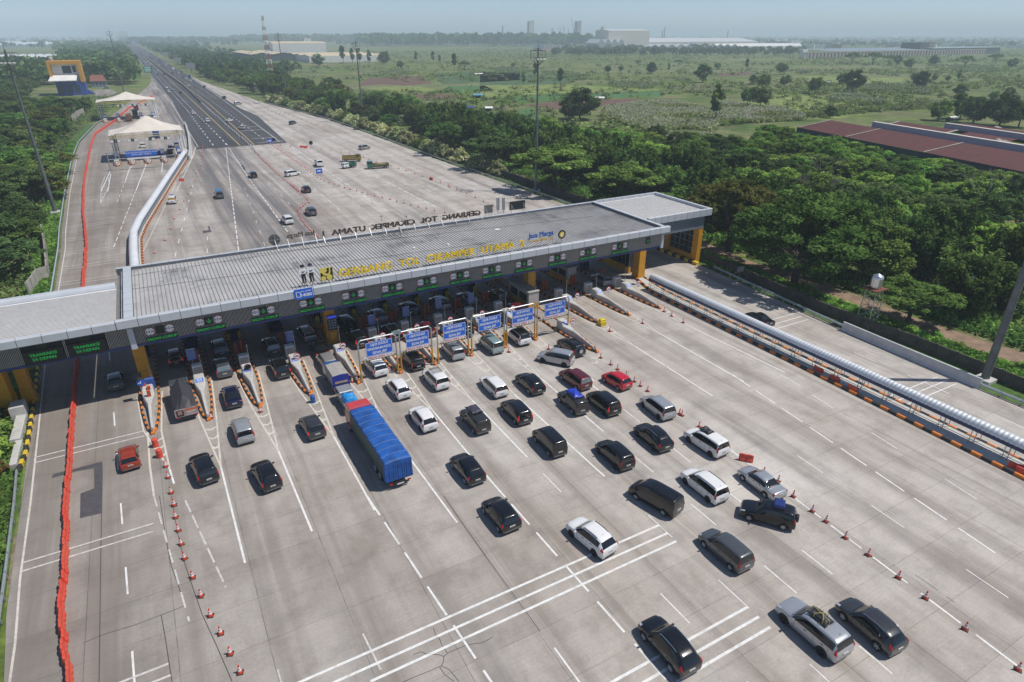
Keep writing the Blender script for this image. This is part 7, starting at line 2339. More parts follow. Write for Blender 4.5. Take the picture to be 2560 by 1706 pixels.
sec = [(-1.0, 0.95, 0), (-1.0, 1.5, 0), (-1.0, 2.1, 0), (-1.0, 2.75, 0), (-0.96, 2.93, 0), (-0.85, 2.98, 1), (-0.45, 3.03, 1), (0, 3.05, 1), (0.45, 3.03, 1), (0.85, 2.98, 1), (0.96, 2.93, 0), (1.0, 2.75, 0), (1.0, 2.1, 0), (1.0, 1.5, 0), (1.0, 0.95, 0)]
tr = np.random.RandomState(5)
for j in range(n + 1):
 y = TL * j / n
 rib = 0.012 if j % 3 == 0 else -0.008 + tr.uniform(-.012, .012)
 for k, (x, z, top) in enumerate(sec):
  wob = 0.02 * math.sin(j * 1.7 + k) + tr.uniform(-.012, .012)
  V.append((x * (TW + wob * (0 if top else 1)), y, z + (rib if top or z > 2.9 else 0) + (0.07 * math.sin(j * 0.9 + x * 3) if k in (0, 14) else 0) - (0.12 if j in (0, n) and z > 2.9 else 0)))
m = len(sec)
fs, mi = [], []
b.v = V
for j in range(n):
 for k in range(m - 1):
  b.f.append((j * m + k, j * m + k + 1, (j + 1) * m + k + 1, (j + 1) * m + k))
  b.m.append(1 if k in (0, 1, 2) and j > 1 else 0)
b.f.append(tuple(range(m - 1, -1, -1)))
b.m.append(0)
b.f.append(tuple(n * m + k for k in range(m)))
b.m.append(0)
b.build('tarpaulin', [M_TARPB, M_TARPG], t)
b = MB()
for j in range(0, n + 1, 3):
 y = TL * j / n
 b.path([(-0.97 * TW, y, 2.97), (-0.45 * TW, y, 3.095), (0, y, 3.115), (0.45 * TW, y, 3.095), (0.97 * TW, y, 2.97)], 0.011, 4)
b.build('rope', mat('rope_pale', (0.34, 0.40, 0.52), 0.8), t)
b = MB()
for k in range(12):
 x = -1.1 + 0.2 * k
 b.box(x, x + 0.12, -0.02 - 0.02 * (k % 2), 0.0, 1.0 + 0.06 * (k % 3), 2.6)
b.build('rear_flap', M_TARPB, t)
b = MB()
b.box(-TW, TW, 0.05, TL, 0.86, 1.0)
b.build('load_bed', M_TRIM, t)
chassis(t, 0.0, TL + 2.0)
truck_wheels(t, 1.22, 0.5, (1.9, 3.2, TL + 0.9), dual=False)
truck_cab(t, TL + 0.1, TL + 2.1, 1.2, 2.75, mat('cab_red', (0.50, 0.05, 0.055), 0.4, coat=0.5))
b = MB()
b.box(-1.1, 1.1, TL + 0.02, TL + 0.3, 2.7, 2.95)
b.build('cab_visor', mat('cab_red', (0.5, 0.05, 0.055)), t)
b = MB()
b.box(-0.32, 0.32, -0.12, -0.09, 0.48, 0.6)
b.build('number_plate', M_PLATE, t)
t = thing('pickup_truck', 'old silver pickup with a blue-wrapped load, between the two trucks', 'pickup', (13.35, 58.6, 0), 0)
b = MB()
b.box(-0.82, 0.82, 0.0, 2.3, 0.55, 1.15, 0)
b.build('bed', P_SILVER, t)
truck_cab(t, 2.32, 4.3, 0.82, 1.55, P_SILVER, z0=0.45)
b = MB()
lumpy(b, 0, 1.25, 1.14, 0.78, 0.95, 0.75, 40)
o = b.build('blue_load', mat('load_blue', (0.015, 0.25, 0.62), 0.45, var=0.2, scale=3, bump=0.4), t, smooth=True)
chassis(t, 0.0, 4.2, 0.4, 0.5)
truck_wheels(t, 0.85, 0.33, (0.75, 3.35))
t = thing('canvas_truck', 'small truck with a pale grey canvas top and a blue tail', 'truck', (13.5, 63.5, 0), 0)
M_CANV = mat('canvas_grey', (0.33, 0.31, 0.29), 0.8, var=0.15, scale=1.2, bump=0.2)
b = MB()
V = []
for j, y in enumerate((0.0, 0.06, 1.0, 2.0, 3.1, 3.16)):
 sag = (0.06 if j in (0, 5) else 0) + (0.03 if j % 2 else 0)
 for x, z in ((-0.95, 1.15), (-0.96, 2.1), (-0.86, 2.42 - sag), (0, 2.5 - sag), (0.86, 2.42 - sag), (0.96, 2.1), (0.95, 1.15)):
  V.append((x, y, z))
b.add(V, [(j * 7 + k, j * 7 + k + 1, (j + 1) * 7 + k + 1, (j + 1) * 7 + k) for j in range(5) for k in range(6)])
b.add([V[k] for k in range(7)], [tuple(range(6, -1, -1))], 1)
b.add([V[35 + k] for k in range(7)], [tuple(range(7))], 0)
b.build('canvas', [M_CANV, mat('canvas_blue', (0.012, 0.03, 0.28), 0.6, var=0.2)], t)
b = MB()
b.box(-0.97, 0.97, 0, 3.15, 0.75, 1.15, 0)
b.box(-0.7, 0.7, -0.03, -0.01, 1.35, 1.6, 1)
b.build('load_bed', [mat('bed_blue', (0.015, 0.04, 0.2), 0.5), mat('board_tan', (0.45, 0.33, 0.2), 0.6)], t)
truck_cab(t, 3.25, 4.9, 0.9, 2.0, P_BLUE, z0=0.5)
chassis(t, 0, 4.8)
truck_wheels(t, 0.92, 0.38, (0.95, 4.1))
P = gp('I', 1635, 760)
t = thing('ridge_tarp_truck', 'truck with a peaked dark tarpaulin and a painted tailboard beside the first island', 'truck', (-2.15, P.y + 0.1, 0), math.radians(2))
M_TARPD = mat('tarp_charcoal', (0.045, 0.043, 0.05), 0.6, var=0.2, scale=1.2, bump=0.3)
b = MB()
V = []
for y, zt, ze, w in ((0.0, 1.7, 1.35, 1.06), (0.9, 2.75, 1.5, 1.08), (4.4, 3.05, 1.7, 1.08), (4.6, 2.9, 1.7, 1.05)):
 V += [(-w, y, 1.25), (-w * 1.0, y, ze), (-w * 0.5, y, (zt + ze) / 2 + 0.05), (0.0, y, zt), (w * 0.5, y, (zt + ze) / 2 + 0.05), (w * 1.0, y, ze), (w, y, 1.25)]
b.add(V, [(j * 7 + k, j * 7 + k + 1, (j + 1) * 7 + k + 1, (j + 1) * 7 + k) for j in range(3) for k in range(6)] + [tuple(range(6, -1, -1)), tuple(21 + k for k in range(7))])
b.build('tarpaulin', M_TARPD, t)
b = MB()
b.box(-1.1, 1.1, 0.02, 4.6, 0.75, 1.3, 0)
b.build('load_bed', P_SILVERB, t)
b = MB()
b.box(-1.08, 1.08, -0.04, 0.02, 0.72, 1.62, 0)
tb = b.build('tailboard', mat('tailboard_grey', (0.33, 0.28, 0.27), 0.6, var=0.4, scale=3), t)
b = MB()
for x0, x1, z0, z1, mi_ in ((-0.95, -0.25, 0.8, 1.5, 0), (-0.1, 1.0, 1.3, 1.52, 1), (0.0, 0.9, 1.05, 1.25, 2), (-0.8, -0.4, 1.0, 1.42, 3)):
 b.box(x0, x1, -0.05 - 0.002 * mi_, -0.042, z0, z1, mi_)
b.build('painted_picture', [M_TRIM, mat('paint_orange', (0.55, 0.12, 0.03), 0.6), mat('paint_cream', (0.5, 0.42, 0.35), 0.6), mat('paint_rose', (0.35, 0.18, 0.16), 0.6)], tb)
truck_cab(t, 4.7, 6.4, 1.0, 2.2, P_GREY, z0=0.55)
chassis(t, 0, 6.3)
truck_wheels(t, 1.05, 0.42, (1.2, 5.5))
def flat_truck(label, x, y, rz, cabp, bedp, L=4.2, w=0.95, h=2.1, load=None, sides=0.5):
 t = thing('work_truck', label, 'truck', (x, y, 0), rz, 'work trucks on the far plaza')
 truck_cab(t, L * 0.5 - 0.4, L * 0.5 + 1.3, w, h, cabp, z0=0.5)
 b = MB()
 b.box(-w - 0.05, w + 0.05, -L * 0.5, L * 0.5 - 0.45, 0.8, 0.92)
 for s in (-1, 1):
  b.box(s * (w + 0.05) - 0.04, s * (w + 0.05) + 0.04, -L * 0.5, L * 0.5 - 0.45, 0.921, 0.92 + sides)
 b.box(-w, w, -L * 0.5 - 0.03, -L * 0.5 + 0.03, 0.921, 0.92 + sides)
 b.build('load_bed', bedp, t)
 if load:
  b = MB()
  lumpy(b, 0, -0.3, 0.93, w * 0.9, L * 0.38, load[1], 50)
  b.build('load', load[0], t, smooth=True)
 chassis(t, -L * 0.5, L * 0.5 + 1.0)
 truck_wheels(t, w + 0.02, 0.4, (-L * 0.28, L * 0.5 + 0.5))
 return t
R_ = math.radians
P = gp('B', 645, 1355)
flat_truck('white and green tanker truck parked among the far cones', P.x, P.y, R_(175), P_WHITE, P_GREEN, load=(P_WHITE, 0.9))
P = gp('B', 900, 1320)
flat_truck('yellow dump truck parked on the far plaza', P.x, P.y, R_(-110), P_YEL, P_YEL, L=4.6, w=1.05, h=2.3, sides=0.9)
P = gp('B', 905, 1370)
flat_truck('white and green pickup in front of the yellow dump truck', P.x, P.y, R_(110), P_WHITE, P_GREEN, L=3.2, w=0.85, h=1.7)
P = gp('B', 1145, 1375)
flat_truck('olive flatbed truck with yellow gear on its bed', P.x, P.y, R_(80), P_GREEN, mat('bed_olive', (0.12, 0.13, 0.06), 0.7), L=5.2, w=1.05, h=2.2, load=(P_YEL, 0.7))
for sh, px_, py_, pn_, L_, lab in (('A', 1550, 640, P_BLUE, 6.5, 'blue box truck on the far right carriageway'), ('A', 1418, 575, P_WHITE, 6.5, 'white box truck beyond the blue one on the motorway'), ('A', 1302, 500, P_BLUE, 7, 'small blue truck far along the motorway'), ('A', 1238, 452, P_BLUE, 9, 'farthest blue truck on the motorway'),
         ('A', 1115, 900, P_MAROON, 7, 'dark red truck leaving the farther tent'), ('A', 1110, 955, mat('box_green', (0.03, 0.07, 0.05), 0.6), 6, 'green-topped truck under the farther tent edge'), ('A', 1060, 990, mat('load_brown', (0.16, 0.09, 0.05), 0.9, var=0.4), 5.5, 'truck with a brown load between the tents'), ('A', 1280, 1128, P_BLUE, 6, 'blue truck passing under the nearer tent')):
 p = gp(sh, px_, py_)
 t = thing('box_truck', lab, 'truck', (p.x, p.y, 0.0), 0, 'trucks on the far roads')
 b = MB()
 b.cbox((0, 0, 2.0), (2.3, L_, 2.3), ch=0.06)
 b.build('box', pn_, t)
 truck_cab(t, L_ / 2 + 0.1, L_ / 2 + 1.8, 1.05, 2.4, pn_ if pn_ is not P_WHITE else P_BLUE, z0=0.6)
 chassis(t, -L_ / 2, L_ / 2 + 1.6)
 truck_wheels(t, 1.1, 0.45, (-L_ * 0.25, L_ / 2 + 0.9))
for kk, px_, py_, pn_, lab in (('mpv', 1170, 1205, P_WHITE, 'white car at the second booth of the nearer tent'), ('sedan', 1240, 960, P_WHITE, 'white car beside the right posts of the farther tent'), ('mpv', 1300, 1270, P_MAROON, 'dark red car at the third booth of the nearer tent'), ('suv', 1390, 1255, P_BLACK, 'black car at the rightmost booth of the nearer tent'), ('van', 1445, 1200, P_SILVER, 'silver van beyond the rightmost booth of the nearer tent'), ('mpv', 1395, 1225, P_GREYD, 'dark car ahead of the black one at the nearer tent')):
 far_car(kk, pn_, 'A', px_, py_, 0, lab, 'cars at the tented plaza')
# ================================================================ PLANTS
def leaf_material(name, c0, c1, c2):
 m = bpy.data.materials.new(name)
 m.use_nodes = True
 nt = m.node_tree
 nt.nodes.clear()
 out = node(nt, 'ShaderNodeOutputMaterial')
 c0, c1, c2 = [tuple(min(v * 1.3, 0.85) for v in c) for c in (c0, c1, c2)]
 at = node(nt, 'ShaderNodeAttribute', attribute_name='tint')
 oi = node(nt, 'ShaderNodeObjectInfo')
 col = ramp(nt, at.outputs['Fac'], [(0.0, c0), (0.55, c1), (1.0, c2)])
 hs = node(nt, 'ShaderNodeHueSaturation')
 lk(nt, col, hs.inputs['Color'])
 hs.inputs['Saturation'].default_value = 0.92
 lk(nt, mathn(nt, 'ADD', mathn(nt, 'MULTIPLY', oi.outputs['Random'], 0.04), 0.475), hs.inputs['Hue'])
 wn_ = node(nt, 'ShaderNodeTexWhiteNoise')
 wn_.noise_dimensions = '1D'
 lk(nt, oi.outputs['Random'], wn_.inputs['W'])
 lk(nt, mathn(nt, 'ADD', mathn(nt, 'MULTIPLY', wn_.outputs['Value'], 0.7), 0.68), hs.inputs['Value'])
 d = node(nt, 'ShaderNodeBsdfDiffuse')
 t = node(nt, 'ShaderNodeBsdfTranslucent')
 mx = node(nt, 'ShaderNodeMixShader')
 mx.inputs[0].default_value = 0.28
 lk(nt, hs.outputs[0], d.inputs[0])
 lk(nt, hs.outputs[0], t.inputs[0])
 lk(nt, d.outputs[0], mx.inputs[1])
 lk(nt, t.outputs[0], mx.inputs[2])
 lk(nt, mx.outputs[0], out.inputs[0])
 return m
L_RAIN = leaf_material('leaf_rain_tree', (0.034, 0.075, 0.013), (0.098, 0.19, 0.03), (0.19, 0.30, 0.06))
L_OLIVE = leaf_material('leaf_olive', (0.045, 0.06, 0.014), (0.105, 0.13, 0.026), (0.18, 0.19, 0.04))
L_BAMBOO = leaf_material('leaf_bamboo', (0.022, 0.05, 0.012), (0.068, 0.13, 0.022), (0.14, 0.22, 0.045))
L_BRIGHT = leaf_material('leaf_bright', (0.045, 0.11, 0.014), (0.15, 0.29, 0.035), (0.27, 0.42, 0.065))
L_DARK = leaf_material('leaf_dark', (0.028, 0.055, 0.018), (0.066, 0.12, 0.032), (0.12, 0.19, 0.055))
L_PALE = leaf_material('leaf_pale_bloom', (0.10, 0.15, 0.04), (0.30, 0.34, 0.14), (0.58, 0.58, 0.34))
L_RUST = leaf_material('leaf_rust', (0.07, 0.05, 0.012), (0.16, 0.10, 0.022), (0.15, 0.17, 0.03))
L_REED = leaf_material('leaf_reed', (0.09, 0.14, 0.035), (0.17, 0.22, 0.07), (0.25, 0.26, 0.12))
L_PLUME = leaf_material('leaf_plume', (0.28, 0.25, 0.21), (0.38, 0.35, 0.31), (0.50, 0.47, 0.43))
M_BARK = mat('bark', (0.055, 0.045, 0.037), 0.95, var=0.3, scale=3)
M_BARKP = mat('bark_pale', (0.17, 0.155, 0.135), 0.95, var=0.3, scale=2)
def leaves(name, cen, tint, size, m, rs, up=0.35, elong=1.5, out=None, droop=0.0):
 n = len(cen)
 nrm = rs.normal(size=(n, 3))
 nrm[:, 2] += up * 3
 if out is not None:
  nrm += out * 0.9
 nrm /= np.linalg.norm(nrm, axis=1)[:, None] + 1e-9
 t = np.cross(nrm, rs.normal(size=(n, 3)))
 t /= np.linalg.norm(t, axis=1)[:, None] + 1e-9
 if droop:
  t[:, 2] -= droop
  t /= np.linalg.norm(t, axis=1)[:, None]
 bt = np.cross(nrm, t)
 bt /= np.linalg.norm(bt, axis=1)[:, None] + 1e-9
 s = (size * rs.uniform(0.6, 1.35, n))[:, None]
 a, b = t * s * elong * 0.5, bt * s * 0.5
 dz = np.zeros((n, 3))
 dz[:, 2] = -0.12 * s[:, 0]
 P = np.empty((n, 4, 3))
 P[:, 0] = cen - a + dz
 P[:, 1] = cen - b * 0.9 - a * 0.15
 P[:, 2] = cen + a + dz
 P[:, 3] = cen + b * 0.9 + a * 0.1
 me = bpy.data.meshes.new(name)
 me.vertices.add(n * 4)
 me.vertices.foreach_set('co', P.reshape(-1))
 me.loops.add(n * 4)
 me.loops.foreach_set('vertex_index', np.arange(n * 4, dtype=np.int32))
 me.polygons.add(n)
 me.polygons.foreach_set('loop_start', np.arange(0, n * 4, 4, dtype=np.int32))
 me.polygons.foreach_set('loop_total', np.full(n, 4, dtype=np.int32))
 me.update(calc_edges=True)
 at = me.attributes.new('tint', 'FLOAT', 'FACE')
 at.data.foreach_set('value', np.clip(tint, 0, 1).astype(np.float32))
 me.materials.append(m)
 return me
def clumps(rs, cc, rc, M, flat=0.7):
 K = len(cc)
 d = rs.normal(size=(K, M, 3))
 d /= np.linalg.norm(d, axis=2)[:, :, None]
 r = rs.uniform(0.35, 1.0, (K, M, 1)) ** 0.6
 off = d * r * rc[:, None, None]
 off[:, :, 2] *= flat
 cen = (cc[:, None, :] + off).reshape(-1, 3)
 tint = (rs.uniform(0.15, 0.8, (K, 1)) + rs.uniform(-0.22, 0.22, (K, M))).reshape(-1)
 return cen, tint, off.reshape(-1, 3) / (np.repeat(rc, M)[:, None])
def limbs(b, rs, H, r0, fork, tips, n=6):
 lean = Vector((rs.uniform(-.4, .4), rs.uniform(-.4, .4), fork))
 b.tube((0, 0, -0.2), lean * 0.5, r0, r0 * 0.8, 8, caps=False)
 b.tube(lean * 0.5, lean, r0 * 0.8, r0 * 0.62, 8, caps=False)
 for tp in tips:
  tp = Vector(tp)
  mid = lean.lerp(tp, 0.5) + Vector((rs.uniform(-.5, .5), rs.uniform(-.5, .5), rs.uniform(0.0, .6)))
  b.tube(lean, mid, r0 * 0.42, r0 * 0.26, 6, caps=False)
  b.tube(mid, tp, r0 * 0.26, r0 * 0.08, 5, caps=False)
  for k in range(2):
   e = mid.lerp(tp, 0.5 + 0.2 * k) + Vector((rs.uniform(-1.2, 1.2), rs.uniform(-1.2, 1.2), rs.uniform(0.1, .8)))
   b.tube(mid.lerp(tp, 0.3 + 0.25 * k), e, r0 * 0.14, r0 * 0.05, 4, caps=False)
def make_plant(kind_, seed, m):
 rs = np.random.RandomState(seed)
 b = MB()
 if kind_ == 'umbrella':
  R, H = 6.5, 9.0
  K = 85
  r = R * np.sqrt(rs.uniform(0.01, 1, K))
  a = rs.uniform(0, 2 * PI, K)
  z = H * (0.70 + 0.28 * (1 - (r / R) ** 1.7)) + rs.normal(0, 0.45, K)
  edge = 1 + 0.16 * np.sin(3 * a + seed) + 0.1 * np.sin(7 * a)
  cc = np.stack([r * np.cos(a) * edge, r * np.sin(a) * edge, z], 1)
  cen, tint, out = clumps(rs, cc, rs.uniform(0.75, 1.55, K), 95, 0.42)
  cr = leaves('crown', cen, tint, 0.34, m, rs, 0.9, 1.5, out)
  limbs(b, rs, H, 0.42, H * 0.36, [cc[i] * 0.92 for i in rs.choice(K, 9, False)])
 elif kind_ == 'dome':
  R, H = 6.3, 9.2
  K = 150
  d = rs.normal(size=(K, 3))
  d[:, 2] = np.abs(d[:, 2]) * 0.8 - 0.25
  d /= np.linalg.norm(d, axis=1)[:, None]
  rr = rs.uniform(0.55, 1.0, K)[:, None] ** 0.6
  cc = d * rr * np.array([R, R, H * 0.55]) + np.array([0, 0, H * 0.45])
  cc[:, :2] *= (1 + 0.14 * np.sin(3 * np.arctan2(cc[:, 1], cc[:, 0]) + seed))[:, None]
  cen, tint, out = clumps(rs, cc, rs.uniform(0.7, 1.35, K), 95, 0.4)
  cr = leaves('crown', cen, tint, 0.27, m, rs, 0.9, 1.6, out)
  limbs(b, rs, H, 0.45, H * 0.3, [cc[i] * 0.85 for i in rs.choice(K, 9, False)])
 elif kind_ == 'bushy':
  R, H = 4.2, 8.5
  K = 75
  d = rs.normal(size=(K, 3))
  d /= np.linalg.norm(d, axis=1)[:, None]
  rr = rs.uniform(0.45, 1.0, K)[:, None] ** 0.7
  cc = d * rr * np.array([R, R, H * 0.40]) + np.array([0, 0, H * 0.56])
  cc[:, :2] *= (1 + 0.2 * np.sin(2.3 * cc[:, 2] + seed))[:, None]
  cen, tint, out = clumps(rs, cc, rs.uniform(0.7, 1.4, K), 90, 0.75)
  cr = leaves('crown', cen, tint, 0.38, m, rs, 0.8, 1.4, out)
  limbs(b, rs, H, 0.26, H * 0.28, [cc[i] * 0.9 for i in rs.choice(K, 7, False)])
 elif kind_ == 'canopy':
  R, H = 5.2, 9.5
  K = 74
  r = R * np.sqrt(rs.uniform(0, 1, K))
  a = rs.uniform(0, 2 * PI, K)
  z = H * (0.55 + 0.4 * np.sqrt(np.maximum(0, 1 - (r / R) ** 2))) - rs.uniform(0, 1, K) ** 2 * 3.5
  cc = np.stack([r * np.cos(a), r * np.sin(a), z], 1)
  cen, tint, out = clumps(rs, cc, rs.uniform(0.65, 1.15, K), 110, 0.6)
  cr = leaves('crown', cen, tint, 0.27, m, rs, 0.85, 1.9, out)
  limbs(b, rs, H, 0.2, H * 0.25, [cc[i] * 0.9 for i in rs.choice(K, 7, False)])
 elif kind_ == 'bamboo':
  H = 11.0
  K = 34
  cs, ts, os_ = [], [], []
  for k in range(K):
   a = rs.uniform(0, 2 * PI)
   base = np.array([math.cos(a), math.sin(a), 0]) * rs.uniform(0.2, 1.6)
   lean = np.array([math.cos(a), math.sin(a), 0]) * rs.uniform(0.8, 3.4)
   h = H * rs.uniform(0.62, 1.05)
   n = 200
   t = rs.uniform(0.18, 1.0, n) ** 0.8
   c = base + np.outer(t ** 2.2, lean) + np.outer(t - 0.10 * t ** 4, [0, 0, h])
   wdt = 0.22 + 0.75 * np.sin(np.clip(t, 0, 1) * PI * 0.9)
   o = rs.normal(size=(n, 3)) * 0.6
   cs.append(c + o * wdt[:, None])
   ts.append(rs.uniform(0.1, 0.75) + rs.uniform(-.2, .2, n) + 0.0 * t)
   os_.append(o)
   p0 = base
   for q in (0.35, 0.7, 1.0):
    p1 = base + lean * q ** 2.2 + np.array([0, 0, h * (q - 0.10 * q ** 4)])
    b.tube(p0, p1, 0.06 * (1.1 - q * 0.6), 0.05 * (1 - q * 0.7), 4, caps=False)
    p0 = p1
  cr = leaves('crown', np.concatenate(cs), np.concatenate(ts), 0.36, m, rs, 0.6, 2.3, np.concatenate(os_), droop=0.6)
 elif kind_ == 'column':
  H = 10.0
  K = 34
  z = rs.uniform(0.32, 1.0, K) * H
  w = 1.5 * np.sin(np.clip((z / H - 0.25) / 0.78, 0, 1) * PI) ** 0.6 + 0.2
  a = rs.uniform(0, 2 * PI, K)
  cc = np.stack([w * np.cos(a) * rs.uniform(0.2, 1, K), w * np.sin(a) * rs.uniform(.2, 1, K), z], 1)
  cen, tint, out = clumps(rs, cc, rs.uniform(0.5, 0.95, K), 70, 1.0)
  cr = leaves('crown', cen, tint, 0.36, m, rs, 0.2, 1.6, out)
  b.tube((0, 0, -0.2), (0.1, 0, H * 0.9), 0.2, 0.05, 7, caps=False)
 elif kind_ == 'shrub':
  R, H = 2.0, 2.7
  K = 34
  d = rs.normal(size=(K, 3))
  d[:, 2] = np.abs(d[:, 2])
  d /= np.linalg.norm(d, axis=1)[:, None]
  cc = d * rs.uniform(0.35, 0.95, K)[:, None] * np.array([R, R, H * 0.85]) + np.array([0, 0, H * 0.12])
  cen, tint, out = clumps(rs, cc, rs.uniform(0.4, 0.75, K), 80, 0.85)
  cr = leaves('crown', cen, tint, 0.24, m, rs, 0.8, 1.5, out)
  for k in range(6):
   b.tube((0, 0, -0.1), cc[k], 0.05, 0.02, 5, caps=False)
 else:  # banana
  cs, ts = [], []
  for k in range(9):
   a = rs.uniform(0, 2 * PI)
   L = rs.uniform(2.2, 3.2)
   for q in np.linspace(0.1, 1, 9):
    cs.append([math.cos(a) * L * q, math.sin(a) * L * q, 2.6 + 1.9 * q - 2.3 * q * q])
    ts.append(0.5 + rs.uniform(-.3, .4))
  cr = leaves('crown', np.array(cs), np.array(ts), 0.75, m, rs, 0.7, 1.3)
  b.tube((0, 0, -0.1), (0, 0, 2.8), 0.2, 0.12, 7, caps=False)
 tr = b.mesh('trunk', M_BARK if kind_ not in ('bamboo', 'column') else M_BARKP)
 return cr, tr
PROTO = {}
def proto(kind_, m, v=0):
 k = (kind_, m.name, v)
 if k not in PROTO:
  PROTO[k] = make_plant(kind_, 11 + 7 * v + len(PROTO), m)
 return PROTO[k]
prng = random.Random(77)
NAMES = {'umbrella': 'rain_tree', 'dome': 'rain_tree', 'bushy': 'leafy_tree', 'canopy': 'broadleaf_tree', 'bamboo': 'bamboo_clump', 'column': 'slim_tree', 'shrub': 'shrub', 'banana': 'banana_plant'}
def plant(kind_, m, x, y, s, label, group=None, v=None, sz=None, z=-0.05):
 v = prng.randint(0, 1) if v is None else v
 cr, tr = proto(kind_, m, v)
 t = thing(NAMES[kind_], label, {'shrub': 'shrub', 'bamboo': 'bamboo', 'banana': 'plant'}.get(kind_, 'tree'), (x, y, z), prng.uniform(0, 6.28), group)
 q = s * prng.uniform(0.93, 1.07)
 t.scale = (q, q * prng.uniform(0.92, 1.08), (sz or s) * prng.uniform(0.95, 1.05))
 link_mesh('crown', cr, t)
 link_mesh('trunk', tr, t)
 return t
plant('dome', L_RAIN, 87.2, 62.5, 1.62, 'huge spreading rain tree overhanging the right ramp behind the guard rail', v=0, sz=1.62)
plant('umbrella', L_OLIVE, 91.0, 80.5, 1.25, 'olive-brown spreading tree just behind the right wing of the canopy', v=1, sz=1.35)
plant('umbrella', L_RAIN, 87.6, 44.2, 0.80, 'small flat-topped tree beside the steel water tank', v=1, sz=0.62)
plant('umbrella', L_RAIN, 90.0, 139.4, 1.45, 'broad rain tree behind the light mast at the far guard rail', v=1, sz=1.15)
plant('umbrella', L_DARK, 89.9, 173.7, 1.15, 'dark umbrella tree by the dirt track beyond the light mast', v=0, sz=1.1)
plant('umbrella', L_RAIN, 95.5, 118, 1.2, 'rounded rain tree beyond the dirt track above the right wing', v=1, sz=1.05)
plant('umbrella', L_RAIN, 88.5, 205, 1.05, 'umbrella tree near the blooming roadside bushes', v=0, sz=1.1)
plant('bushy', L_BRIGHT, 96.0, 103, 0.95, 'bright green bush tree between the dirt track and the bamboo', v=0, sz=0.75)
plant('bushy', L_DARK, 184, 264, 1.9, 'big dark bushy tree standing alone in the green fields', v=0, sz=1.65)
plant('bushy', L_DARK, 178, 262, 1.3, 'dark leafy tree leaning against the big lone tree', v=1, sz=1.3)
plant('column', L_RAIN, 233, 225, 1.9, 'grey-green tall tree standing in the pale plume grass', v=0, sz=1.55)
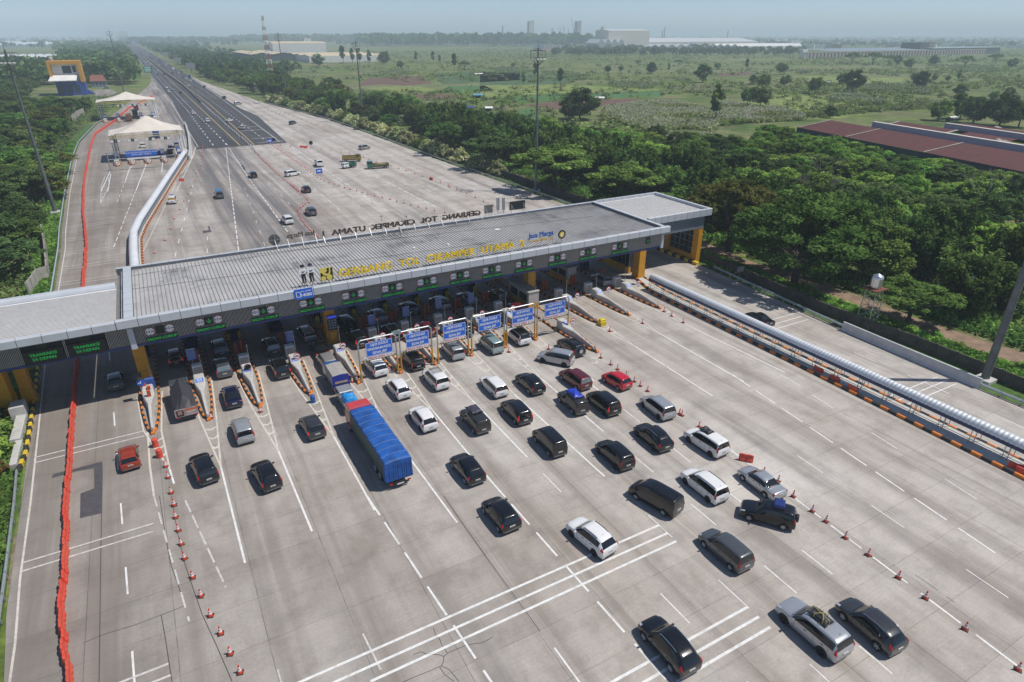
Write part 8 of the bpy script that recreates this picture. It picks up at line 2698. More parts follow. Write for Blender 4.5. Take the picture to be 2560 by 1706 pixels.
FIELD = [('C', 1400, 605, 'bushy', 1.15, 'round tree on a bare trunk in the upper field, left of the middle'), ('C', 1815, 675, 'bushy', 1.5, 'largest tree in the upper middle field with open crown'), ('C', 655, 705, 'column', 1.1, 'slim tree in the pale grass right of the tall mast'), ('C', 355, 700, 'column', 0.85, 'slim bare-stemmed tree left of the tall mast'), ('C', 1540, 590, 'column', 0.8, 'small upright tree right of the round field tree'), ('C', 270, 552, 'bushy', 0.6, 'low dark bush tree on the far left field'), ('C', 450, 640, 'column', 1.1, 'slim tree hidden just behind the tall mast'), ('C', 1040, 600, 'bushy', 0.8, 'small conical tree in the middle of the upper field'), ('C', 1150, 585, 'bushy', 0.6, 'small bush tree beside the conical one'), ('C', 1620, 540, 'umbrella', 0.7, 'small flat tree far in the upper field'), ('C', 1940, 570, 'bushy', 0.8, 'mid-size tree right of the largest field tree'), ('C', 2175, 575, 'column', 1.1, 'upright dark tree near the dirt patch on the right field'), ('C', 1290, 540, 'umbrella', 0.7, 'faint flat tree below the grey gabled sheds'),
   ('D', 150, 720, 'bushy', 1.2, 'feathery tree with an open crown, left side of the right field'), ('D', 300, 610, 'bushy', 1.25, 'dark dense tree below the white gatehouse'), ('D', 70, 690, 'bushy', 0.9, 'dark small tree left of the feathery tree'), ('D', 330, 705, 'bushy', 1.0, 'pale spreading tree right of the feathery tree'), ('D', 575, 770, 'bushy', 1.3, 'dark tree with two stems in the right field'), ('D', 880, 750, 'bushy', 1.75, 'largest tree of the right field, wide dense crown'), ('D', 800, 700, 'bushy', 1.1, 'smaller tree attached left of the largest one'), ('D', 1440, 720, 'bushy', 1.4, 'dark tree with a lopsided crown right of the field centre'), ('D', 1390, 680, 'bushy', 1.0, 'round tree just behind the lopsided one'), ('D', 1755, 790, 'bushy', 0.9, 'small tree with a bent trunk in the right field'), ('D', 2160, 790, 'bushy', 0.75, 'small round tree at the far right of the field'), ('D', 1745, 670, 'column', 0.9, 'slender dark tree right of the lopsided one'), ('D', 1660, 665, 'bushy', 0.5, 'tiny bush tree left of the slender one'), ('D', 1550, 660, 'bushy', 0.6, 'tiny round bush right of the lopsided tree'), ('D', 700, 965, 'bushy', 0.7, 'slim green tree just left of the red-roofed shed'), ('D', 1800, 560, 'umbrella', 1.3, 'flat spreading tree below the long dark hall'), ('D', 1340, 560, 'bushy', 1.2, 'tree in front of the ruined arcade, left of the flat one'), ('D', 1540, 535, 'bushy', 1.3, 'dark tree in front of the ruined arcade'), ('D', 880, 525, 'umbrella', 1.4, 'wide dark tree in front of the ruined arcade on the left'), ('D', 1050, 530, 'umbrella', 1.5, 'widest dark tree before the ruined arcade'), ('D', 1250, 525, 'bushy', 1.2, 'pale tree in front of the ruined arcade'), ('D', 1180, 530, 'umbrella', 1.1, 'flat dark tree right of the widest one'), ('D', 2180, 560, 'bushy', 1.2, 'tree at the right end below the long dark hall'), ('D', 2050, 520, 'umbrella', 1.2, 'flat tree under the long dark hall at the right'), ('D', 1580, 985, 'bushy', 1.1, 'green tree behind the red roof, left of the dark group'), ('D', 1760, 975, 'bushy', 1.35, 'dark tree behind the red roof, first of the group'), ('D', 1870, 1010, 'bushy', 1.45, 'dark tree behind the red roof, second of the group'), ('D', 2080, 1030, 'bushy', 1.6, 'dark tree behind the red roof, biggest of the group'), ('D', 2240, 1040, 'bushy', 1.4, 'dark tree behind the red roof at the right edge'), ('D', 2030, 830, 'bushy', 0.7, 'small tree above the dark group at the right'), ('D', 130, 880, 'bushy', 1.4, 'wide bush tree at the plume grass edge'), ('D', 30, 850, 'bushy', 1.1, 'dark bush tree left of the wide one at the grass edge'),
   ('B', 1440, 515, 'column', 1.3, 'upright dark tree, first of a loose row left of centre'), ('B', 1580, 520, 'column', 1.3, 'upright dark tree, second of the loose row'), ('B', 1630, 525, 'column', 1.0, 'upright dark tree, third of the loose row'), ('B', 1750, 570, 'column', 1.5, 'tall pale-stemmed tree right of the loose row'), ('B', 1835, 575, 'umbrella', 0.9, 'small umbrella tree right of the tall pale-stemmed tree'), ('B', 640, 545, 'bushy', 1.6, 'dark tree before the yellow-roofed warehouse, left'), ('B', 845, 520, 'column', 1.9, 'tall dark tree before the yellow-roofed warehouse wall'), ('B', 920, 520, 'column', 1.6, 'thin dark tree before the yellow-roofed warehouse wall'), ('B', 1060, 535, 'column', 1.6, 'upright tree at the right end of the warehouse'), ('B', 1175, 525, 'bushy', 1.7, 'cluster-like tree right of the warehouse'), ('B', 1205, 530, 'column', 1.5, 'upright tree against the cluster right of the warehouse'), ('B', 1310, 560, 'bushy', 0.9, 'small tree on the path right of the warehouse'), ('B', 980, 525, 'column', 1.6, 'upright tree between the thin one and the warehouse end')]
for sh, x, y, k_, s, lab in FIELD:
 p = gp(sh, x, y)
 plant(k_, prng.choice([L_DARK, L_RAIN]) if k_ != 'umbrella' else L_RAIN, p.x, p.y, s * (1.0 if p.y < 420 else 1.15), lab, 'trees scattered in the fields')
for sh, x, y, lab in (('C', 180, 890, 'banana plant beside the white tarp in the field'), ('B', 1930, 880, 'banana plant between the tarps in the field'), ('B', 1810, 870, 'banana plant left of the blue tarp'), ('B', 2140, 900, 'banana plant right of the white tarp'), ('B', 1955, 790, 'banana plant by the pale blue hut'), ('D', 395, 825, 'banana plant in the right field')):
 p = gp(sh, x, y)
 plant('banana', L_RAIN, p.x, p.y, 1.5, lab, 'banana plants')
def fill(x0f, x1f, y0, y1, step, pick, jitter=0.42, skip=None):
 out = []
 y = y0
 r = 0
 while y < y1:
  xa, xb = x0f(y), x1f(y)
  x = xa + (step / 2 if r % 2 else 0)
  while x < xb:
   xx, yy = x + prng.uniform(-jitter, jitter) * step, y + prng.uniform(-jitter, jitter) * step
   if not (skip and skip(xx, yy)):
    out.append((xx, yy))
   x += step
  y += step * 0.87
  r += 1
 return out
def visible(x, y, h=6, mg=60):
 v = np.array([x, y, h]) - np.array([0, 0, CAM_H])
 w = v @ FW
 if w < 1:
  return False
 px_, py_ = CX + FPX * (v @ RT) / w, CY - FPX * (v @ UP) / w
 return -mg < px_ < 2560 + mg and -mg < py_ < 1706 + mg * 3
def interp(tab):
 return lambda y: float(np.interp(y, [t[0] for t in tab], [t[1] for t in tab]))
in_roof = lambda x, y: 30 < y < 166 and x > 172.5 + (y - 73) * 0.25
zones = []
bam = fill(lambda y: 98.5, interp([(12, 120), (60, 119), (120, 118), (170, 122), (260, 126)]), 14, 262, 7.4, None)
bam = [p for p in bam if visible(*p)]
for i, (x, y) in enumerate(sorted(bam, key=lambda p: p[1])):
 d = 'nearest the dirt track' if x < 104 else ('inside the belt' if x < 112 else 'at the back')
 where = 'opposite the water tank' if y < 60 else ('behind the huge rain tree' if y < 100 else ('behind the right wing' if y < 150 else 'toward the far mast'))
 k_ = prng.random()
 if k_ < 0.68:
  plant('bamboo', L_BAMBOO, x, y, prng.uniform(0.8, 1.12), 'feathery bamboo clump %s, %s' % (d, where), 'bamboo belt along the dirt track, %s, %s' % (d, where), v=prng.randint(0, 2))
 else:
  plant('bushy', L_RAIN, x, y, prng.uniform(0.8, 1.15), 'leafy green tree among the bamboo %s, %s' % (d, where), 'leafy trees in the bamboo belt, %s, %s' % (d, where))
can = fill(interp([(14, 122), (60, 121), (170, 124), (262, 128)]), interp([(14, 150), (40, 172), (73, 178), (110, 184), (150, 178), (170, 166), (195, 142), (230, 122), (262, 121)]), 20, 262, 9.6, None, skip=in_roof)
can = [p for p in can if visible(*p)]
for i, (x, y) in enumerate(can):
 where = 'in front of the red roof' if y < 120 else ('left of the red roof' if y < 190 else 'at the field edge')
 d = 'behind the bamboo' if x < 145 else 'on the outer side'
 plant('canopy', prng.choice([L_BRIGHT, L_BRIGHT, L_RAIN, L_BRIGHT, L_DARK]), x, y, prng.uniform(0.7, 1.35), 'bright green broadleaf crown %s, %s' % (where, d), 'bright broadleaf trees %s, %s' % (where, d), sz=prng.uniform(0.6, 1.1))
for k in range(23):
 y = 36 + k * 5.6
 x = 176 + (y - 73) * 0.25 - 5.5 + prng.uniform(-1.5, 1)
 if visible(x, y):
  plant('canopy', L_BRIGHT if k % 4 else L_RAIN, x, y, prng.uniform(0.85, 1.05), 'bright green broadleaf crown pressed against the eave of the red-roofed shed', 'bright broadleaf trees along the red roof eave', sz=prng.uniform(0.74, 0.9))
def bare_tree(x, y, H, label):
 t = thing('leafless_tree', label, 'tree', (x, y, 0), 0, 'leafless trees in the right wood')
 tb, bb = MB(), MB()
 rr = random.Random(int(x * 7 + y))
 tb.tube((0, 0, 0), (0.2, 0.1, H * 0.45), 0.2, 0.13, 7)
 def grow(p, d, L, r, n):
  q = p + d * L
  bb.tube(p, q, r, r * 0.6, 4, caps=False)
  if n:
   for _ in range(3):
    e = (d + Vector((rr.uniform(-.8, .8), rr.uniform(-.8, .8), rr.uniform(-.1, .5)))).normalized()
    grow(q, e, L * rr.uniform(.6, .85), r * 0.6, n - 1)
 for k in range(4):
  a = k * 1.6
  grow(Vector((0.2, 0.1, H * 0.43)), Vector((math.cos(a) * .7, math.sin(a) * .7, .7)).normalized(), H * 0.2, 0.09, 3)
 tb.build('trunk', M_BARKP, t)
 bb.build('branches', M_BARKP, t)
for x, y, H, lab in ((150, 68, 13, 'pale leafless tree in the bright wood before the red roof'), (118, 84, 12.5, 'leafless tree above the huge rain tree'), (140, 98, 13, 'bare grey tree deep in the right wood'), (112, 150, 12, 'bare tree behind the tallest looking light mast'), (104, 330, 12, 'grey leafless tree in the roadside belt')):
 bare_tree(x, y, H, lab)
belt = fill(interp([(262, 92), (330, 88), (425, 80), (520, 76), (700, 66)]), interp([(262, 119), (330, 117), (480, 118), (650, 112), (700, 100)]), 262, 700, 12.5, None)
belt = [p for p in belt if visible(*p)]
for x, y in belt:
 k_ = prng.choice(['bushy', 'umbrella', 'canopy', 'bamboo', 'bushy'])
 m_ = {'bushy': prng.choice([L_DARK, L_RAIN]), 'umbrella': L_RAIN, 'canopy': prng.choice([L_OLIVE, L_RAIN]), 'bamboo': L_BAMBOO}[k_]
 where = 'before the middle mast' if y < 330 else ('behind the middle mast' if y < 470 else 'by the lattice tower')
 nm = {'bushy': 'dark leafy tree', 'umbrella': 'spreading tree', 'canopy': 'olive-green tree', 'bamboo': 'bamboo clump'}[k_]
 plant(k_, m_, x, y, prng.uniform(0.75, 1.15), '%s in the roadside belt %s' % (nm, where), 'roadside belt, %ss %s' % (nm, where))
row = along([Vector((edge_x(RIGHT_EDGE, y) + 4.2, y, 0)) for y in (165, 198, 230, 262, 300, 340, 380, 425)], 46)
for k, p in enumerate(row):
 if 17 <= k <= 18:
  continue
 plant('shrub', L_PALE if prng.random() < 0.85 else L_RAIN, p.x + prng.uniform(-.8, 1.6), p.y, prng.uniform(1.4, 2.0), 'pale blooming bush in the row behind the far guard rail, %s part' % ('nearer' if k < 17 else 'farther'), 'pale blooming bushes, %s part of the row' % ('nearer' if k < 17 else 'farther'))
lf = fill(lambda y: -0.2 * y - 14, interp([(84, -25), (150, -26.5), (230, -29), (300, -31), (380, -27), (450, -24), (640, -9)]), 84, 640, 11, None, skip=lambda x, y: (-62 < x < -14 and 430 < y < 640) or (x > -30 and 150 < y < 190))
lf += fill(lambda y: -0.2 * y - 16, interp([(88, -24.5), (150, -25.0), (250, -28)]), 88, 250, 8, None, skip=lambda x, y: x > -30 and 152 < y < 186)
lf = [p for p in lf if visible(*p)]
for x, y in lf:
 k_ = prng.choice(['bushy', 'canopy', 'umbrella', 'bushy'])
 m_ = prng.choice([L_DARK, L_RAIN, L_DARK, L_RAIN]) if y < 150 else prng.choice([L_DARK, L_RAIN, L_DARK, L_OLIVE])
 where = 'above the weathered wall' if y < 150 else ('behind the left light mast' if y < 260 else ('beside the tents' if y < 420 else 'near the blue and orange building'))
 nm = {'bushy': 'dark leafy tree', 'umbrella': 'spreading tree', 'canopy': 'broadleaf tree'}[k_]
 plant(k_, m_, x, y, prng.uniform(0.8, 1.3), '%s on the left slope %s' % (nm, where), 'left slope, %ss %s' % (nm, where), sz=prng.uniform(0.65, 1.0))
for x, y, s, m_, lab in ((-19.6, 71.5, 1.1, L_RAIN, 'green shrub at the leftmost yellow column'), (-20.2, 67.5, 1.2, L_BRIGHT, 'bright shrub below the leftmost yellow column'), (-19.9, 63.4, 1.15, L_RUST, 'rust-coloured shrub by the kerb nose, upper of two'), (-19.4, 59.5, 1.1, L_RUST, 'rust and green shrub by the near guard rail, lower of two'), (-18.6, 55.3, 0.95, L_RAIN, 'dark green shrub by the near guard rail'), (-17.5, 51.6, 0.8, L_BRIGHT, 'bright green shrub at the left edge'), (-17.4, 48.0, 0.7, L_RAIN, 'small green shrub at the left edge'), (-17.2, 44.6, 0.6, L_RAIN, 'low green shrub at the lower left edge'), (-21.5, 75, 1.6, L_DARK, 'dark tall shrub behind the leftmost yellow column')):
 plant('shrub', m_, x, y, s, lab, 'shrubs at the lower left edge')
for k in range(16):
 y = 60 - k * 3.4
 x = interp([(5, 86), (26, 86.5), (39, 86), (62, 85)])(y) + prng.uniform(-1.5, 1.5)
 if visible(x, y, 1):
  plant('shrub', L_BRIGHT, x, y, prng.uniform(0.35, 0.6), 'low green shrub between the mossy wall and the dirt track', 'low shrubs along the mossy wall')
for k in range(22):
 y = 20 + k * 10
 x = 96.3 + prng.uniform(-1, 1)
 if visible(x, y, 1):
  plant('shrub', L_RAIN if k % 3 else L_BRIGHT, x, y, prng.uniform(0.6, 1.0), 'undergrowth shrub between the dirt track and the bamboo', 'undergrowth shrubs along the dirt track')
rs = np.random.RandomState(3)
def stuff(name, me, label):
 return kind(link_mesh(name, me), 'stuff', label)
def cover(n, xf0, xf1, y0, y1, h, size, m, name, label, power=1.0):
 y = y0 + (y1 - y0) * rs.uniform(0, 1, n) ** power
 x = np.array([rs.uniform(xf0(v), xf1(v)) for v in y])
 z = rs.uniform(0, 1, n) ** 1.5 * h
 cen = np.stack([x, y, z], 1)
 tint = 0.5 + 0.3 * np.sin(x * 0.8 + 1.3 * np.sin(y * 0.5)) + rs.uniform(-.3, .3, n)
 stuff(name, leaves(name, cen, tint, size, m, rs, 0.2, 2.0), label)
cover(26000, lambda y: 82.4, lambda y: 87.0, 4, 110, 0.45, 0.3, L_BRIGHT, 'verge_grass', 'rough grass and creepers on the right verge')
cover(22000, lambda y: 92.6, lambda y: 99.5, 10, 200, 0.9, 0.36, L_RAIN, 'track_undergrowth', 'undergrowth along the dirt track')
cover(22000, lambda y: 98.0, lambda y: 124, 10, 262, 1.6, 0.6, L_DARK, 'forest_undergrowth', 'dark undergrowth below the bamboo', 0.8)
cover(9000, lambda y: edge_x(LEFT_EDGE, y) - 4.5, lambda y: edge_x(LEFT_EDGE, y) - 0.6, 110, 300, 0.25, 0.3, L_BRIGHT, 'verge_grass', 'bright grass strip left of the ramp')
cover(9000, lambda y: -28, lambda y: -16.4, 34, 82, 0.35, 0.25, L_RAIN, 'verge_grass', 'grass at the lower left edge')
cover(52000, lambda y: -0.2 * y - 20, lambda y: edge_x(LEFT_EDGE, y) - 4, 84, 520, 1.5, 0.45, L_DARK, 'slope_scrub', 'scrub covering the left slope', 0.9)
cover(9000, lambda y: edge_x(RIGHT_EDGE, y) + 2.5, lambda y: edge_x(RIGHT_EDGE, y) + 9, 96, 430, 0.5, 0.35, L_RAIN, 'verge_grass', 'grass behind the far right guard rail')
def in_poly(x, y, poly):
 c = False
 j = len(poly) - 1
 for i in range(len(poly)):
  if (poly[i][1] > y) != (poly[j][1] > y) and x < (poly[j][0] - poly[i][0]) * (y - poly[i][1]) / (poly[j][1] - poly[i][1]) + poly[i][0]:
   c = not c
  j = i
 return c
def reeds(polys, n, label, ph=2.4):
 cen, tin, pc = [], [], []
 for poly, k in polys:
  q = [tuple(gp(*p).xy) for p in poly]
  xs, ys_ = [a[0] for a in q], [a[1] for a in q]
  c = 0
  for _ in range(k * 6):
   x, y = rs.uniform(min(xs), max(xs)), rs.uniform(min(ys_), max(ys_))
   if not in_poly(x, y, q):
    continue
   if math.sin(x * 0.11 + 2 * math.sin(y * 0.07)) + math.sin(y * 0.13 + x * 0.05) < -0.9 + rs.uniform(-.5, .5):
    continue
   cen.append((x, y))
   c += 1
   if c >= k:
    break
 cen = np.array(cen)
 N = len(cen)
 base = np.repeat(cen, 3, 0) + rs.normal(0, 0.5, (N * 3, 2))
 z = rs.uniform(0.3, 1.6, N * 3)
 stuff('reed_grass', leaves('reed_grass', np.column_stack([base, z]), rs.uniform(0, 1, N * 3), 0.9, L_REED, rs, 0.25, 2.2, droop=-0.4), 'tall reed grass ' + label)
 b2 = cen + rs.normal(0, 0.4, (N, 2))
 stuff('reed_plumes', leaves('reed_plumes', np.column_stack([b2, rs.uniform(1.7, ph, N)]), rs.uniform(0, 1, N), 0.27, L_PLUME, rs, 0.3, 2.0, droop=-0.3), 'pale plumes of the reed grass ' + label)
reeds([([('C', 1010, 890), ('C', 1300, 850), ('C', 1500, 830), ('C', 1880, 900), ('C', 2010, 840), ('C', 2287, 900), ('C', 2287, 1000), ('C', 1950, 1010), ('C', 1900, 1150), ('C', 1700, 1190), ('C', 1450, 1180), ('C', 1330, 1070), ('C', 1060, 980)], 9500),
  ([('D', 0, 880), ('D', 250, 890), ('D', 480, 950), ('D', 500, 985), ('D', 0, 1010)], 1500), ([('C', 1630, 760), ('C', 1800, 705), ('C', 2020, 715), ('C', 2050, 745), ('C', 1800, 770)], 700)], 0, 'in the near right field')
reeds([([('D', 670, 800), ('D', 900, 780), ('D', 1150, 840), ('D', 1120, 860), ('D', 680, 830)], 900), ([('D', 950, 700), ('D', 1220, 690), ('D', 1550, 740), ('D', 1540, 780), ('D', 960, 740)], 900), ([('D', 1400, 850), ('D', 1700, 850), ('D', 2280, 800), ('D', 2280, 880), ('D', 1700, 900)], 1200), ([('D', 420, 570), ('D', 560, 575), ('D', 550, 600), ('D', 430, 600)], 350), ([('D', 1480, 530), ('D', 1900, 535), ('D', 2280, 590), ('D', 1800, 600)], 800),
  ([('C', 500, 590), ('C', 700, 590), ('C', 900, 620), ('C', 700, 640)], 500), ([('C', 0, 560), ('C', 240, 550), ('C', 480, 590), ('C', 300, 600)], 500), ([('B', 960, 620), ('B', 1250, 570), ('B', 1480, 600), ('B', 1200, 640)], 500), ([('C', 1050, 680), ('C', 1230, 670), ('C', 1480, 690), ('C', 1350, 740), ('C', 1060, 715)], 600), ([('A', 1430, 390), ('A', 2050, 400), ('A', 2100, 560), ('A', 1700, 430)], 900), ([('B', 1000, 430), ('B', 2280, 400), ('B', 2280, 520), ('B', 1300, 540)], 1800), ([('C', 0, 420), ('C', 900, 400), ('C', 2000, 480), ('C', 1000, 520), ('C', 0, 520)], 2200)], 0, 'in bands over the far fields', 2.8)
N = 4600
pts_ = []
while len(pts_) < N:
 y = 215 + 1500 * rs.uniform() ** 1.7
 x = rs.uniform(90, 2.5 * y)
 if x < 124 + max(0, (235 - y)) * 0.8 or not visible(x, y, 0, 10):
  continue
 if in_roof(x, y) or (150 < x < 300 and 990 < y < 1350):
  continue
 if math.sin(x * 0.021 + 1.7 * math.sin(y * 0.013)) + math.sin(y * 0.03 + x * 0.008) < rs.uniform(-1.3, 0.9):
  continue
 pts_.append((x, y))
pts_ = np.array(pts_)
rad = rs.uniform(0.9, 3.2, N) * (1 + pts_[:, 1] / 1800)
K_ = 26
off = rs.normal(size=(N, K_, 3)) * 0.5
off[:, :, 2] = np.abs(off[:, :, 2]) * 0.75
cen = np.concatenate([pts_, np.zeros((N, 1))], 1)[:, None, :] + off * rad[:, None, None]
tn = (rs.uniform(0.1, 0.8, (N, 1)) + rs.uniform(-.2, .2, (N, K_))).reshape(-1)
cc_ = cen.reshape(-1, 3)
h_ = (N // 2) * K_
stuff('field_scrub', leaves('field_scrub', cc_[:h_], tn[:h_], 1.0, L_RAIN, rs, 0.6, 1.5), 'green scrub scattered over the open fields')
stuff('field_tussocks', leaves('field_tussocks', cc_[h_:], tn[h_:], 1.0, L_REED, rs, 0.5, 2.0), 'pale grass tussocks scattered over the open fields')
def woods(name, label, pos, hgt, m):
 n = len(pos)
 dist = np.hypot(pos[:, 0], pos[:, 1])
 cs, ts, sz = [], [], []
 for (x, y), h, d in zip(pos, hgt, dist):
  k = 70 if d < 1000 else (44 if d < 2000 else 26)
  dd = rs.normal(size=(k, 3))
  dd /= np.linalg.norm(dd, axis=1)[:, None]
  dd[:, 2] = np.where(dd[:, 2] < -0.3, -dd[:, 2], dd[:, 2])
  R = h * rs.uniform(0.42, 0.62)
  cs.append(dd * np.array([R, R, h * 0.5]) * rs.uniform(0.75, 1.0, (k, 1)) + np.array([x, y, h * 0.48]))
  ts.append(rs.uniform(0.1, 0.8) + rs.uniform(-.2, .2, k))
  sz.append(np.full(k, R * (0.42 if d < 1000 else (0.55 if d < 2000 else 0.75))))
 cs, ts, sz = np.concatenate(cs), np.concatenate(ts), np.concatenate(sz)
 stuff(name, leaves(name, cs, ts, sz, m, rs, 0.35, 1.3), label)
def scatter(n, fn):
 out = []
 t = 0
 while len(out) < n and t < n * 60:
  t += 1
  p = fn()
  if p is not None:
   out.append(p)
 return np.array(out)
def f1():
 y = 640 + 3200 * rs.uniform() ** 1.6
 x = rs.uniform(-0.21 * y - 20, 4 if y < 900 else 10)
 if x < -60 - (y - 1000) * 0.08 and 980 < y < 4600:
  return None
 if -64 < x < -10 and y < 660:
  return None
 return (x, y)
p = scatter(900, f1)
woods('far_woodland', 'dense woods left of the far motorway', p, rs.uniform(9, 17, len(p)), L_DARK)
def f2():
 y = 690 + 3300 * rs.uniform() ** 1.7
 w = 70 + (y - 690) * 0.02
 return (rs.uniform(63, 63 + w) if rs.uniform() < 0.8 else rs.uniform(63, 120 + 0.05 * y), y)
p = scatter(620, f2)
woods('far_woodland', 'woods lining the right side of the far motorway', p, rs.uniform(7, 14, len(p)), L_DARK)
def f3():
 px_ = rs.uniform(320, 1500)
 py_ = rs.uniform(102.5, 117)
 if px_ < 900 and py_ > 110:
  return None
 d = FW * FPX + RT * (px_ - CX) + UP * (CY - py_)
 t = -CAM_H / d[2]
 return (d[0] * t, d[1] * t)
p = scatter(1500, f3)
woods('far_woodland', 'dark hill of woods on the horizon left of the factory', p, rs.uniform(21, 38, len(p)) * np.where((p[:, 0] > 620) & (p[:, 0] < 1500), 1.15, 0.8), L_DARK)
def f4():
 px_ = rs.uniform(1380, 2560)
 py_ = rs.uniform(119, 142) if px_ < 2010 else rs.uniform(96, 118)
 d = FW * FPX + RT * (px_ - CX) + UP * (CY - py_)
 t = -CAM_H / d[2]
 return (d[0] * t, d[1] * t)
p = scatter(950, f4)
woods('far_woodland', 'tree belts in front of the factory and ruined halls', p, np.where(np.hypot(p[:, 0], p[:, 1]) > 2500, rs.uniform(9, 15, len(p)), rs.uniform(8, 14, len(p))), L_DARK)
def f5():
 d0 = rs.uniform(2600, 14000)
 a = rs.uniform(math.radians(-10), math.radians(70))
 return (d0 * math.sin(a), d0 * math.cos(a))
p = scatter(2600, f5)
woods('far_woodland', 'far trees fading to the horizon', p, rs.uniform(9, 17, len(p)) * (1 + np.hypot(p[:, 0], p[:, 1]) / 16000), L_DARK)
# ================================================================ BUILDINGS
M_BWHITE = mat('wall_white', (0.70, 0.69, 0.66), 0.8, var=0.06, scale=0.3, dirt=0.15)
M_BCREAM = mat('wall_cream', (0.62, 0.58, 0.50), 0.8, var=0.08, scale=0.3)
M_BBLUE = mat('wall_blue', (0.02, 0.06, 0.30), 0.6, var=0.1, scale=0.4)
M_BOR = mat('frame_orange', (0.55, 0.27, 0.03), 0.6, var=0.08)
M_ROOFY = mat('roof_sand', (0.58, 0.48, 0.32), 0.7, var=0.12, scale=0.15, dirt=0.1)
M_ROOFR = mat('roof_red', (0.095, 0.021, 0.017), 0.75, var=0.22, scale=0.5, sx=(0.3, 2.5, 1), dirt=0.15)
M_ROOFG = mat('roof_pale_grey', (0.55, 0.56, 0.57), 0.6, var=0.06, scale=0.1)
M_WIN = mat('window_glass', (0.03, 0.045, 0.06), 0.15)
M_DKW = mat('wall_dark', (0.05, 0.06, 0.07), 0.8, var=0.2)
M_GREYW = mat('wall_grey', (0.28, 0.30, 0.31), 0.8, var=0.1)
M_TILE = mat('roof_tile', (0.20, 0.075, 0.05), 0.85, var=0.25, scale=1)
M_RUIN = mat('ruin_plaster', (0.40, 0.34, 0.29), 0.9, var=0.2, scale=0.3, dirt=0.3)
def child_box(t, name, x0, x1, y0, y1, z0, z1, m, parent=None):
 b = MB()
 b.box(x0, x1, y0, y1, z0, z1)
 return b.build(name, m, parent or t)
X0, X1, Y0, Y1 = -45.5, -27.0, 541, 560
t = thing('office_building', 'blue building with an orange frame and white canopy roof behind the tents', 'building', ((X0 + X1) / 2, (Y0 + Y1) / 2, 0))
hx, hy = (X1 - X0) / 2, (Y1 - Y0) / 2
child_box(t, 'blue_storey', -hx + 2, hx, -hy, hy, 0, 8.6, M_BBLUE)
child_box(t, 'upper_storey', -hx + 2, hx - 1.5, -hy + 2.5, hy, 8.6, 19.0, M_BWHITE)
b = MB()
b.box(-hx, -hx + 1.8, -hy - 0.5, hy, 11, 21, 0)
b.box(hx - 1.8, hx + 0.2, -hy - 0.5, hy, 8, 21, 0)
b.box(-hx + 1.8, hx - 1.8, -hy - 0.5, hy, 19.05, 21, 0)
b.build('frame', M_BOR, t)
b = MB()
b.add([(-hx - 1, -hy - 7, 9.6), (hx - 4, -hy - 7, 9.6), (hx - 3, -hy + 2.4, 12.8), (-hx + 1, -hy + 2.4, 12.8), (-hx - 1, -hy - 7, 9.2), (hx - 4, -hy - 7, 9.2), (hx - 3, -hy + 2.4, 12.4), (-hx + 1, -hy + 2.4, 12.4)], [(0, 1, 2, 3), (7, 6, 5, 4), (0, 4, 5, 1), (1, 5, 6, 2), (2, 6, 7, 3), (3, 7, 4, 0)])
b.build('canopy_roof', M_BWHITE, t)
for x in (-6, -2, 2, 5):
 b = MB()
 b.tube((x, -hy, 8.6), (x - 1.2, -hy - 6, 9.4), 0.15, n=5)
 b.tube((x, -hy, 8.6), (x + 1.2, -hy - 6, 9.4), 0.15, n=5)
 b.build('strut', M_SWHITE, t)
for x in (-4.5, 0, 4.5):
 child_box(t, 'window', x - 1.3, x + 1.3, -hy - 0.06, -hy - 0.01, 1.5, 6.5, M_WIN)
child_box(t, 'window', -1.5, 3.5, -hy + 2.44, -hy + 2.49, 13.5, 18.0, M_WIN)
child_box(t, 'window', 4.2, 6.2, -hy + 2.44, -hy + 2.49, 14.0, 18.0, M_WIN)
b = MB()
for k in range(8):
 b.box(hx + 0.02, hx + 4 - 0.4 * k, -hy + 4 + k * 0.9, -hy + 4.9 + k * 0.9, 0.3 * k, 0.3 * k + 0.3)
b.build('stairs', M_BBLUE, t)
b = MB()
b.lathe([(0, 21.0), (1.2, 21.02), (1.3, 22.6), (0.7, 23.4), (0, 23.5)], 12, c=(-hx + 2.5, 0, 0))
b.build('roof_tank', M_BGREY, t)
yd = [gp('A', *p) for p in ((760, 735), (900, 730), (960, 760), (850, 800), (790, 790))]
b = MB()
b.add([(p.x, p.y, -0.03) for p in yd], [tuple(range(5))[::-1]])
kind(b.build('yard', M_CONC), 'structure')
def house(name, label, cat, sh, x0, x1, yb, depth, zw, zr, wallm, roofm, win=3, group=None):
 a, c = gp(sh, x0, yb), gp(sh, x1, yb)
 cx_, y_ = (a.x + c.x) / 2, (a.y + c.y) / 2
 w = abs(c.x - a.x) / 2
 t = thing(name, label, cat, (cx_, y_ + depth / 2, -0.05), 0, group)
 child_box(t, 'wall', -w, w, -depth / 2, depth / 2, 0, zw, wallm)
 b = MB()
 e = 0.6
 b.add([(-w - e, -depth / 2 - e, zw + 0.02), (w + e, -depth / 2 - e, zw + 0.02), (w + e, depth / 2 + e, zw + 0.02), (-w - e, depth / 2 + e, zw + 0.02), (-w * 0.85, 0, zr), (w * 0.85, 0, zr)], [(0, 1, 5, 4), (1, 2, 5), (2, 3, 4, 5), (3, 0, 4), (3, 2, 1, 0)])
 b.build('roof', roofm, t)
 for k in range(win):
  x = -w + 2 * w * (k + 0.5) / win
  child_box(t, 'window', x - w / win * 0.4, x + w / win * 0.4, -depth / 2 - 0.06, -depth / 2 - 0.01, zw * 0.3, zw * 0.75, M_WIN)
 return t
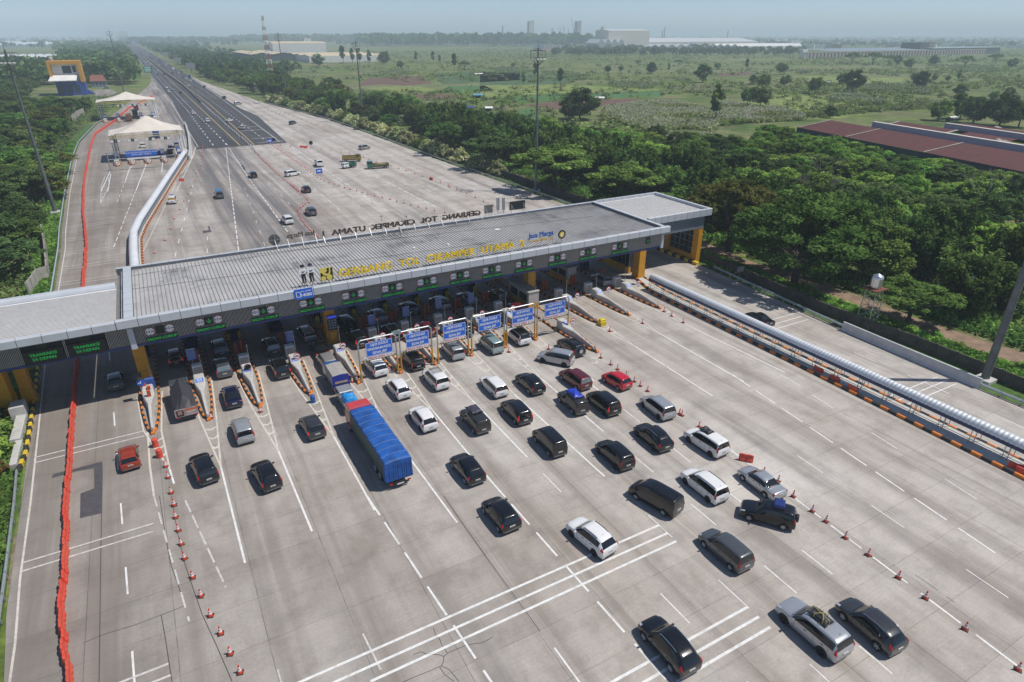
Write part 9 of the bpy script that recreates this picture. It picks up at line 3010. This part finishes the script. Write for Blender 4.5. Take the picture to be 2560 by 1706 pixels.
house('brick_house', 'low house with a brown tiled roof right of the blue building', 'house', 'A', 752, 870, 712, 12, 4.2, 8.5, mat('wall_slate', (0.16, 0.19, 0.27), 0.8, var=0.1), M_TILE, 4)
house('small_house', 'house with a faded red and white roof in the left trees', 'house', 'A', 978, 1115, 612, 12, 2.5, 8.5, M_BWHITE, mat('roof_faded', (0.5, 0.28, 0.24), 0.8, var=0.35, scale=0.4), 2)
t = thing('roadside_shelter', 'open shelter with a flat white roof behind the far right guard rail', 'shelter', (gp('A', 2160, 745).x, gp('A', 2160, 745).y, 0))
child_box(t, 'roof', -7, 7, -5, 5, 4.6, 5.2, M_BWHITE)
for x in (-6, 6):
 for y in (-4, 4):
  child_box(t, 'post', x - 0.2, x + 0.2, y - 0.2, y + 0.2, 0, 4.58, M_STEEL)
def hall(name, label, x0, x1, y0, y1, zw, zr, n, wallm, roofm, along_x=True, group=None, gable=True):
 t = thing(name, label, 'hall', ((x0 + x1) / 2, (y0 + y1) / 2, -0.05), 0, group)
 w, d = (x1 - x0) / 2, (y1 - y0) / 2
 wb = MB()
 rb = MB()
 for k in range(n):
  if along_x:
   a, c = -w + 2 * w * k / n, -w + 2 * w * (k + 1) / n
   m_ = (a + c) / 2
   wb.add([(a, -d, 0), (c, -d, 0), (c, -d, zw), (m_, -d, zr), (a, -d, zw), (a, d, 0), (c, d, 0), (c, d, zw), (m_, d, zr), (a, d, zw)], [(0, 1, 2, 3, 4), (9, 8, 7, 6, 5), (1, 6, 7, 2), (0, 4, 9, 5)])
   rb.add([(a, -d - .6, zw + .1), (m_, -d - .6, zr + .1), (m_, d + .6, zr + .1), (a, d + .6, zw + .1), (c, -d - .6, zw + .1), (c, d + .6, zw + .1)], [(0, 1, 2, 3), (1, 4, 5, 2)])
  else:
   a, c = -d + 2 * d * k / n, -d + 2 * d * (k + 1) / n
   m_ = (a + c) / 2
   wb.add([(-w, a, 0), (-w, c, 0), (-w, c, zw), (-w, m_, zr), (-w, a, zw), (w, a, 0), (w, c, 0), (w, c, zw), (w, m_, zr), (w, a, zw)], [(4, 3, 2, 1, 0), (5, 6, 7, 8, 9), (0, 5, 9, 4), (1, 2, 7, 6)])
   rb.add([(-w - .6, a, zw + .1), (-w - .6, m_, zr + .1), (w + .6, m_, zr + .1), (w + .6, a, zw + .1), (-w - .6, c, zw + .1), (w + .6, c, zw + .1)], [(0, 3, 2, 1), (1, 2, 5, 4)])
 wb.build('wall', wallm, t)
 rb.build('roof', roofm, t)
 return t
a, c = vp('B', 270, 470, 1012), vp('B', 1120, 470, 1012)
hall('warehouse', 'warehouse with sand-coloured roof and white walls behind the lattice tower', 235, 352, 1030, 1180, 8.5, 10.5, 3, M_BWHITE, M_ROOFY, False)
hall('warehouse', 'taller back block of the sand-roofed warehouse', 235, 330, 1300, 1380, 23, 25.5, 2, M_BWHITE, M_ROOFY, False)
hall('warehouse', 'long low wing with a sand roof left of the warehouse', 170, 232, 1120, 1330, 9.5, 12, 2, M_DKW, M_ROOFY, True)
hall('small_shed', 'small white tower block on the warehouse roof', 318, 332, 1420, 1434, 33, 33.5, 1, M_BWHITE, M_BWHITE)
hall('factory_hall', 'tallest white factory hall in the middle of the horizon', 1242, 1394, 1654, 1720, 48, 52, 1, M_BCREAM, M_ROOFG, False)
hall('factory_hall', 'long low white factory hall stretching right of the tall one', 1290, 1870, 1660, 1840, 17, 28, 1, M_BCREAM, M_ROOFG, False)
hall('factory_hall', 'row of grey gabled sheds left of the long white hall', 1195, 1290, 1640, 1700, 15, 26, 4, M_GREYW, M_ROOFG)
hall('factory_hall', 'lower white hall with grey gables before the long one', 1150, 1270, 1330, 1380, 9, 16, 4, M_GREYW, M_ROOFG)
hall('factory_hall', 'bright white low hall at the right end of the factory', 1395, 1640, 1300, 1400, 10, 15.5, 4, M_BWHITE, M_BWHITE, False)
for k, (px_, py_, top, w, lab) in enumerate((('C', 410, 175, 9, 'pale slab tower on the horizon left of the cranes'), ('C', 800, 175, 10, 'blue-grey slab tower on the horizon right of the cranes'), ('C', 1000, 220, 5, 'thin tower right of the blue-grey slab tower'))):
 p = vp('C', py_, top, 2600)
 t = thing('tower_block', lab, 'tower', (p.x, 2600, 0))
 child_box(t, 'shaft', -w, w, -w, w, 0, p.z, M_BCREAM if k == 0 else M_GREYW)
 child_box(t, 'core', w + 0.02, w + w * 0.6, -w * 0.7, w * 0.7, 0, p.z + 3, M_GREYW if k == 0 else M_BCREAM)
for x, top, lab in ((185, 210, 'factory chimney on the wooded horizon, far left'), (590, 232, 'thin chimney left of the cranes'), (1512, 220, 'slim mast right of the tall factory hall'), (1492, 245, 'shorter mast beside the slim one'), (2028, 250, 'single chimney above the factory right end')):
 p = vp('C', x, top, 2400)
 b = MB()
 b.tube((0, 0, 0), (0, 0, p.z), 3.2, 2.0, 8)
 tag(b.build('chimney', M_GREYW, None, loc=(p.x, 2400, 0)), lab, 'chimney', 'chimneys on the horizon')
for x, y0, x1, y1, lab in ((650, 330, 655, 225, 'teal crane, leftmost of the group'), (690, 320, 683, 208, 'teal crane with a tall jib, second of the group'), (725, 320, 722, 235, 'teal crane, third of the group'), (765, 300, 745, 143, 'highest teal crane with a leaning jib')):
 p, q = vp('C', x, y0, 2300), vp('C', x1, y1, 2300)
 t = thing('crane', lab, 'crane', (p.x, 2300, 0), 0, 'cranes on the horizon')
 mt_ = mat('crane_teal', (0.16, 0.33, 0.36), 0.6)
 b = MB()
 b.tube((0, 0, 0), (0, 0, p.z + (q.z - p.z) * 0.35), 2.0, 1.6, 4)
 b.build('mast', mt_, t)
 b = MB()
 b.tube((0, 0, p.z + (q.z - p.z) * 0.3), (q.x - p.x, 0, q.z), 1.4, 0.8, 4)
 b.build('jib', mt_, t)
hall('truss_shed', 'open red and white frame shed below the cranes', vp('C', 505, 370, 1500).x, vp('C', 700, 370, 1500).x, 1500, 1540, 6, 14, 9, mat('frame_pinkish', (0.42, 0.30, 0.27), 0.8), M_ROOFG)
t = thing('ruined_hall', 'long ruined arcade with a blue-grey roof on the right horizon', 'hall', (1250, 805, 0))
b = MB()
x = -235
while x < 330:
 b.box(x, x + 5, -6, -4.6, 0, 8.5)
 x += 9.5
b.box(-236, 335, -6.2, -4.4, 8.52, 10.2)
b.build('arcade_wall', M_RUIN, t)
b = MB()
b.add([(-150, -3, 10.4), (150, -3, 10.4), (150, 60, 13.5), (-150, 60, 13.5)], [(0, 1, 2, 3)])
b.build('roof', mat('roof_slate_blue', (0.20, 0.25, 0.30), 0.7, var=0.1), t)
child_box(t, 'end_wall', -237, -224, -5, 0, 0, 14.3, M_BWHITE)
child_box(t, 'back_wall', -220, 330, 4, 5, 0, 9, M_DKW)
t = thing('concrete_block', 'dark grey block with open storeys above the ruined arcade', 'building', (1402, 812, 0))
child_box(t, 'frame', -32, 12, 0, 40, 0, 23, M_DKW)
b = MB()
for k in range(6):
 b.box(-6 + k * 4, -4.6 + k * 4, -1, -0.1, 8, 24)
for z in (13, 18.5, 24):
 b.box(-6, 18, -1.2, -0.02, z, z + 1.2)
b.build('gallery', M_RUIN, t)
t = thing('dark_hall', 'long dark hall with a pale roof edge at the right horizon', 'hall', (1515, 800, 0))
child_box(t, 'wall', -126, 126, 0, 50, 0, 12.2, M_DKW)
child_box(t, 'roof_edge', -128, 128, -1.5, 52, 12.25, 13.6, mat('roof_edge_teal', (0.32, 0.42, 0.45), 0.6))
for (y0, x0, x1, n, h, lab) in ((2900, -640, -115, 24, 9, 'long row of white greenhouses on the left horizon'), (1180, -300, -100, 16, 6, 'nearer row of white greenhouses behind the left trees')):
 t = thing('greenhouse', lab, 'greenhouse', ((x0 + x1) / 2, y0, 0))
 b = MB()
 w = (x1 - x0) / n
 for k in range(n):
  a = x0 - (x0 + x1) / 2 + w * k
  pr = [(a + w * q, 0, h * (0.6 + 0.4 * math.sin(PI * q))) for q in (0, .25, .5, .75, 1)]
  L = 1300 if y0 > 2000 else 330
  b.add(pr + [(p_[0], L, p_[2]) for p_ in pr], [(i, i + 1, i + 6, i + 5) for i in range(4)])
 b.build('roof', mat('greenhouse_film', (0.60, 0.62, 0.63), 0.5, var=0.05), t)
 b = MB()
 b.box(x0 - (x0 + x1) / 2, x1 - (x0 + x1) / 2, 0.1, 0.3, 0, h * 0.6)
 b.build('wall', M_GREYW, t)
t = thing('office_block', 'white building at the end of the motorway', 'building', (vp('A', 1020, 315, 5200).x, 5200, 0))
child_box(t, 'wall', -60, 70, 0, 60, 0, 30, M_BCREAM)
child_box(t, 'tower', -30, 22, -5, 40, 30.02, 58, M_BCREAM)
t = thing('overpass', 'grey overpass crossing the far end of the motorway', 'bridge', (30, 3600, 0))
child_box(t, 'deck', -160, 160, -5, 5, 9, 12, M_GREYW)
for x in (-60, -20, 0, 22, 60):
 child_box(t, 'pier', x - 2, x + 2, -3, 3, 0, 8.98, M_GREYW)
for sh, x, y, m_, w, lab in (('C', 970, 825, M_BWHITE, 3.2, 'small white-roofed hut right of the big lone tree'), ('B', 1945, 620, M_BWHITE, 4.5, 'white sheet-roofed hut in the middle field'), ('B', 1940, 800, mat('tarp_pale_blue', (0.10, 0.30, 0.42), 0.6), 3.2, 'pale blue hut in the field'), ('B', 1870, 905, mat('tarp_navy', (0.03, 0.05, 0.18), 0.6), 2.6, 'dark blue tarp hut by the banana plants'), ('B', 2030, 910, M_BWHITE, 2.2, 'white tarp hut by the banana plants'), ('D', 680, 690, M_GREYW, 3.5, 'small grey hut in the right field'), ('D', 1690, 995, M_BWHITE, 3.0, 'small white hut behind the red roof')):
 p = gp(sh, x, y)
 t = thing('field_hut', lab, 'hut', (p.x, p.y, -0.05), prng.uniform(-.3, .3), 'huts in the fields')
 b = MB()
 for sx_ in (-1, 1):
  for sy_ in (-1, 1):
   b.tube((sx_ * w * .8, sy_ * w * .5, 0), (sx_ * w * .8, sy_ * w * .5, 1.7), 0.08, n=5)
 b.box(-w * .75, w * .75, w * .4, w * .45, 0, 1.7)
 b.build('posts', M_BARK, t)
 b = MB()
 b.add([(-w, -w * .7, 1.7), (w, -w * .7, 1.7), (w, 0, 2.5), (-w, 0, 2.5), (w, w * .7, 1.7), (-w, w * .7, 1.7)], [(0, 1, 2, 3), (3, 2, 4, 5)])
 b.build('roof', m_, t)
t = thing('red_roofed_shed', 'huge rusty red-roofed shed with long pale ridge vents and broken panels', 'warehouse', (172, 71, 0))
ux = Vector((53.0, 34, 0)).normalized()            # along the near eave, away from the camera side
A0, A1 = gp('D', 2287, 1390, 8.0), gp('D', 430, 1030, 8.0)
B0, B1 = gp('D', 2287, 1050, 8.0), gp('D', 1120, 930, 8.0)
e = (A1 - A0).normalized()
A0 = A0 - e * 30
side = Vector((e.y, -e.x, 0))
Wd = abs((B1 - A1).dot(side))
Ln = (A1 - A0).length
t.location = A0.copy()
t.location.z = 0
t.rotation_euler = (0, 0, math.atan2(e.y, e.x))
def rl(u, v, z):          # local frame: x along the eave, y negative to the right side of it
 return (u, -v, z)
b = MB()
bays = [(0.0, 0.36), (0.36, 0.72), (0.72, 1.0)]
zb_, zt_ = 7.6, 9.6
holes = [(0.42, 0.50, 0.44, 0.60), (0.54, 0.60, 0.42, 0.55)]
for k, (f0, f1) in enumerate(bays):
 mid = f0 + (f1 - f0) * 0.62
 L0, L1 = 0.0, Ln - k * 9.0
 n = 26
 for i in range(n):
  u0, u1 = L0 + (L1 - L0) * i / n, L0 + (L1 - L0) * (i + 1) / n - 0.03
  if not (k == 1 and i in (13, 14, 19)):
   b.add([rl(u0, f0 * Wd, zb_), rl(u1, f0 * Wd, zb_), rl(u1, mid * Wd, zt_), rl(u0, mid * Wd, zt_)], [(0, 1, 2, 3)], 0)
  b.add([rl(u0, mid * Wd, zt_ - 0.05), rl(u1, mid * Wd, zt_ - 0.05), rl(u1, f1 * Wd, zb_), rl(u0, f1 * Wd, zb_)], [(0, 1, 2, 3)], 0)
b.build('roof', [M_ROOFR, M_PALEW], t)
b = MB()
b.add([rl(0, 0.3, 0), rl(Ln, 0.3, 0), rl(Ln, 0.3, zb_ - .1), rl(0, 0.3, zb_ - .1)], [(0, 1, 2, 3)])
b.add([rl(Ln - 0.2, 0.3, 0), rl(Ln - 0.2, Wd * 0.36, 0), rl(Ln - .2, Wd * 0.36, zb_), rl(Ln - .2, Wd * 0.22, zt_ - .1), rl(Ln - .2, 0.3, zb_ - .1)], [(0, 1, 2, 3, 4)])
b.add([rl(0, 1, 0), rl(Ln - 20, 1, 0.0), rl(Ln - 20, Wd - 1, 0.0), rl(0, Wd - 1, 0.0)], [(0, 1, 2, 3)])
b.build('wall', M_DKW, t)
for k, f in enumerate((0.36, 0.72)):
 b = MB()
 L1 = Ln - 12 - k * 9
 b.add([rl(0, f * Wd - 0.5, zt_ - 1.4), rl(L1, f * Wd - .5, zt_ - 1.4), rl(L1, f * Wd - .5, zt_ + 0.6), rl(0, f * Wd - .5, zt_ + .6), rl(0, f * Wd + 0.5, zt_ - 1.4), rl(L1, f * Wd + .5, zt_ - 1.4), rl(L1, f * Wd + .5, zt_ + 0.6), rl(0, f * Wd + .5, zt_ + .6)], [(0, 1, 2, 3), (7, 6, 5, 4), (3, 2, 6, 7), (1, 5, 6, 2)])
 b.build('ridge_vent', mat('vent_blue_grey', (0.34, 0.40, 0.46), 0.6, var=0.08), t)
 b = MB()
 b.add([rl(0, f * Wd - .62, zt_ + .62), rl(L1, f * Wd - .62, zt_ + .62), rl(L1, f * Wd + .6, zt_ + .66), rl(0, f * Wd + .6, zt_ + .66)], [(0, 1, 2, 3)])
 b.build('vent_cap', M_BCREAM, t)
for k, u in enumerate((Ln - 1, Ln - 24, Ln * 0.52)):
 b = MB()
 f0, f1 = (0.0, 0.22)
 b.add([rl(u - 0.3, 0, zb_ + .12), rl(u + 0.3, 0, zb_ + .12), rl(u + .3, Wd * 0.22, zt_ + .12), rl(u - .3, Wd * .22, zt_ + .12)], [(0, 1, 2, 3)])
 b.add([rl(u - 9.5, Wd * .37, zb_ + .12), rl(u - 8.5, Wd * .37, zb_ + .12), rl(u - 8.5, Wd * 0.58, zt_ + .12), rl(u - 9.5, Wd * .58, zt_ + .12)], [(0, 1, 2, 3)])
 b.build('barge_strip', M_PALEW, t)
b = MB()
for u, v, s in ((Ln * .5, .45, 2.5), (Ln * .53, .47, 1.8), (Ln * .42, .5, 2.2), (Ln * .36, .44, 2.0), (Ln * .72, .9, 2.4)):
 b.add([rl(u, v * Wd, zt_ - .3), rl(u + s, v * Wd + .4, zt_ + .1), rl(u + s * .9, v * Wd + 1.3, zt_ + .3), rl(u - .2, v * Wd + 1, zt_ - .1)], [(0, 1, 2, 3)])
b.build('loose_sheet', M_PALEW, t)
tb = MB()
trs = np.random.RandomState(12)
for k in range(520):
 d0 = trs.uniform(2300, 9000)
 a = math.radians(trs.uniform(48, 68)) if k < 380 else math.radians(trs.uniform(-9, 45))
 if k >= 380:
  d0 += 1500
 w = trs.uniform(5, 16) * (1 + d0 / 9000)
 tb.cbox((d0 * math.sin(a), d0 * math.cos(a), 4), (w * 2, w * 1.4, trs.uniform(7, 14)), trs.choice([0, 0, 1, 2]), trs.uniform(0, 3))
kind(tb.build('far_town', [M_BWHITE, M_TILE, M_GREYW]), 'stuff', 'pale roofs of the distant town on the horizon')
# ================================================================ PEOPLE
def person(label, x, y, rz, shirt, pants, arm=0.0, z=0.0):
 t = thing('person', label, 'person', (x, y, z), rz)
 J = {'pel': (0, 0, .95), 'sp': (0, .01, 1.15), 'ch': (0, .01, 1.36), 'nk': (0, 0, 1.50), 'hd': (0, -.01, 1.60), 'tp': (0, -.01, 1.70)}
 V = list(J.values())
 R = [.135, .125, .145, .058, .082, .075]
 E = [(0, 1), (1, 2), (2, 3), (3, 4), (4, 5)]
 def chain(root, pts, rads):
  last = root
  for p, r in zip(pts, rads):
   V.append(p)
   R.append(r)
   E.append((last, len(V) - 1))
   last = len(V) - 1
 for s in (-1, 1):
  chain(0, [(s * .10, 0, .86), (s * .11, -.015 * s, .49), (s * .11, .02, .09), (s * .115, -.10, .04)], [.09, .062, .045, .04])
  chain(2, [(s * .19, .01, 1.40), (s * .25, .02, 1.13), (s * .27, -.06 - arm, .92 + arm * .5), (s * .27, -.10 - arm, .84 + arm * .6)], [.062, .046, .036, .03])
 me = bpy.data.meshes.new('body')
 me.from_pydata(V, E, [])
 o = bpy.data.objects.new('body', me)
 C.objects.link(o)
 sk = o.modifiers.new('s', 'SKIN')
 for v, r in zip(me.skin_vertices[0].data, R):
  v.radius = (r, r * .85)
 me.skin_vertices[0].data[0].use_root = True
 ss = o.modifiers.new('u', 'SUBSURF')
 ss.levels = 1
 bpy.context.view_layer.update()
 m2 = bpy.data.meshes.new_from_object(o.evaluated_get(bpy.context.evaluated_depsgraph_get()))
 bpy.data.objects.remove(o)
 m2.materials.clear()
 for q in (mat('skin', (0.32, 0.19, 0.12), 0.6), shirt, pants, M_TRIM):
  m2.materials.append(q)
 for p in m2.polygons:
  c = p.center
  p.material_index = 3 if c.z < .08 else (2 if c.z < .97 and abs(c.x) < .2 else (1 if c.z < 1.47 and not (abs(c.x) > .2 and c.z < 1.08) else 0))
  p.use_smooth = True
 m2.name = 'body'
 link_mesh('body', m2, t)
 b = MB()
 b.lathe([(0.0, 1.745), (0.05, 1.74), (0.088, 1.69), (0.092, 1.63), (0.08, 1.58)], 12, c=(0, 0.012, 0))
 b.build('hair', M_TRIM, t, smooth=True)
 return t
M_VEST = mat('vest_orange', (0.6, 0.13, 0.03), 0.7)
M_SHB = mat('shirt_dark', (0.03, 0.04, 0.08), 0.8)
M_PANT = mat('trousers_dark', (0.025, 0.025, 0.03), 0.8)
P = gp('G', 685, 912)
person('person in an orange-red vest standing in the lane left of the silver minivan', P.x, P.y, 0.4, M_VEST, M_PANT, 0.05, 0.0)
P = gp('F', 985, 1150)
person('person in an orange vest standing on an island beside the black van', 21.4, 80.2, 1.2, M_VEST, M_PANT, 0.1, 0.17)
P = gp('G', 478, 870)
person('person with a red and white top standing beside the yellow column under the canopy', 50.4, 81.6, -0.5, mat('shirt_red', (0.4, 0.08, 0.06), 0.8), M_PANT, 0.02, 0.17)
# ================================================================ HAZE
hm = bpy.data.materials.new('haze')
hm.use_nodes = True
nt = hm.node_tree
nt.nodes.clear()
out = node(nt, 'ShaderNodeOutputMaterial')
pv = node(nt, 'ShaderNodeVolumePrincipled')
pv.inputs['Color'].default_value = (0.76, 0.90, 1.0, 1)
pv.inputs['Density'].default_value = HAZE_D
pv.inputs['Anisotropy'].default_value = 0.0
lk(nt, pv.outputs[0], out.inputs['Volume'])
b = MB()
b.box(-23000, 27000, -400, 31000, -1.1, 130)
kind(b.build('haze', hm), 'stuff', 'pale humid haze over the whole plain')
